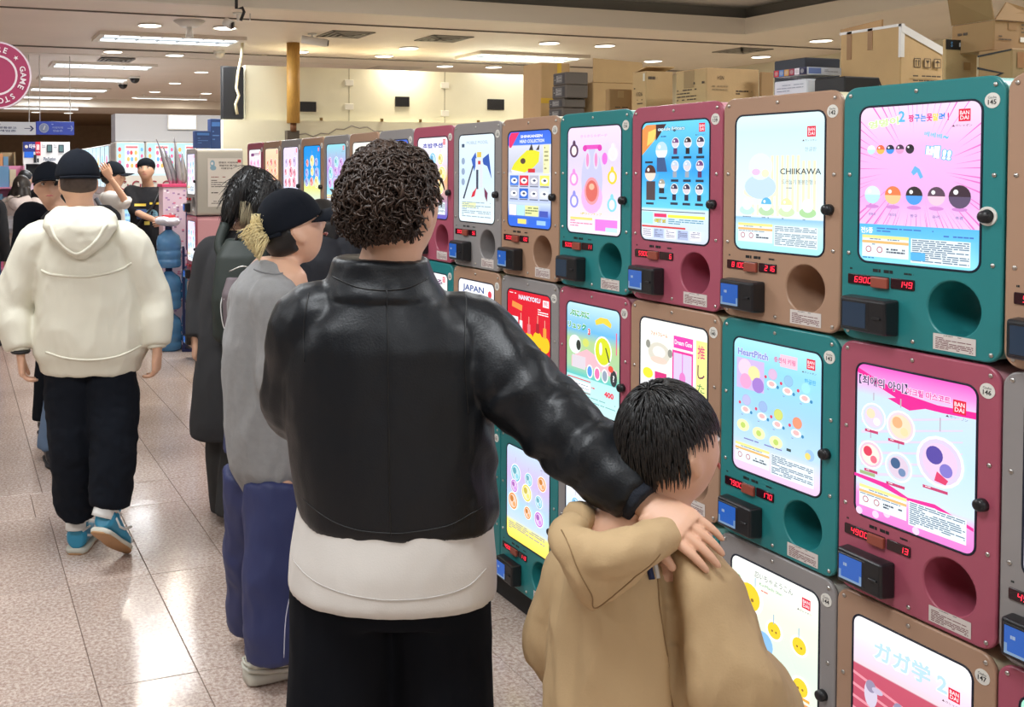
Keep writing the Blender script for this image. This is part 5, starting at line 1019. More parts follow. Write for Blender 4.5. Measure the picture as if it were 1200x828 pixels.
def limb(pts, rad, n=16, sub=6):
    a, r = smoothpath(pts, rad, sub); return tubepath(a, r, n)
def ball(c, rx, ry, rz, R=None, n=20, m=14):
    V = []; F = []; R = R or Matrix.Identity(3)
    for j in range(1, m):
        th = PI*j/m
        for k in range(n): ph = 2*PI*k/n; V.append(Vector(c)+R @ Vector((rx*math.sin(th)*math.cos(ph), ry*math.sin(th)*math.sin(ph), rz*math.cos(th))))
    V.append(Vector(c)+R @ Vector((0, 0, rz))); V.append(Vector(c)+R @ Vector((0, 0, -rz))); t, b = len(V)-2, len(V)-1
    for j in range(m-2):
        for k in range(n): F.append((j*n+k, (j+1)*n+k, (j+1)*n+(k+1) % n, j*n+(k+1) % n))
    for k in range(n): F.append((t, k, (k+1) % n)); F.append((b, (m-2)*n+(k+1) % n, (m-2)*n+k))
    return V, F
def gauss(x, s): return math.exp(-(x/s)**2)
def head_part(c, R, s=1., chin=1.):
    """head surface, local y forward, z up; c = centre of the skull box"""
    V, F = ball((0, 0, 0), 1, 1, 1, None, 56, 44); out = []
    for v in V:
        x, y, z = v; t = max(0, -z)
        a = .076*(1-.30*t**1.6)*(1+.03*gauss(z-.5, .4)); b = .094 if y > 0 else .098; c_ = .118
        X, Y, Z = x*a, y*b*(1-.10*t), z*c_
        if y < 0: Y *= (1-.32*t**1.5)                      # nape
        if y > 0:
            Y += .0*y; f = y**2
            Y -= .006*f*gauss(abs(X)-.031, .017)*gauss(Z-.004, .014)*1.6       # eye sockets
            Y += .005*f*gauss(abs(X)-.026, .022)*gauss(Z-.026, .010)            # brow
            Y += f*.026*gauss(X, .0105)*(gauss(Z+.034, .015) if Z < -.034 else gauss(Z+.034, .030))   # nose
            Y += f*.006*gauss(abs(X)-.012, .007)*gauss(Z+.037, .008)
            Y += f*.006*gauss(X, .022)*(gauss(Z+.061, .006)+gauss(Z+.073, .007))  # lips
            Y -= f*.003*gauss(X, .02)*gauss(Z+.067, .003)
            Y += f*.009*gauss(X, .022)*gauss(Z+.1, .016)*chin                     # chin
            Y += f*.005*gauss(abs(X)-.042, .02)*gauss(Z+.025, .02)                # cheeks
        out.append(Vector(c)+R @ Vector((X*s, Y*s, Z*s)))
    parts = [(out, F)]
    for sx in (-1, 1):
        e = R @ Matrix.Rotation(sx*.35, 3, 'Z') @ Matrix.Rotation(.2, 3, 'X')
        parts.append(ball(Vector(c)+R @ Vector((sx*.077*s, -.008*s, -.012*s)), .008*s, .017*s, .031*s, e))
        parts.append(ball(Vector(c)+R @ Vector((sx*.080*s, -.012*s, .0*s)), .006*s, .017*s, .02*s, e))
    return parts
def hand_solid(wrist, d, n, thumb, curl=(.25, .3, .25), s=1., spread=.06, thumb_open=.8, name='hand'):
    """wrist position, finger direction d, palm normal n (way the palm faces), thumb side vector"""
    d = Vector(d).normalized(); n = Vector(n); n = (n-d*n.dot(d)).normalized(); t = Vector(thumb); t = (t-d*t.dot(d)-n*t.dot(n)).normalized(); w = Vector(wrist); parts = []
    parts.append(loft([(w-d*.02*s, t*.025*s, n*.020*s), (w+d*.01*s, t*.028*s, n*.018*s), (w+d*.045*s, t*.038*s, n*.016*s), (w+d*.08*s, t*.041*s, n*.0145*s), (w+d*.094*s, t*.036*s, n*.011*s)], 20, 2.4))
    for i, (o, L, r) in enumerate(((.0305, .070, .0088), (.0105, .079, .009), (-.0098, .073, .0086), (-.0292, .058, .0078))):
        p = w+d*.082*s+t*o*s; dd = (d+t*(o*spread*25)).normalized(); pts = [p-dd*.012*s, p]; rr = [r*s*1.02, r*s*1.08]; cu = curl[i % len(curl)] if len(curl) > 3 else None
        angs = (curl[0]*(1+.06*i), curl[1], curl[2]); 
        for seg, an in zip((.46, .30, .24), angs):
            dd = (Matrix.Rotation(an, 3, dd.cross(n)) @ dd).normalized(); p = p+dd*L*seg*s; pts.append(p); rr.append(r*s*(.98 if seg > .4 else .9 if seg > .25 else .68))
        a, b = smoothpath(pts, rr, 4); parts.append(tubepath(a, b, 10)); parts.append(ball(a[-1], rr[-1], rr[-1], rr[-1], None, 8, 6))
    p = w+d*.022*s+t*.022*s; dd = (d*(1-.35*thumb_open)+t*.75*thumb_open+n*.25).normalized(); pts = [p, p+dd*.038*s]; d2 = (dd+d*.5+n*.15).normalized(); pts += [pts[-1]+d2*.030*s]; d3 = (d2+d*.3+n*.2).normalized(); pts += [pts[-1]+d3*.024*s]
    a, b = smoothpath(pts, [.0165*s, .0125*s, .0105*s, .0082*s], 5); parts.append(tubepath(a, b, 10)); parts.append(ball(a[-1], b[-1], b[-1], b[-1], None, 8, 6))
    return solid(name, parts, .0028*s, 3)
def mjoin(meshes, name):
    bm = bmesh.new()
    for m in meshes: bm.from_mesh(m)
    me = bpy.data.meshes.new(name); bm.to_mesh(me); bm.free(); me.polygons.foreach_set('use_smooth', [True]*len(me.polygons)); return me
def strands(roots, fn, n=3):
    """roots: (point, normal); fn(i, p, nrm) -> (list of points, radius at root)"""
    V = []; F = []
    for i, (p, nr) in enumerate(roots):
        pts, r = fn(i, p, nr); k = len(V); v, f = tubepath(pts, [r*(1-.75*(j/(len(pts)-1))**1.5) for j in range(len(pts))], n); V += v; F += [tuple(q+k for q in g) for g in f]
    return V, F
SKIN = mat('skin', S(214, 168, 140), .5, var=.04, vscale=14, bump=.03, bscale=180); SKIN.node_tree.nodes['Principled BSDF'].inputs['Subsurface Weight'].default_value = .08; SKIN.node_tree.nodes['Principled BSDF'].inputs['Subsurface Radius'].default_value = (.02, .008, .004)
HAIRK = mat('black_hair', (.010, .009, .009), .42, aniso=(1, 1, .1)); HAIRB = mat('dark_brown_hair', S(52, 36, 26), .5, var=.35, vscale=24); BLOND = mat('blond_hair', S(236, 218, 165), .45, var=.1, vscale=30)
LIPM = mat('lips', S(176, 96, 90), .45); EYEW = mat('eye_white', S(232, 230, 226), .2); IRIS = mat('iris', (.015, .01, .008), .1)
class Fig:
    """a figure standing at pixel column px0, d0 metres along the view axis; local x to the right of the view, y away, z up"""
    def __init__(s, px0, d0, H, phi, label, phone=None):
        s.px0, s.d0, s.H, s.phi = px0, d0, H, phi; g = _C+ray(px0, 199)*d0; s.root = empty('person', (g.x, g.y, 0), -YAW, label, 'person')
        s.f = Vector((math.sin(phi), math.cos(phi), 0)); s.r = Vector((math.cos(phi), -math.sin(phi), 0)); s.k = H/1.72
        r, f, k = s.r, s.f, s.k
        s.J = dict(neck=Vector((0, 0, 1.46*k)), chest=Vector((0, 0, 1.30*k)), pelvis=Vector((0, 0, .95*k)), head=Vector((0, 0, 1.602*k))+f*.02, headR=(phi, 0))
        for n_, sg in (('L', -1), ('R', 1)):
            s.J['sh'+n_] = r*sg*.175*k+Vector((0, 0, 1.405*k)); s.J['el'+n_] = r*sg*.22*k+Vector((0, 0, 1.12*k)); s.J['wr'+n_] = r*sg*.22*k+f*.06+Vector((0, 0, .87*k))
            s.J['hip'+n_] = r*sg*.092*k+Vector((0, 0, .90*k)); s.J['kn'+n_] = r*sg*.095*k+f*.015+Vector((0, 0, .49*k)); s.J['an'+n_] = r*sg*.10*k+Vector((0, 0, .085*k)); s.J['toe'+n_] = f.copy()
    def P(s, px, py, d): return Vector(((px-355)/1165*d-(s.px0-355)/1165*s.d0, d-s.d0, CAMH-(py-199)/1165*d))
    def set(s, **kw):
        for k, v in kw.items(): s.J[k] = s.P(*v) if isinstance(v, tuple) and len(v) == 3 and k != 'headR' else v
        return s
    def HR(s):
        a = s.J['headR']; R = Matrix.Rotation(-a[0], 3, 'Z') @ Matrix.Rotation(-a[1], 3, 'X')
        return R @ Matrix.Rotation(a[2], 3, 'Y') if len(a) > 2 else R
    def spine(s, z):
        P_ = [s.J['pelvis'], s.J['chest'], s.J['neck']]
        if z <= P_[0].z: return P_[0]
        for a, b in zip(P_, P_[1:]):
            if z <= b.z: return a.lerp(b, (z-a.z)/(b.z-a.z))
        return P_[-1]
    def rows(s, R, n=28, p=2.2, phi=None):
        r, f = (s.r, s.f) if phi is None else (Vector((math.cos(phi), -math.sin(phi), 0)), Vector((math.sin(phi), math.cos(phi), 0))); out = []
        for row in R:
            z, a, b = row[:3]; c = s.spine(z); c = Vector((c.x, c.y, z))
            if len(row) > 3: c += r*row[3]
            if len(row) > 4: c += f*row[4]
            out.append((c, r*a, f*b))
        return loft(out, n, p)
    def body(s, voxel=.009, hs=1., hands=True, curlL=(.35, .4, .3), curlR=(.35, .4, .3), handR=None, handL=None, m=None, nk=.052, feet=True):
        J, k = s.J, s.k; parts = [s.rows([(.86*k, .15*k, .10*k), (.95*k, .16*k, .11*k), (1.07*k, .13*k, .10*k), (1.2*k, .145*k, .105*k), (1.32*k, .155*k, .10*k), (1.40*k, .13*k, .068*k), (1.45*k, .065*k, .055*k)])]
        hR = s.HR(); hc = J['head']; parts.append(limb([J['neck']-Vector((0, 0, .06)), J['neck'], hc+hR @ Vector((0, -.02, -.06))*hs], [.075*k, nk*k*1.05, nk*k*1.0]))
        parts += head_part(hc, hR, hs)
        for n_ in 'LR':
            parts.append(limb([J['hip'+n_]+Vector((0, 0, .04)), J['kn'+n_], J['an'+n_]], [.088*k, .056*k, .038*k])); t = J['toe'+n_]
            if feet: parts.append(limb([J['an'+n_]-t*.02-Vector((0, 0, .02*k)), J['an'+n_]+t*.07*k-Vector((0, 0, .042*k)), J['an'+n_]+t*.12*k-Vector((0, 0, .052*k))], [.034*k, .030*k, .020*k]))
            parts.append(limb([J['neck'].lerp(J['sh'+n_], .4)-Vector((0, 0, .03)), J['sh'+n_], J['el'+n_], J['wr'+n_]], [.036*k, .046*k, .038*k, .026*k]))
        ms = [solid('body', parts, voxel, 4)]
        if hands:
            for n_, hh, cu in (('L', handL, curlL), ('R', handR, curlR)):
                if hh == 0: continue
                w = J['wr'+n_]; d = (w-J['el'+n_]).normalized(); sg = -1 if n_ == 'L' else 1
                h = hh or dict(d=d, n=-s.r*sg, t=s.f); h = dict(h); cu = h.pop('curl', cu)
                ms.append(hand_solid(w, h['d'], h['n'], h['t'], cu, h.get('s', k), h.get('spread', .03), h.get('to', .6)))
        return link('body', mjoin(ms, 'body'), m or SKIN, s.root)
    def face(s, hs=1., brow=HAIRK, lips=True, glasses=False, open_=1.):
        R = s.HR(); c = s.J['head']; at = lambda x, y, z: c+R @ Vector((x, y, z))*hs
        for sx in (-1, 1):
            v, f = ball(at(.031*sx, .0735, .003), .0135*hs, .0125*hs, .0085*hs*open_, R, 14, 10); e = link('eye', mesh('eye', v, f, True), EYEW, s.root)
            v, f = ball(at(.031*sx, .0838, .003), .0058*hs, .003*hs, .0056*hs*open_, R, 12, 8); link('iris', mesh('iris', v, f, True), IRIS, e)
            v, f = tubepath([at(.016*sx, .087, .012), at(.031*sx, .088, .0145), at(.046*sx, .078, .009)], .0016*hs, 5); link('eyelid', mesh('lid', v, f, True), HAIRK, s.root)
            v, f = tubepath([at(.014*sx, .0925, .024), at(.03*sx, .0915, .029), at(.05*sx, .077, .024)], [.003*hs, .0034*hs, .0015*hs], 5); link('eyebrow', mesh('brow', v, f, True), brow, s.root)
        if lips:
            v, f = tubepath([at(-.022, .0835, -.066), at(-.01, .0925, -.0635), at(0, .0945, -.0645), at(.01, .0925, -.0635), at(.022, .0835, -.066)], [.001*hs, .0042*hs, .0045*hs, .0042*hs, .001*hs], 6); link('lips', mesh('lips', v, f, True), LIPM, s.root)
    def cloth(s, name, parts, m, voxel=.009, smooth=5, amp=.004, sc=(9, 9, 5), seed=1, ridge=.6, mask=None, label=None, fn=None):
        me = solid(name, parts, voxel, smooth)
        if fn: displace(me, fn)
        if amp:
            folds(me, amp, sc, seed, ridge, mask); folds(me, amp*.33, tuple(q*2.7 for q in sc), seed+5, .85, mask)
        o = link(name, me, m, s.root); 
        if label: o['label'] = label
        return o
    def sleeve(s, n_, r, stop=1., extra=0, flare=None):
        J = s.J; a = J['neck'].lerp(J['sh'+n_], .55)-Vector((0, 0, .035)); w = J['el'+n_].lerp(J['wr'+n_], stop)
        return limb([a, J['sh'+n_], J['sh'+n_].lerp(J['el'+n_], .5), J['el'+n_], J['el'+n_].lerp(w, .5), w], [r[0]*.9, r[0], r[1], r[2], r[3], r[4]])
    def trousers(s, name, m, rh=.165, rd=.125, thigh=.10, knee=.08, hem=.075, top=1.02, stop=1., amp=.004, seed=3, voxel=.011, sc=(10, 10, 5), extra=None, p=2.2):
        J, k = s.J, s.k; parts = [s.rows([(.80*k, rh*k*.96, rd*k), (.90*k, rh*k, rd*k*1.02), (top*k, rh*k*.9, rd*k*.9)], p=p)]
        for n_ in 'LR': parts.append(limb([J['hip'+n_]+Vector((0, 0, .02)), J['hip'+n_].lerp(J['kn'+n_], .45), J['kn'+n_], J['kn'+n_].lerp(J['an'+n_], .55), J['kn'+n_].lerp(J['an'+n_], stop)], [thigh*k, thigh*k*.98, knee*k, (knee+hem)/2*k, hem*k]))
        return s.cloth(name, parts+(extra or []), m, voxel, 5, amp, sc, seed)
    def shoe(s, n_, upper, sole, L=.27, w=.047, h=.085, pitch=0., zoff=0., high=0, chunky=0, name='shoe', accent=None, pos=None):
        J = s.J; t = Vector(J['toe'+n_]).normalized(); a = J['an'+n_]; side = Vector((t.y, -t.x, 0)); up = Vector((0, 0, 1)); k = s.k
        g = Vector((a.x, a.y, 0))-t*.06*k if pos is None else pos
        Rm = Matrix.Rotation(pitch, 3, side)
        tr = lambda u, v, z: g+Rm @ (t*u*k+side*v*k+up*z*k)+up*zoff
        if True:
            e = empty(name, (0, 0, 0)); e.parent = s.root
            rings = []; SZ = [(0.0, .60, 0), (.02, .86, .0), (.07, .93, 0), (.13, .90, 0), (.19, 1.06, 0), (.235, .95, .004), (.262, .66, .012), (L, .3, .018)]
            th = .026+chunky*.02
            for u, q, z in SZ: rings.append((tr(u, 0, th/2+z*.4), (tr(u, w*q, 0)-tr(u, 0, 0)), (tr(u, 0, th/2)-tr(u, 0, 0))))
            v, f = loft(rings, 20, 3.2); link('sole', mesh('sole', v, f, True), sole, e)
            hs_ = h+high; U = [(.006, .55, h*.95), (.02, .80, h), (.07, .84, h*.95), (.115, .80, h*.8), (.16, .88, h*.55), (.21, .86, h*.42), (.245, .66, h*.32), (.262, .36, h*.22)]
            rings = [(tr(u, 0, th+hh/2-.004), (tr(u, w*q, 0)-tr(u, 0, 0)), (tr(u, 0, hh/2)-tr(u, 0, 0))) for u, q, hh in U]
            parts = [loft(rings, 20, 2.4), limb([tr(.05, 0, th+h*.4), tr(.052, 0, th+h*.9), tr(.055, 0, th+h+high)], [.044*k, .043*k, .042*k])]
            me = solid('upper', parts, .005, 3); o = link('upper', me, upper, e)
            return e, tr, th
    def bvh(s, o): return BVHTree.FromPolygons([v.co.copy() for v in o.data.vertices], [tuple(p.vertices) for p in o.data.polygons])
    def stitch(s, o, pts, m, r=.0015, dirv=(0, 1, 0), lift=.0006, name='seam', parent=None):
        b = s.bvh(o); d = Vector(dirv).normalized(); out = []
        for p in pts:
            h = b.ray_cast(Vector(p)-d*1.0, d)
            if h[0] is not None: out.append(h[0]-d*lift)
        if len(out) > 1: return tube(name, out, r, m, parent or o, n=5)
def dense(pts, n=8):
    a, _ = smoothpath(pts, [1]*len(pts), n); return a
def shell_roots(c, R, ax, n, keep, rng):
    """n points spread on an ellipsoid (half axes ax) where keep(unit) is true"""
    out = []; i = 0
    while len(out) < n and i < n*30:
        i += 1; u = Vector((rng.gauss(0, 1), rng.gauss(0, 1), rng.gauss(0, 1))).normalized()
        if keep(u): out.append((Vector(c)+R @ Vector((u.x*ax[0], u.y*ax[1], u.z*ax[2])), R @ Vector((u.x/ax[0], u.y/ax[1], u.z/ax[2])).normalized(), u))
    return out
def hair_shell(c, R, ax, cut, voxel=.006, smooth=2, extra=None):
    """closed cap over the skull: cut(u) = how far (0..1) the shell stays at direction u"""
    V, F = ball((0, 0, 0), 1, 1, 1, None, 40, 30)
    out = [Vector(c)+R @ Vector((v.x*ax[0], v.y*ax[1], v.z*ax[2]))*cut(v) for v in V]
    return solid('hair', [(out, F)]+(extra or []), voxel, smooth)
def hstep(a, b, x): t = max(0, min(1, (x-a)/(b-a))); return t*t*(3-2*t)
def std_cut(front=.35, nape=-.55, side=-.15):
    """hairline: high at the front, down to the nape behind"""
    def f(u):
        lim = side+(front-side)*hstep(-.1, .75, u.y) if u.y > -.1 else side+(nape-side)*hstep(-.1, -.7, u.y)
        return .86+.14*hstep(lim-.12, lim+.1, u.z) if u.z < lim+.1 else 1.
    return f
def cap(F_, m, hs=1., visor_dir=0., tilt=0, c=None, vm=None, vl=.075):
    """baseball cap: crown, visor, strap, button"""
    R = F_.HR() @ Matrix.Rotation(-visor_dir, 3, 'Z') @ Matrix.Rotation(tilt, 3, 'X'); c = (c or F_.J['head'])+R @ Vector((0, 0, .022))*hs; e = empty('cap', (0, 0, 0)); e.parent = F_.root
    V, F = ball((0, 0, 0), 1, 1, 1, None, 40, 28); out = []
    for v in V:
        z = v.z if v.z > 0 else v.z*.12; out.append(c+R @ Vector((v.x*.089, v.y*.108-.003, z*.112+.004))*hs)
    me = solid('crown', [(out, F)], .005*max(1, hs), 3); g = lambda co, n: -.0016 if min(abs(math.sin(3*math.atan2((R.transposed() @ (co-c)).x, (R.transposed() @ (co-c)).y))), 1) < .05 and (R.transposed() @ (co-c)).z > .01 else 0
    displace(me, g); link('crown', me, m, e)
    rings = []; V = []; F = []; n = 18
    for j in range(7):
        t = j/6
        for i in range(n+1):
            a = -1.15+2.3*i/n; rx = .088; x = math.sin(a)*rx*(1-.02*t); y = math.cos(a)*.105+vl*t*math.cos(a*.62)**1.2; z = .004-.012*t-.020*(math.sin(a)**2)*(.6+.4*t); V.append(c+R @ Vector((x, y, z))*hs)
    m_ = len(V); V += [p-R @ Vector((0, 0, .0035)) for p in V]
    for j in range(6):
        for i in range(n): q = j*(n+1)+i; F.append((q, q+1, q+n+2, q+n+1)); F.append((q+m_, q+n+1+m_, q+n+2+m_, q+1+m_))
    for i in range(n): F.append((6*(n+1)+i, 6*(n+1)+i+1, 6*(n+1)+i+1+m_, 6*(n+1)+i+m_)); F.append((i+1, i, i+m_, i+1+m_))
    link('visor', mesh('visor', V, F, True), vm or m, e); v, f = ball(c+R @ Vector((0, -.003, .115))*hs, .007, .007, .004, R, 10, 8); link('button', mesh('b', v, f, True), m, e)
    v, f = tubepath([c+R @ Vector((.09*math.sin(a), -.108*math.cos(a), -.004))*hs for a in [(-1.0+.2*i) for i in range(11)]], .007*hs, 6); link('strap', mesh('s', v, f, True), m, e)
    return e
# ================================================================== the man in the black cropped leather jacket
LEA = mat('black_leather', S(14, 18, 23), .42, bump=.08, bscale=260, spec=.34); SEAM = mat('leather_seam', S(8, 10, 12), .5); SHIRT = mat('white_cotton', S(214, 210, 204), .85, bump=.05, bscale=300)
BLK = mat('black_cotton', (.005, .006, .009), .95, spec=.15); KNIT = mat('navy_knit', S(18, 24, 36), .9, bump=.2, bscale=200)
A = Fig(458, 1.94, 1.715, .05, 'man in a black cropped leather jacket, hand on the boy\'s shoulder')
A.set(head=(464, 243, 1.93), headR=(.75, -.30, 0), neck=(452, 327, 1.92), chest=(454, 420, 1.93), pelvis=(459, 610, 1.95),
      shL=(362, 378, 1.93), elL=(350, 478, 2.0), wrL=(420, 440, 2.22), shR=(552, 396, 1.93), elR=(652, 500, 1.80), wrR=(757, 592, 1.665))
A.J['hipL'] = Vector((-.095, .0, .90)); A.J['hipR'] = Vector((.095, 0, .90)); A.J['knL'] = Vector((-.105, .02, .49)); A.J['knR'] = Vector((.105, .02, .49)); A.J['anL'] = Vector((-.11, 0, .085)); A.J['anR'] = Vector((.11, 0, .085))
hd = (A.P(812, 630, 1.60)-A.P(757, 592, 1.665))
A.body(.008, hs=1.0, handR=dict(d=hd+Vector((0, 0, .005)), n=Vector((.15, .85, -.75)), t=Vector((-.25, -.3, -.75)) if 0 else Vector((-.62, -.25, -.7)), curl=(.22, .30, .22), s=.94, spread=.05, to=.75), nk=.058)
A.face()
def rowsz(F_, L, d, phi=None, p=2.2):
    """rows given as (py, px left, px right, half depth[, depth shift]) seen in the photograph at depth d"""
    out = []; r, f = Vector((1, 0, 0)), Vector((0, 1, 0))
    for row in L:
        py, xl, xr, b = row[:4]; s_ = row[4] if len(row) > 4 else 0
        c = F_.P((xl+xr)/2, py, d)+f*s_; out.append((c, r*((xr-xl)/2/1165*d), f*b))
    return out
z_ = lambda py, d=1.94: CAMH-(py-199)/1165*d
jr = rowsz(A, [(606, 351, 577, .136), (596, 348, 580, .140), (560, 343, 580, .143), (500, 336, 578, .14), (440, 333, 575, .138), (400, 336, 572, .136), (378, 344, 558, .128), (358, 368, 534, .114), (342, 386, 514, .102), (326, 392, 508, .094)], 1.94)
jk = [loft(jr, 36, 2.5), A.sleeve('R', (.080, .080, .072, .062, .046), .93), A.sleeve('L', (.074, .076, .070, .06, .05), .9), loft(rowsz(A, [(344, 376, 520, .105), (324, 386, 508, .088), (310, 390, 503, .084), (303, 390, 503, .084)], 1.93), 28, 2.2)]
def armmask(co): return .75+.6*hstep(.12, .26, abs(co.x))
def elbow_folds(co, n):
    e = A.J['elR']; w = A.J['wrR']; sh = A.J['shR']; d = (w-sh).normalized(); t = (co-sh).dot(d)/((w-sh).length)
    if co.x < .14 or t < -.1: return 0
    return .0035*math.sin(t*38+6*noise.noise(co*11))*gauss(t-.55, .33)
jacket = A.cloth('leather_jacket', jk, LEA, .0072, 4, .0062, (8, 8, 4.5), 4, .75, armmask, fn=elbow_folds)
for v in jacket.data.vertices:
    if abs(v.co.x) < .235 and v.co.z < 1.12: v.co.z += (.034*hstep(-.12, .06, v.co.y)-.006)*hstep(1.12, 1.0, v.co.z)
A.stitch(jacket, dense([A.P(455, 338, 1.8), A.P(455, 450, 1.8), A.P(456, 560, 1.8), A.P(458, 632, 1.8)], 14), SEAM, .0014)
A.stitch(jacket, dense([A.P(392, 331, 1.8), A.P(420, 340, 1.8), A.P(450, 343, 1.8), A.P(480, 341, 1.8), A.P(508, 332, 1.8)], 8), SEAM, .0016, name='collar_seam')
A.stitch(jacket, dense([A.P(560, 350, 1.8), A.P(552, 385, 1.8), A.P(548, 430, 1.8), A.P(552, 490, 1.8)], 10), SEAM, .0014, name='armhole_seam')
A.stitch(jacket, dense([A.P(362, 350, 1.8), A.P(356, 385, 1.8), A.P(356, 430, 1.8)], 10), SEAM, .0014, name='armhole_seam')
A.stitch(jacket, dense([A.P(352, 600, 1.8), A.P(400, 622, 1.8), A.P(458, 628, 1.8), A.P(520, 622, 1.8), A.P(570, 604, 1.8)], 10), SEAM, .0010, name='hem_seam')
# knitted cuff
e_, w_ = A.J['elR'], A.J['wrR']; dd = (w_-e_).normalized()
A.cloth('cuff', [limb([w_-dd*.035, w_-dd*.012, w_+dd*.004], [.044, .043, .040], 18, 3)], KNIT, .004, 2, .0012, (60, 60, 60), 2)
e_, w_ = A.J['elL'], A.J['wrL']; dd = (w_-e_).normalized(); A.cloth('cuff', [limb([w_-dd*.035, w_-dd*.012, w_+dd*.004], [.042, .041, .038], 18, 3)], KNIT, .005, 2, 0)
sr = rowsz(A, [(694, 338, 580, .142), (688, 337, 580, .150), (650, 339, 580, .148), (600, 347, 576, .136), (520, 352, 568, .125)], 1.94)
tee = A.cloth('t_shirt', [loft(sr, 36, 2.3)], SHIRT, .008, 5, .004, (6, 6, 3), 9, .5)
A.stitch(tee, dense([A.P(340, 684, 1.8), A.P(380, 698, 1.8), A.P(458, 706, 1.8), A.P(540, 700, 1.8), A.P(577, 684, 1.8)], 10), mat('tee_hem', S(190, 186, 182), .9), .0009, name='hem_seam')
A.trousers('trousers', BLK, .190, .128, .104, .108, .112, .92, 1.0, .003, 5, .010)
WS = mat('white_rubber', S(225, 222, 212), .5)
for n_ in 'LR': A.shoe(n_, BLK, WS)
# curly dark brown hair
hR = A.HR(); hc = A.J['head']
base_cut = std_cut(.25, -.42, -.02)
hs_ = hair_shell(hc+hR @ Vector((0, -.012, .018)), hR, (.091, .107, .114), base_cut, .006, 2)
displace(hs_, lambda co, n: .008*noise.noise(co*38)+.005*noise.noise(co*80))
rg = random.Random(3)
def keepA(u): return u.z > (.30 if u.y > .3 else .05 if u.y > -.25 else -.42)
roots = shell_roots(hc+hR @ Vector((0, -.012, .018)), hR, (.087, .103, .110), 2400, keepA, rg)
def curl(i, p, nr):
    r = random.Random(i); ax = Vector((r.uniform(-1, 1), r.uniform(-1, 1), r.uniform(-1, 1))).normalized(); t = nr.cross(ax).normalized(); b = nr.cross(t); low = hstep(1.42, 1.56, p.z)
    low = hstep(1.50, 1.60, p.z); R_ = r.uniform(.005, .010)*(.35+.65*low); L = r.uniform(.008, .020)*(.2+.8*low); ph = r.uniform(0, 6.28); dr = (t*r.uniform(-1, 1)+b*r.uniform(-1, 1)-Vector((0, 0, .6))).normalized(); out = []
    for j in range(8): s_ = j/7; a = ph+s_*r.uniform(2.5, 4.5); out.append(p+nr*(L*math.sin(s_*2.2)*.9)+dr*(.028*s_)*(.5+.5*low)+(t*math.cos(a)+b*math.sin(a))*R_*s_)
    return out, r.uniform(.0028, .0048)
V, F = strands([(a, b) for a, b, _ in roots], curl)
hm = mesh('curls', V, F, True); link('hair', mjoin([hs_, hm], 'hair'), HAIRB, A.root)

# ================================================================== the boy in the khaki hooded coat
KH = mat('khaki_cotton', S(186, 158, 118), .8, bump=.08, bscale=260, var=.03, vscale=8); KHS = mat('khaki_seam', S(140, 112, 76), .8)
B = Fig(757, 1.70, 1.30, .35, 'small boy in a khaki hooded coat under the leather jacket man\'s hand')
B.set(head=(790, 527, 1.70), headR=(1.25, -.22, 0), neck=(764, 612, 1.69), chest=(757, 690, 1.70), pelvis=(752, 830, 1.72),
      shL=(683, 672, 1.76), elL=(662, 772, 1.82), wrL=(720, 790, 1.98), shR=(812, 684, 1.64), elR=(858, 806, 1.60), wrR=(905, 845, 1.74))
B.body(.0072, hs=.88, nk=.055); B.face(hs=.88)
br = rowsz(B, [(1010, 634, 845, .155), (930, 640, 832, .150), (828, 650, 818, .142), (760, 656, 812, .135), (700, 660, 810, .125), (672, 668, 806, .112), (652, 690, 798, .096), (634, 714, 786, .08)], 1.70)
ck = [loft(br, 32, 2.4), B.sleeve('R', (.066, .074, .076, .074, .066), .9), B.sleeve('L', (.058, .062, .062, .060, .056), .9)]
def armgroove(co, n):
    a = B.P(792, 655, 1.58); b = B.P(806, 850, 1.56); t = max(0, min(1, (co.z-a.z)/(b.z-a.z))); x = a.x+(b.x-a.x)*t; g = gauss(co.x-x, .010)
    return (-.024*g+.010*gauss(co.x-x-.03, .02))*hstep(.03, -.06, co.y)*hstep(a.z+.03, a.z-.05, co.z)
coat = B.cloth('hooded_coat', ck, KH, .0072, 4, .011, (8, 8, 3.6), 11, .8, fn=armgroove)
# hood lying on the back
def hoodpt(px, py, d): return B.P(px, py, d)
hd_parts = [limb([hoodpt(672, 618, 1.66), hoodpt(668, 640, 1.60), hoodpt(700, 655, 1.555), hoodpt(745, 648, 1.56), hoodpt(782, 632, 1.61), hoodpt(806, 622, 1.68)], [.026, .030, .036, .034, .027, .018], 16, 6),
            limb([hoodpt(680, 640, 1.60), hoodpt(688, 672, 1.565), hoodpt(695, 696, 1.57), hoodpt(698, 714, 1.585)], [.034, .034, .025, .012], 16, 6), limb([hoodpt(752, 645, 1.585), hoodpt(728, 672, 1.57), hoodpt(708, 700, 1.572)], [.032, .030, .02], 16, 6),
            limb([hoodpt(716, 640, 1.60), hoodpt(712, 672, 1.58), hoodpt(702, 700, 1.58)], [.036, .034, .022], 16, 5), limb([hoodpt(676, 610, 1.70), hoodpt(700, 612, 1.76), hoodpt(745, 612, 1.78), hoodpt(792, 614, 1.74)], [.024, .026, .026, .02], 14, 5)]
hood = B.cloth('hood', hd_parts, KH, .0065, 5, .005, (13, 13, 9), 5, .7)
B.stitch(hood, dense([B.P(662, 625, 1.57), B.P(672, 660, 1.57), B.P(690, 694, 1.57), B.P(699, 716, 1.57), B.P(722, 690, 1.57), B.P(748, 664, 1.57), B.P(770, 646, 1.57)], 8), KHS, .0011)
B.stitch(coat, dense([B.P(787, 668, 1.57), B.P(782, 720, 1.57), B.P(790, 790, 1.57), B.P(800, 850, 1.57)], 10), KHS, .0012, name='armhole_seam')
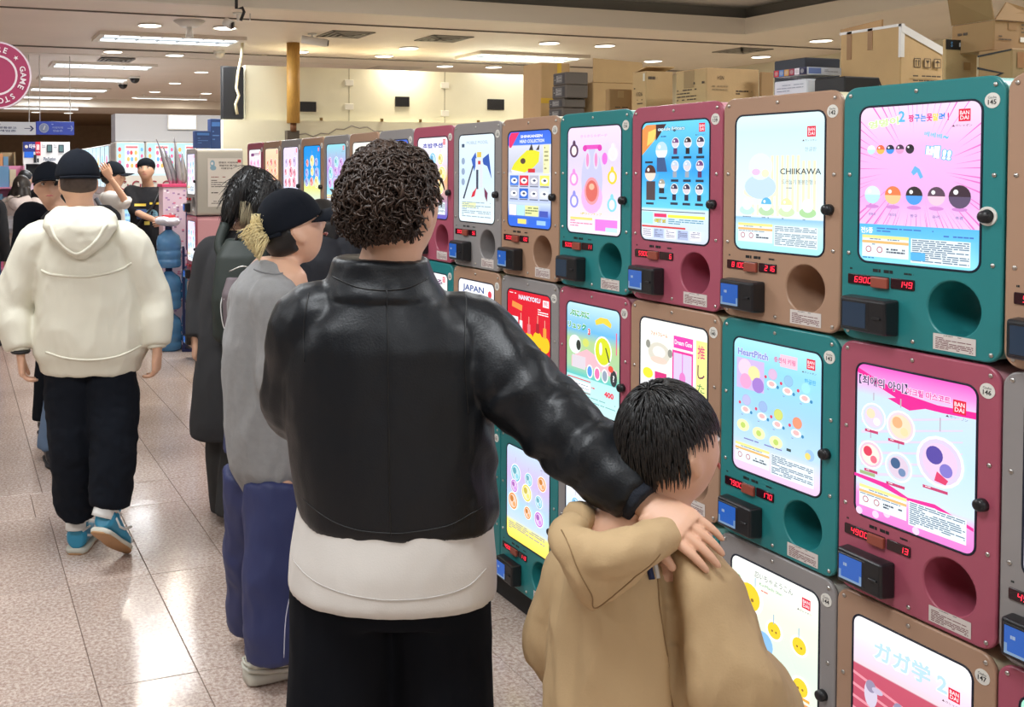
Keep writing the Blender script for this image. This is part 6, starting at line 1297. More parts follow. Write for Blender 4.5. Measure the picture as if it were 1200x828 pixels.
B.stitch(coat, dense([B.P(660, 740, 1.57), B.P(720, 752, 1.57), B.P(782, 748, 1.57)], 10), KHS, .0009, name='yoke_seam') if 0 else None
st_ = [dense([B.P(748+dx, 648, 1.57), B.P(752+dx, 672, 1.57), B.P(754+dx, 694, 1.57)], 6) for dx in (22, 30)]
B.stitch(coat, st_[0], mat('navy_trim', S(30, 40, 78), .7), .0052, name='navy_trim'); B.stitch(coat, st_[1], SHIRT, .0042, name='white_trim')
B.trousers('trousers', mat('dark_school_cloth', S(40, 44, 55), .9), .15, .12, .085, .07, .06, .95, .95, .003, 6, .012)
for n_ in 'LR': B.shoe(n_, mat('grey_mesh', S(90, 95, 105), .8), WS)
for n_ in 'LR':
    e_, w_ = B.J['el'+n_], B.J['wr'+n_]; dd = (w_-e_).normalized(); B.cloth('cuff', [limb([w_-dd*.05, w_-dd*.03, w_-dd*.012], [.062, .066, .064], 18, 3)], KH, .006, 2, 0)
hR = B.HR(); hc = B.J['head']
cutB = std_cut(.26, -.38, .12); hs_ = hair_shell(hc+hR @ Vector((0, -.006, .012)), hR, (.073, .090, .104), cutB, .0055, 3)
roots = shell_roots(hc+hR @ Vector((0, -.006, .014)), hR, (.072, .089, .103), 2400, lambda u: u.z > (.34 if u.y > .35 else .26 if u.y > -.2 else -.25), random.Random(5))
def straight(crown, L, rr=(.0013, .0022), lift=.002, bend=1., amp=.05):
    def f(i, p, nr):
        r = random.Random(i*7+1); d = (p-crown); d = d-nr*d.dot(nr); d = (d.normalized() if d.length > .004 else Vector((r.uniform(-1, 1), r.uniform(-1, 1), 0)).normalized()); d = (d+Vector((0, 0, -.5*bend))); d = (d-nr*d.dot(nr)).normalized(); d = (d+Vector((r.uniform(-amp, amp), r.uniform(-amp, amp), r.uniform(-amp, amp)))).normalized(); out = [p-nr*.002]; q = p; LL = L*r.uniform(.8, 1.15); dirv = d+nr*.18
        for j in range(6):
            dirv = (dirv-nr*.10+Vector((0, 0, -.14*bend))).normalized(); q = q+dirv*LL/6; c = hcX[0]; v = hRX[0].transposed() @ (q-c); e = math.sqrt((v.x/axX[0][0])**2+(v.y/axX[0][1])**2+(v.z/axX[0][2])**2)
            if e < 1.0: q = c+hRX[0] @ (v/e)
            out.append(q+nr*lift*math.sin(j/6*PI))
        return out, r.uniform(*rr)
    return f
hcX = [hc+hR @ Vector((0, -.006, .014))]; hRX = [hR]; axX = [(.075, .092, .106)]
V, F = strands([(a, b) for a, b, _ in roots], straight(hc+hR @ Vector((0, -.03, .12)), .034)); link('hair', mjoin([hs_, mesh('h', V, F, True)], 'hair'), HAIRK, B.root)
# ================================================================== the man in the cream hooded jacket
CREAM = mat('cream_nylon', S(222, 218, 200), .6, bump=.05, bscale=200, var=.02, vscale=6); NVY = mat('black_jersey', (.006, .008, .013), .95, spec=.2)
C = Fig(104, 4.24, 1.74, 0, 'walking man in a cream hooded jacket, black cap and blue sneakers')
C.set(head=(91, 214, 4.24), headR=(-.38, -.05, 0), neck=(95, 248, 4.23), chest=(100, 330, 4.22), pelvis=(104, 430, 4.24), shL=(42, 284, 4.22), elL=(14, 356, 4.24), wrL=(22, 414, 4.18), shR=(150, 284, 4.22), elR=(176, 350, 4.26), wrR=(183, 410, 4.20),
      hipL=(80, 440, 4.24), hipR=(128, 440, 4.24), knL=(84, 530, 4.22), knR=(132, 525, 4.16), anL=(86, 622, 4.28), anR=(124, 612, 4.10))
C.J['toeL'] = Vector((.05, 1, 0)).normalized(); C.J['toeR'] = Vector((.30, 1, 0)).normalized()
C.body(.009, handL=dict(d=Vector((.05, .05, -1)), n=Vector((1, .3, 0)), t=Vector((0, 1, 0)), curl=(.5, .6, .4)), handR=dict(d=Vector((-.05, .1, -1)), n=Vector((-1, .2, 0)), t=Vector((0, 1, 0)), curl=(.5, .6, .4)), nk=.056, feet=False); C.face()
cr = rowsz(C, [(435, 47, 160, .135), (424, 46, 163, .145), (412, 40, 170, .165), (390, 40, 170, .165), (350, 42, 165, .16), (310, 42, 158, .15), (290, 44, 154, .135), (274, 52, 144, .12), (258, 64, 130, .10), (244, 74, 118, .085)], 4.24)
cjk = C.cloth('hooded_jacket', [loft(cr, 36, 2.4), C.sleeve('L', (.080, .085, .088, .080, .058), .92), C.sleeve('R', (.080, .083, .086, .080, .058), .92)], CREAM, .009, 5, .008, (7, 7, 3.2), 21, .75)
hdr = [(C.P(94, 302, 4.085), Vector((.018, 0, 0)), Vector((0, .018, 0))), (C.P(94, 294, 4.075), Vector((.06, 0, 0)), Vector((0, .03, 0))), (C.P(94, 280, 4.085), Vector((.115, 0, 0)), Vector((0, .045, 0))), (C.P(94, 264, 4.12), Vector((.155, 0, 0)), Vector((0, .075, 0))),
       (C.P(94, 252, 4.17), Vector((.145, 0, 0)), Vector((0, .105, 0))), (C.P(94, 242, 4.20), Vector((.10, 0, 0)), Vector((0, .095, 0)))]
C.cloth('hood', [loft(hdr, 32, 2.2)], CREAM, .008, 4, .006, (8, 8, 12), 22, .8)
hd_ = [c for c in C.root.children if c.name.startswith('hood') and not c.name.startswith('hooded')][0]
C.stitch(hd_, dense([C.P(60, 262, 4.1), C.P(70, 280, 4.1), C.P(92, 296, 4.1), C.P(114, 282, 4.1), C.P(126, 262, 4.1)], 10), CREAM, .009, lift=-.002, name='hood_rim')
SM = mat('cream_seam', S(178, 174, 155), .8)
C.stitch(cjk, dense([C.P(44, 318, 4.08), C.P(60, 322, 4.08), C.P(100, 324, 4.08), C.P(135, 318, 4.08), C.P(150, 310, 4.08)], 12), CREAM, .006)
C.stitch(cjk, dense([C.P(50, 414, 4.08), C.P(75, 420, 4.08), C.P(105, 422, 4.08), C.P(135, 419, 4.08), C.P(160, 410, 4.08)], 12), CREAM, .005, name='hem_seam')
for n_ in 'LR':
    e_, w_ = C.J['el'+n_], C.J['wr'+n_]; dd = (w_-e_).normalized(); C.cloth('cuff', [limb([w_-dd*.05, w_-dd*.025, w_-dd*.005], [.045, .042, .040], 18, 3)], CREAM, .006, 2, .001, (50, 50, 50))
w_ = C.J['wrL']; V, F = tubepath([w_+Vector((.033*math.cos(a), .033*math.sin(a), .008)) for a in [i*PI/8 for i in range(17)]], .009, 6); link('wrist_band', mesh('wb', V, F, True), M['black'], C.root)
C.trousers('trousers', NVY, .165, .118, .110, .098, .078, .92, .82, .012, 31, .010, (7, 7, 8))
BLU = mat('blue_leather', S(48, 140, 176), .4); WL = mat('white_leather', S(232, 232, 228), .45); GUM = mat('gum_sole', S(176, 134, 92), .6); OFF = mat('offwhite_sole', S(205, 203, 190), .6)
def hightop(F_, n_, pitch, pos, zoff, sole):
    e, tr, th = F_.shoe(n_, BLU, OFF, .31, .056, .092, pitch, zoff, high=.06, name='sneaker', pos=pos)
    def patch(nm, pts, r, m): V, F = tubepath([tr(*p) for p in pts], r, 6); link(nm, mesh(nm, V, F, True), m, e)
    rings = [(tr(u, 0, .003), tr(u, .054*q, 0)-tr(u, 0, 0), tr(u, 0, .004)-tr(u, 0, 0)) for u, q in ((-.004, .5), (.02, .86), (.07, .93), (.13, .9), (.19, 1.04), (.24, .92), (.275, .55), (.294, .2))]; v, f = loft(rings, 20, 3.2); link('outsole', mesh('o', v, f, True), sole, e)
    v, f = limb([tr(.05, 0, .13), tr(.052, 0, .155), tr(.055, 0, .172)], [.047, .047, .044]); link('ankle_collar', mesh('c', v, f, True), WL, e)
    for sd in (-1, 1):
        patch('side_stripe', [(.03, sd*.044, .075), (.08, sd*.046, .055), (.13, sd*.046, .06), (.18, sd*.047, .085)], .006, WL); patch('heel_stripe', [(.01, sd*.03, .10), (.03, sd*.042, .105), (.07, sd*.044, .10)], .005, WL)
    patch('toe_cap', [(.245, -.03, .045), (.265, 0, .045), (.245, .03, .045)], .016, WL); patch('laces', [(.10, -.015, .115), (.12, .015, .105), (.14, -.015, .092), (.16, .015, .082), (.18, -.012, .075)], .004, WL)
    return e
pL = C.P(86, 648, 4.27); pL.z = 0; hightop(C, 'L', 0, Vector((pL.x, pL.y-.02, 0)), 0, GUM)
pR = C.P(112, 628, 4.02); toeR = C.J['toeR']; hightop(C, 'R', -.62, Vector((pR.x, pR.y, 0)), .178, GUM)
v, f = limb([C.J['anL']+Vector((0, 0, .10)), C.J['anL']+Vector((0, -.01, .0))], [.043, .045]); link('sock', mesh('s', v, f, True), WL, C.root)
v, f = limb([C.J['anR']+Vector((0, 0, .10)), C.J['anR']+Vector((-.02, -.03, .02))], [.043, .045]); link('sock', mesh('s', v, f, True), WL, C.root)
cap(C, NVY, 1.06, 0, -.12)
hR = C.HR(); hc = C.J['head']; hsC = hair_shell(hc+hR @ Vector((0, -.006, .008)), hR, (.0805, .103, .105), lambda u: (.86+.14*hstep(-.48, -.3, u.z)) if u.y < .05 else .86, .006, 2); link('short_hair', hsC, mat('short_fade_hair', S(70, 56, 48), .8, var=.2, vscale=60), C.root)
V, F = tubepath([hc+hR @ Vector(p) for p in ((-.086, -.01, .012), (-.083, .05, .010), (-.062, .088, .008))], .0022, 6); gl = link('glasses', mesh('g', V, F, True), M['chrome'], C.root)
for sx in (-1, 1):
    V, F = tubepath([hc+hR @ Vector((sx*.032+.024*math.cos(a), .098, .0+.019*math.sin(a))) for a in [i*PI/8 for i in range(17)]], .0018, 5); link('glasses_rim', mesh('g', V, F, True), M['chrome'], gl)

# ================================================================== the woman in the grey sweatshirt
GREY = mat('grey_marl', S(142, 142, 142), .95, bump=.15, bscale=350, var=.06, vscale=40); NAVYP = mat('navy_nylon', S(40, 48, 92), .6, bump=.03, bscale=100)
D = Fig(316, 3.27, 1.63, .75, 'woman in a grey sweatshirt and navy track pants with a blond hair tuft')
D.set(head=(344, 270, 3.27), headR=(1.30, -.50, 0), neck=(322, 322, 3.25), chest=(310, 400, 3.27), pelvis=(310, 560, 3.27), shL=(292, 352, 3.38), elL=(300, 450, 3.55), wrL=(345, 420, 3.72), shR=(322, 352, 3.14), elR=(330, 452, 3.12), wrR=(385, 430, 3.20),
      hipL=(300, 575, 3.33), hipR=(322, 575, 3.21), knL=(295, 660, 3.38), knR=(318, 665, 3.14), anL=(290, 735, 3.44), anR=(312, 762, 3.12))
D.J['toeL'] = Vector((.25, 1, 0)).normalized(); D.J['toeR'] = Vector((-.55, -.25, 0)).normalized() if 0 else Vector((.8, .35, 0)).normalized()
D.body(.0075, nk=.045); D.face()
dr = rowsz(D, [(578, 286, 352, .105), (566, 280, 358, .125), (545, 270, 362, .145), (500, 263, 366, .15), (450, 261, 364, .15), (400, 262, 360, .15), (360, 270, 354, .14), (340, 272, 352, .135), (326, 282, 350, .118), (314, 292, 346, .095), (306, 300, 342, .078)], 3.27)
sw = D.cloth('sweatshirt', [loft(dr, 32, 2.2), D.sleeve('L', (.072, .074, .072, .064, .052), .9), D.sleeve('R', (.074, .076, .074, .066, .052), .9)], GREY, .009, 4, .011, (8, 8, 3), 41, .7)
D.stitch(sw, dense([D.P(296, 318, 3.12), D.P(312, 322, 3.12), D.P(330, 322, 3.12), D.P(342, 316, 3.12)], 8), mat('grey_rib', S(120, 120, 122), .9), .0035, name='collar_seam')
pr_ = [limb([D.P(300, 556, 3.33), D.P(293, 640, 3.36), D.P(291, 690, 3.40), D.P(293, 738, 3.43)], [.112, .09, .08, .083]), limb([D.P(322, 570, 3.21), D.P(320, 640, 3.16), D.P(316, 700, 3.13), D.P(322, 774, 3.12)], [.105, .092, .085, .095])]
D.cloth('track_pants', [D.rows([(.72, .15, .12), (.82, .15, .12), (.87, .13, .11)])]+pr_, NAVYP, .0095, 5, .012, (7, 7, 4), 42, .65)
PI_ = mat('white_piping', S(200, 200, 215), .7); tp = [c for c in D.root.children if c.name.startswith('track_pants')][0]
D.stitch(tp, dense([D.P(340, 690, 3.12), D.P(334, 720, 3.12), D.P(332, 760, 3.12)], 10), PI_, .0018, name='piping')
def chunky(F_, n_, pos):
    up = mat('cream_mesh', S(222, 218, 205), .7); e, tr, th = F_.shoe(n_, up, OFF, .285, .055, .075, 0, 0, chunky=1.0, name='sneaker', pos=pos)
    for z, r in ((.045, .007), (.062, .004)):
        V, F = tubepath([tr(u, sd, z+dz) for u, sd, dz in ((.20, -.05, 0), (.12, -.053, .0), (.05, -.05, .008), (.0, -.03, .012), (-.006, 0, .012), (.0, .03, .012), (.05, .05, .008), (.12, .053, 0), (.20, .05, 0))], r, 6); link('sole_ridge', mesh('s', V, F, True), OFF, e)
    V, F = tubepath([tr(u, -.05, z) for u, z in ((.03, .09), (.08, .075), (.14, .07), (.19, .065))], .011, 6); link('dark_panel', mesh('d', V, F, True), M['dark'], e)
    V, F = tubepath([tr(u, .05, z) for u, z in ((.03, .09), (.08, .075), (.14, .07), (.19, .065))], .011, 6); link('dark_panel', mesh('d', V, F, True), M['dark'], e)
q = D.P(298, 790, 3.12); chunky(D, 'R', Vector((q.x-.035, q.y+.05, 0))); q = D.P(280, 750, 3.45); chunky(D, 'L', Vector((q.x+.02, q.y+.03, 0)))
cap(D, NVY, 1.05, 0, -.12, vl=.085)
hR = D.HR(); hc = D.J['head']; link('hair', hair_shell(hc+hR @ Vector((0, -.008, .0)), hR, (.0805, .104, .106), lambda u: (.86+.14*hstep(-.62, -.45, u.z)) if u.y < -.15 else .85, .006, 2), HAIRK, D.root)
# blond tuft pulled through the cap strap
pb = D.P(313, 276, 3.24); rg = random.Random(8); V = []; F = []
for i in range(460):
    up = i < 210; r = random.Random(i); a = Vector((r.gauss(0, .008), r.gauss(0, .008), r.gauss(0, .008)))
    if up: tgt = D.P(303+r.uniform(-9, 8), 250+r.uniform(0, 8), 3.22+r.uniform(-.02, .03)); mid = pb.lerp(tgt, .5)+Vector((-.012, -.012, .004)); pts = dense([pb+a*.6, mid+a, tgt], 4)
    else:
        tgt = D.P((x_ := 276+28*(r.random()**.6)), 266+(x_-270)*1.1+r.uniform(-4, 4), 3.18+r.uniform(-.02, .03)); mid = pb.lerp(tgt, .45)+Vector((0, -.02, .022)); pts = dense([pb+a*.6, mid+a*1.2, tgt], 4)
    k = len(V); v, f = tubepath(pts, [.0022*(1-.6*j/(len(pts)-1)) for j in range(len(pts))], 3); V += v; F += [tuple(x+k for x in g) for g in f]
link('blond_tuft', mesh('tuft', V, F, True), BLOND, D.root)
v, f = tubepath([pb+Vector((.022*math.cos(a)*.5, -.022*math.cos(a)*.6, .024*math.sin(a))) for a in [i*PI/8 for i in range(17)]], .005, 6); link('hair_band', mesh('hb', v, f, True), M['black'], D.root)

# ================================================================== the person in the long dark coat with a backpack
COATM = mat('charcoal_wool', S(52, 52, 54), .95, bump=.1, bscale=250); GP = mat('charcoal_trousers', S(58, 58, 58), .9)
E = Fig(272, 4.73, 1.66, .35, 'long haired person in a long charcoal coat with a dark green backpack')
E.set(head=(300, 226, 4.73), headR=(.9, -.35, 0), neck=(285, 268, 4.72), chest=(276, 330, 4.73), pelvis=(272, 430, 4.73), shL=(246, 296, 4.74), elL=(234, 350, 4.76), wrL=(229, 398, 4.70), shR=(308, 296, 4.70), elR=(325, 350, 4.80), wrR=(330, 320, 4.98),
      hipL=(262, 440, 4.75), hipR=(286, 440, 4.71), knL=(262, 525, 4.74), knR=(285, 525, 4.70), anL=(268, 592, 4.85), anR=(284, 592, 4.66)); E.J['toeL'] = Vector((.3, 1, 0)).normalized(); E.J['toeR'] = Vector((.3, 1, 0)).normalized()
E.body(.010, handL=dict(d=Vector((-.1, .05, -1)), n=Vector((1, .2, 0)), t=Vector((0, 1, 0)), curl=(.6, .7, .5)), nk=.048); E.face()
er = rowsz(E, [(510, 222, 318, .17), (495, 222, 318, .175), (450, 226, 318, .165), (400, 231, 318, .155), (340, 236, 318, .15), (300, 243, 314, .135), (282, 254, 306, .11), (270, 264, 300, .08)], 4.73)
E.cloth('long_coat', [loft(er, 32, 2.3), E.sleeve('L', (.070, .068, .064, .058, .050), .94), E.sleeve('R', (.070, .068, .064, .058, .050), .94)], COATM, .010, 5, .008, (6, 6, 2.5), 51, .5)
E.cloth('trousers', [limb([E.P(264, 480, 4.76), E.P(262, 540, 4.78), E.P(270, 604, 4.84)], [.09, .09, .10]), limb([E.P(288, 480, 4.70), E.P(282, 540, 4.68), E.P(278, 605, 4.66)], [.09, .10, .115])], GP, .010, 4, .006, (8, 8, 4), 52)
for n_ in 'LR': E.shoe(n_, M['black'], mat('brown_sole', S(110, 80, 55), .6))
hR = E.HR(); hc = E.J['head']
fall = [limb([E.P(300, 208, 4.70), E.P(284, 222, 4.66), E.P(272, 244, 4.64), E.P(266, 262, 4.64)], [.075, .07, .045, .018]), limb([E.P(310, 215, 4.66), E.P(306, 240, 4.62), E.P(300, 262, 4.63)], [.07, .06, .03]), limb([E.P(316, 215, 4.72), E.P(322, 240, 4.70), E.P(320, 258, 4.72)], [.05, .04, .02])]
hm = hair_shell(hc+hR @ Vector((0, -.01, .01)), hR, (.092, .112, .118), std_cut(.2, -.7, -.6), .007, 4, fall); displace(hm, lambda co, n: .004*math.sin((co.x*1.0+co.y)*420+6*noise.noise(co*12)))
roots = [(Vector(v.co), Vector(v.normal)) for v in list(hm.vertices)[::9] if v.co.z > E.J['neck'].z-.02]
def longf(i, p, nr):
    r = random.Random(i); out = [p]; q = p; d = Vector((-.25+r.uniform(-.1, .1), -.05, -1)).normalized()
    d = (d-nr*d.dot(nr)).normalized()
    for j in range(4): q = q+d*.022+nr*.001; out.append(q); d = (d+Vector((0, 0, -.2))).normalized()
    return out, .0022
V, F = strands(roots, longf); link('long_hair', mjoin([hm, mesh('l', V, F, True)], 'hair'), HAIRK, E.root)
roots = [(E.P(r.uniform(282, 308) if (r := random.Random(i)) else 0, 238+r.uniform(-4, 10), 4.585), Vector((0, -1, 0))) for i in range(110)]
V, F = strands(roots, lambda i, p, n_: ([p+Vector((random.Random(i).uniform(-.012, .012)*t, -.004*math.sin(3*t), -.085*t)) for t in (0, .33, .66, 1)], .0022)); link('blond_ends', mesh('b', V, F, True), mat('ash_blond_hair', S(150, 138, 110), .5), E.root)
bp_ = empty('backpack', (0, 0, 0), 0, 'dark green grey backpack with mesh pocket worn over the charcoal coat', 'backpack'); bp_.location = E.root.location; bp_.rotation_euler = E.root.rotation_euler
BPM = mat('dark_green_nylon', S(42, 50, 46), .6, bump=.1, bscale=200); BPL = mat('mauve_panel', S(108, 96, 100), .6)
g = lambda x, y, d: E.P(x, y, d)
me = solid('bag_body', [loft([(g(282, 402, 4.52), Vector((.10, 0, 0)), Vector((0, .055, 0))), (g(281, 395, 4.52), Vector((.125, 0, 0)), Vector((0, .07, 0))), (g(281, 350, 4.51), Vector((.13, 0, 0)), Vector((0, .08, 0))), (g(284, 300, 4.53), Vector((.12, 0, 0)), Vector((0, .07, 0))), (g(288, 280, 4.56), Vector((.09, 0, 0)), Vector((0, .05, 0)))], 28, 3)], .008, 4); folds(me, .004, (8, 8, 8), 3); link('bag_body', me, BPM, bp_)
me = solid('front_pocket', [loft([(g(284, 392, 4.44), Vector((.085, 0, 0)), Vector((0, .03, 0))), (g(284, 345, 4.43), Vector((.095, 0, 0)), Vector((0, .035, 0))), (g(286, 325, 4.45), Vector((.08, 0, 0)), Vector((0, .02, 0)))], 24, 3)], .007, 4); link('front_pocket', me, BPL, bp_)
for (a, b_, c_, d_) in ((g(264, 262, 4.63), g(257, 285, 4.60), g(262, 305, 4.57), g(266, 320, 4.55)), (g(305, 262, 4.60), g(312, 285, 4.58), g(310, 305, 4.56), g(306, 320, 4.54))):
    V, F = tubepath(dense([a, b_, c_, d_], 5), .026, 8); V = [Vector((v.x, v.y*1+0, v.z)) for v in V]; link('shoulder_strap', mesh('st', V, F, True), BPM, bp_)
tube('top_loop', dense([g(276, 282, 4.52), g(282, 272, 4.50), g(290, 282, 4.52)], 5), .008, M['black'], bp_); tube('side_cord', dense([g(262, 340, 4.44), g(258, 360, 4.42), g(262, 385, 4.42), g(268, 372, 4.41), g(262, 350, 4.41)], 6), .0025, WL, bp_)
tube('zip', dense([g(268, 318, 4.41), g(285, 312, 4.40), g(302, 318, 4.41)], 6), .003, M['chrome'], bp_)

# ================================================================== person half hidden between the cap and the machines
G = Fig(386, 4.65, 1.62, .9, 'dark haired person half hidden behind the black cap beside the machines')
G.set(head=(384, 268, 4.6), headR=(1.2, -.3, 0), neck=(378, 302, 4.6)); G.J['head'] = G.P(381, 262, 4.6); G.J['neck'] = G.P(376, 296, 4.6); G.J['chest'] = G.P(375, 330, 4.6)
G.body(.012, hands=True); G.face(); hR = G.HR(); hc = G.J['head']
link('hair', hair_shell(hc+hR @ Vector((0, -.015, .0)), hR, (.092, .112, .122), std_cut(.2, -.9, -.9), .008, 3, [limb([G.P(384, 262, 4.55), G.P(388, 285, 4.53), G.P(388, 305, 4.53)], [.07, .05, .03])]), HAIRK, G.root)
G.cloth('padded_jacket', [G.rows([(.82, .17, .13), (1.1, .18, .14), (1.25, .18, .14), (1.36, .12, .10)]), G.sleeve('L', (.065, .065, .06, .055, .05), .9), G.sleeve('R', (.065, .065, .06, .055, .05), .9)], mat('dark_navy_cloth', S(28, 30, 38), .8), .011, 4, .006, (8, 8, 8), 61)
G.trousers('trousers', GP, voxel=.013)
for n_ in 'LR': G.shoe(n_, M['black'], M['dark'])

# ================================================================== background people
def figure(px0, d0, H, phi, label, top, topm, bot, headR=(0, 0, 0), longcoat=False, shoes=None, sk=None, tr=None, sleeves=1., hs=1., vox=.012, sole=None, nohair=False, keep=None, neckz=0):
    f = Fig(px0, d0, H, phi, label)
    if sk: f.set(**sk)
    f.J['headR'] = headR
    f.body(vox, hands=True, hs=hs); f.face(hs)
    k = f.k; rows = [(.84*k if not longcoat else .5*k, .18*k, .135*k), (1.0*k, .175*k, .135*k), (1.2*k, .18*k, .135*k), (1.33*k, .175*k, .125*k), (1.41*k, .14*k, .095*k), (1.455*k, .08*k, .075*k)]
    f.cloth(top, [f.rows(rows), f.sleeve('L', (.072*k, .074*k, .068*k, .062*k, .055*k), sleeves), f.sleeve('R', (.072*k, .074*k, .068*k, .062*k, .055*k), sleeves)], topm, vox, 4, .007, (7, 7, 5), int(px0), .6)
    f.trousers('trousers', bot, .165, .125, .098, .085, .078, .98, 1., .005, int(px0), vox+.001)
    for n_ in 'LR': f.shoe(n_, shoes or M['black'], sole or M['dark'])
    return f
def shorthair(f, m=HAIRK, cut=None, s=1., extra=None):
    hR = f.HR(); return link('hair', hair_shell(f.J['head']+hR @ Vector((0, -.008, .01))*s, hR, (.086*s, .106*s, .116*s), cut or std_cut(.22, -.45, -.1), .008, 3, extra), m, f.root)
# man in the printed black t-shirt looking down, facing us
TEEK = mat('black_tee', (.010, .010, .013), .9)
Hh = figure(174, 9.95, 1.76, PI, 'man in a printed black t-shirt looking down beside the foil stand', 't_shirt', TEEK, BLK, (PI, -.25, 0), sleeves=.02,
            sk=dict(elL=(195, 250, 9.9), wrL=(188, 258, 9.62), elR=(158, 246, 9.85), wrR=(184, 259, 9.60), head=(171, 199, 9.88)), vox=.011)
shorthair(Hh); 
hR = Hh.HR(); v, f_ = ball(Hh.J['head']+hR @ Vector((0, -.01, .05)), .092, .112, .075, hR, 24, 16); link('beanie', mesh('b', v, f_, True), NVY, Hh.root)
a = Art(.001); a.set(-.13, 1.06, .13, 1.36); a.rect(.05, .1, .48, .18, S(225, 195, 70)); a.rect(.62, .06, .98, .13, S(225, 195, 70)); a.rect(.12, .28, .5, .62, S(60, 90, 140)); a.ell(.68, .48, .25, .2, S(120, 170, 190)); a.rect(.42, .68, .62, .8, S(220, 200, 90)); a.lines(.15, .32, .85, .6, 4, S(30, 50, 80), 3, .3)
o = a.build('shirt_print', INK, Hh.root); b = Hh.bvh([c for c in Hh.root.children if c.name.startswith('t_shirt')][0])
for v in o.data.vertices:
    h = b.ray_cast(Vector((v.co.x, -1.5, v.co.z)), Vector((0, 1, 0))); v.co = Vector((v.co.x, (h[0].y if h[0] else -.14)-.004+v.co.y, v.co.z))
tube('crossbody_strap', dense([Vector((.12, -.10, 1.44)), Vector((.06, -.165, 1.3)), Vector((-.08, -.17, 1.12)), Vector((-.19, -.08, .98))], 6), .012, M['black'], Hh.root)
v, f_ = ball(Vector((-.27, -.02, .95)), .10, .08, .13, None, 16, 12); link('hip_bag', mesh('b', v, f_, True), M['dark'], Hh.root)
# man with cap and raised arm
I = figure(128, 8.9, 1.70, 1.2, 'man in a white t-shirt and black cap raising his hand to the brim', 't_shirt', SHIRT, GP, (1.35, -.1, 0), sleeves=.05,
           sk=dict(head=(133, 207, 8.9), elR=(146, 236, 8.72), wrR=(129, 208, 8.62), shR=(128, 233, 8.78)), vox=.012)
cap(I, NVY, 1.05); shorthair(I)
tube('bag_strap', dense([I.P(112, 232, 8.68), I.P(122, 248, 8.66), I.P(134, 268, 8.68)], 5), .02, mat('grey_strap', S(90, 92, 98), .8), I.root)
# girl in the white hoodie with a silver bag
HOOD = mat('white_fleece', S(228, 216, 214), .9)
Jg = figure(25, 10.4, 1.60, .15, 'girl in a pale hoodie seen from behind with a silver shoulder bag', 'hoodie', HOOD, HOOD, (.2, -.1, 0), vox=.012)
def longhair(f, m=HAIRK, s=1.):
    hR = f.HR(); hc = f.J['head']; return link('hair', hair_shell(hc+hR @ Vector((0, -.012, .005))*s, hR, (.090*s, .110*s, .120*s), std_cut(.22, -.9, -.8), .008, 3, [limb([hc+Vector((-.04, -.05, -.02)), hc+Vector((-.06, -.075, -.12)), hc+Vector((-.05, -.08, -.2))], [.06, .05, .02]), limb([hc+Vector((.04, -.05, -.02)), hc+Vector((.06, -.075, -.12)), hc+Vector((.05, -.08, -.2))], [.06, .05, .02]), limb([hc+Vector((0, -.06, -.02)), hc+Vector((0, -.09, -.10)), hc+Vector((0, -.095, -.17))], [.06, .055, .025])]), m, f.root)
longhair(Jg, mat('ash_dark_hair', S(42, 36, 34), .5, var=.3, vscale=20)); v, f_ = tubepath([Jg.J['head']+Vector((-.01, -.125, .05)), Jg.J['head']+Vector((.0, -.135, .0))], .008, 6); link('hair_clip', mesh('c', v, f_, True), M['chrome'], Jg.root)
Jg.cloth('hood', [limb([Vector((-.1, -.06, 1.36)), Vector((0, -.15, 1.31)), Vector((.1, -.06, 1.36))], [.05, .065, .05])], HOOD, .011, 4, .004)
sbg = empty('silver_bag', (0, 0, 0), 0, 'silver crumpled shoulder bag carried by the girl in the pale hoodie', 'bag'); sbg.location = Jg.root.location; sbg.rotation_euler = Jg.root.rotation_euler
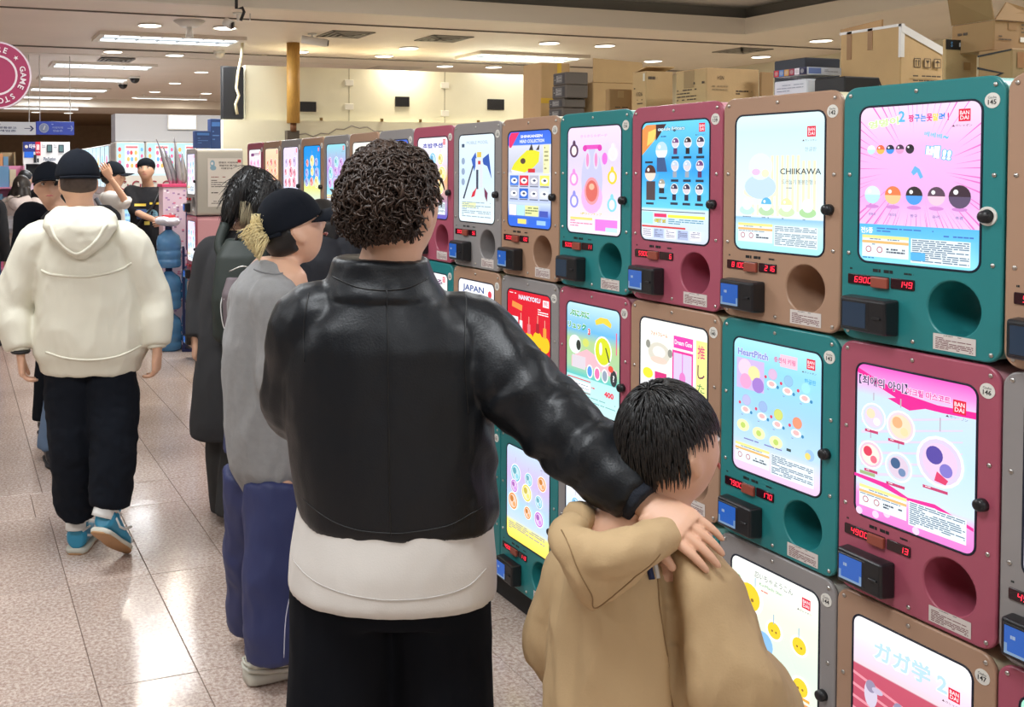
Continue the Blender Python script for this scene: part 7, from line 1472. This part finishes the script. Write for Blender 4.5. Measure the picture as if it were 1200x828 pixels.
me = solid('bag_body', [loft([(Vector((-.12, -.20, 1.02)), Vector((.15, 0, 0)), Vector((0, .04, 0))), (Vector((-.12, -.20, 1.06)), Vector((.17, 0, 0)), Vector((0, .06, 0))), (Vector((-.12, -.19, 1.16)), Vector((.15, 0, 0)), Vector((0, .045, 0))), (Vector((-.12, -.18, 1.19)), Vector((.13, 0, 0)), Vector((0, .02, 0)))], 24, 3)], .010, 3); folds(me, .006, (14, 14, 14), 4); link('bag_body', me, mat('silver_leather', S(175, 175, 182), .3, .6), sbg); tube('strap', dense([Vector((-.2, -.18, 1.18)), Vector((-.12, -.16, 1.34)), Vector((.02, -.13, 1.40))], 6), .010, M['chrome'], sbg)
# walking man half hidden behind the cream jacket: black cap, blue jeans, dark shoes
Kk = figure(92, 5.75, 1.69, 2.75, 'man in a black cap and blue jeans walking up behind the cream jacket', 'dark_jacket', mat('dark_jacket', S(26, 27, 32), .9), mat('blue_jeans', S(92, 112, 138), .9), (2.85, -.15, 0),
            sk=dict(head=(57, 218, 5.7), neck=(72, 250, 5.74), shR=(74, 276, 5.75), elL=(100, 330, 5.8), wrL=(95, 370, 5.75), elR=(80, 330, 5.8), wrR=(84, 372, 5.72), hipL=(95, 390, 5.75), hipR=(72, 390, 5.75), knL=(105, 455, 5.74), knR=(68, 460, 5.66), anL=(106, 512, 5.9), anR=(56, 528, 5.65)), vox=.011)
cap(Kk, NVY, 1.06); shorthair(Kk)
Ll = figure(64, 6.35, 1.70, 2.6, 'person in black trousers and white socks mostly hidden behind the cream jacket', 'black_jacket', BLK, BLK, (2.6, 0, 0), sk=dict(head=(95, 222, 6.35), neck=(88, 250, 6.35), hipL=(84, 370, 6.35), hipR=(66, 370, 6.35), anL=(82, 500, 6.5), anR=(50, 494, 6.2), knR=(55, 432, 6.25)), vox=.012)
v, f_ = limb([Ll.J['anR']+Vector((0, 0, .07)), Ll.J['anR']], [.045, .046]); link('sock', mesh('s', v, f_, True), SHIRT, Ll.root); shorthair(Ll)
# far left people
Mm = figure(29, 12.4, 1.66, .4, 'black haired person in dark clothes at the toy shelf far away', 'sweater', TEEK, GP, (.5, -.2, 0), vox=.014); shorthair(Mm)
Nn = figure(-22, 9.3, 1.62, .2, 'person in a black top cut off by the left edge of the view', 'black_top', TEEK, mat('mid_jeans', S(60, 80, 125), .9), (.2, 0, 0), vox=.013); longhair(Nn)
bpy.data.scenes.remove(TMP)
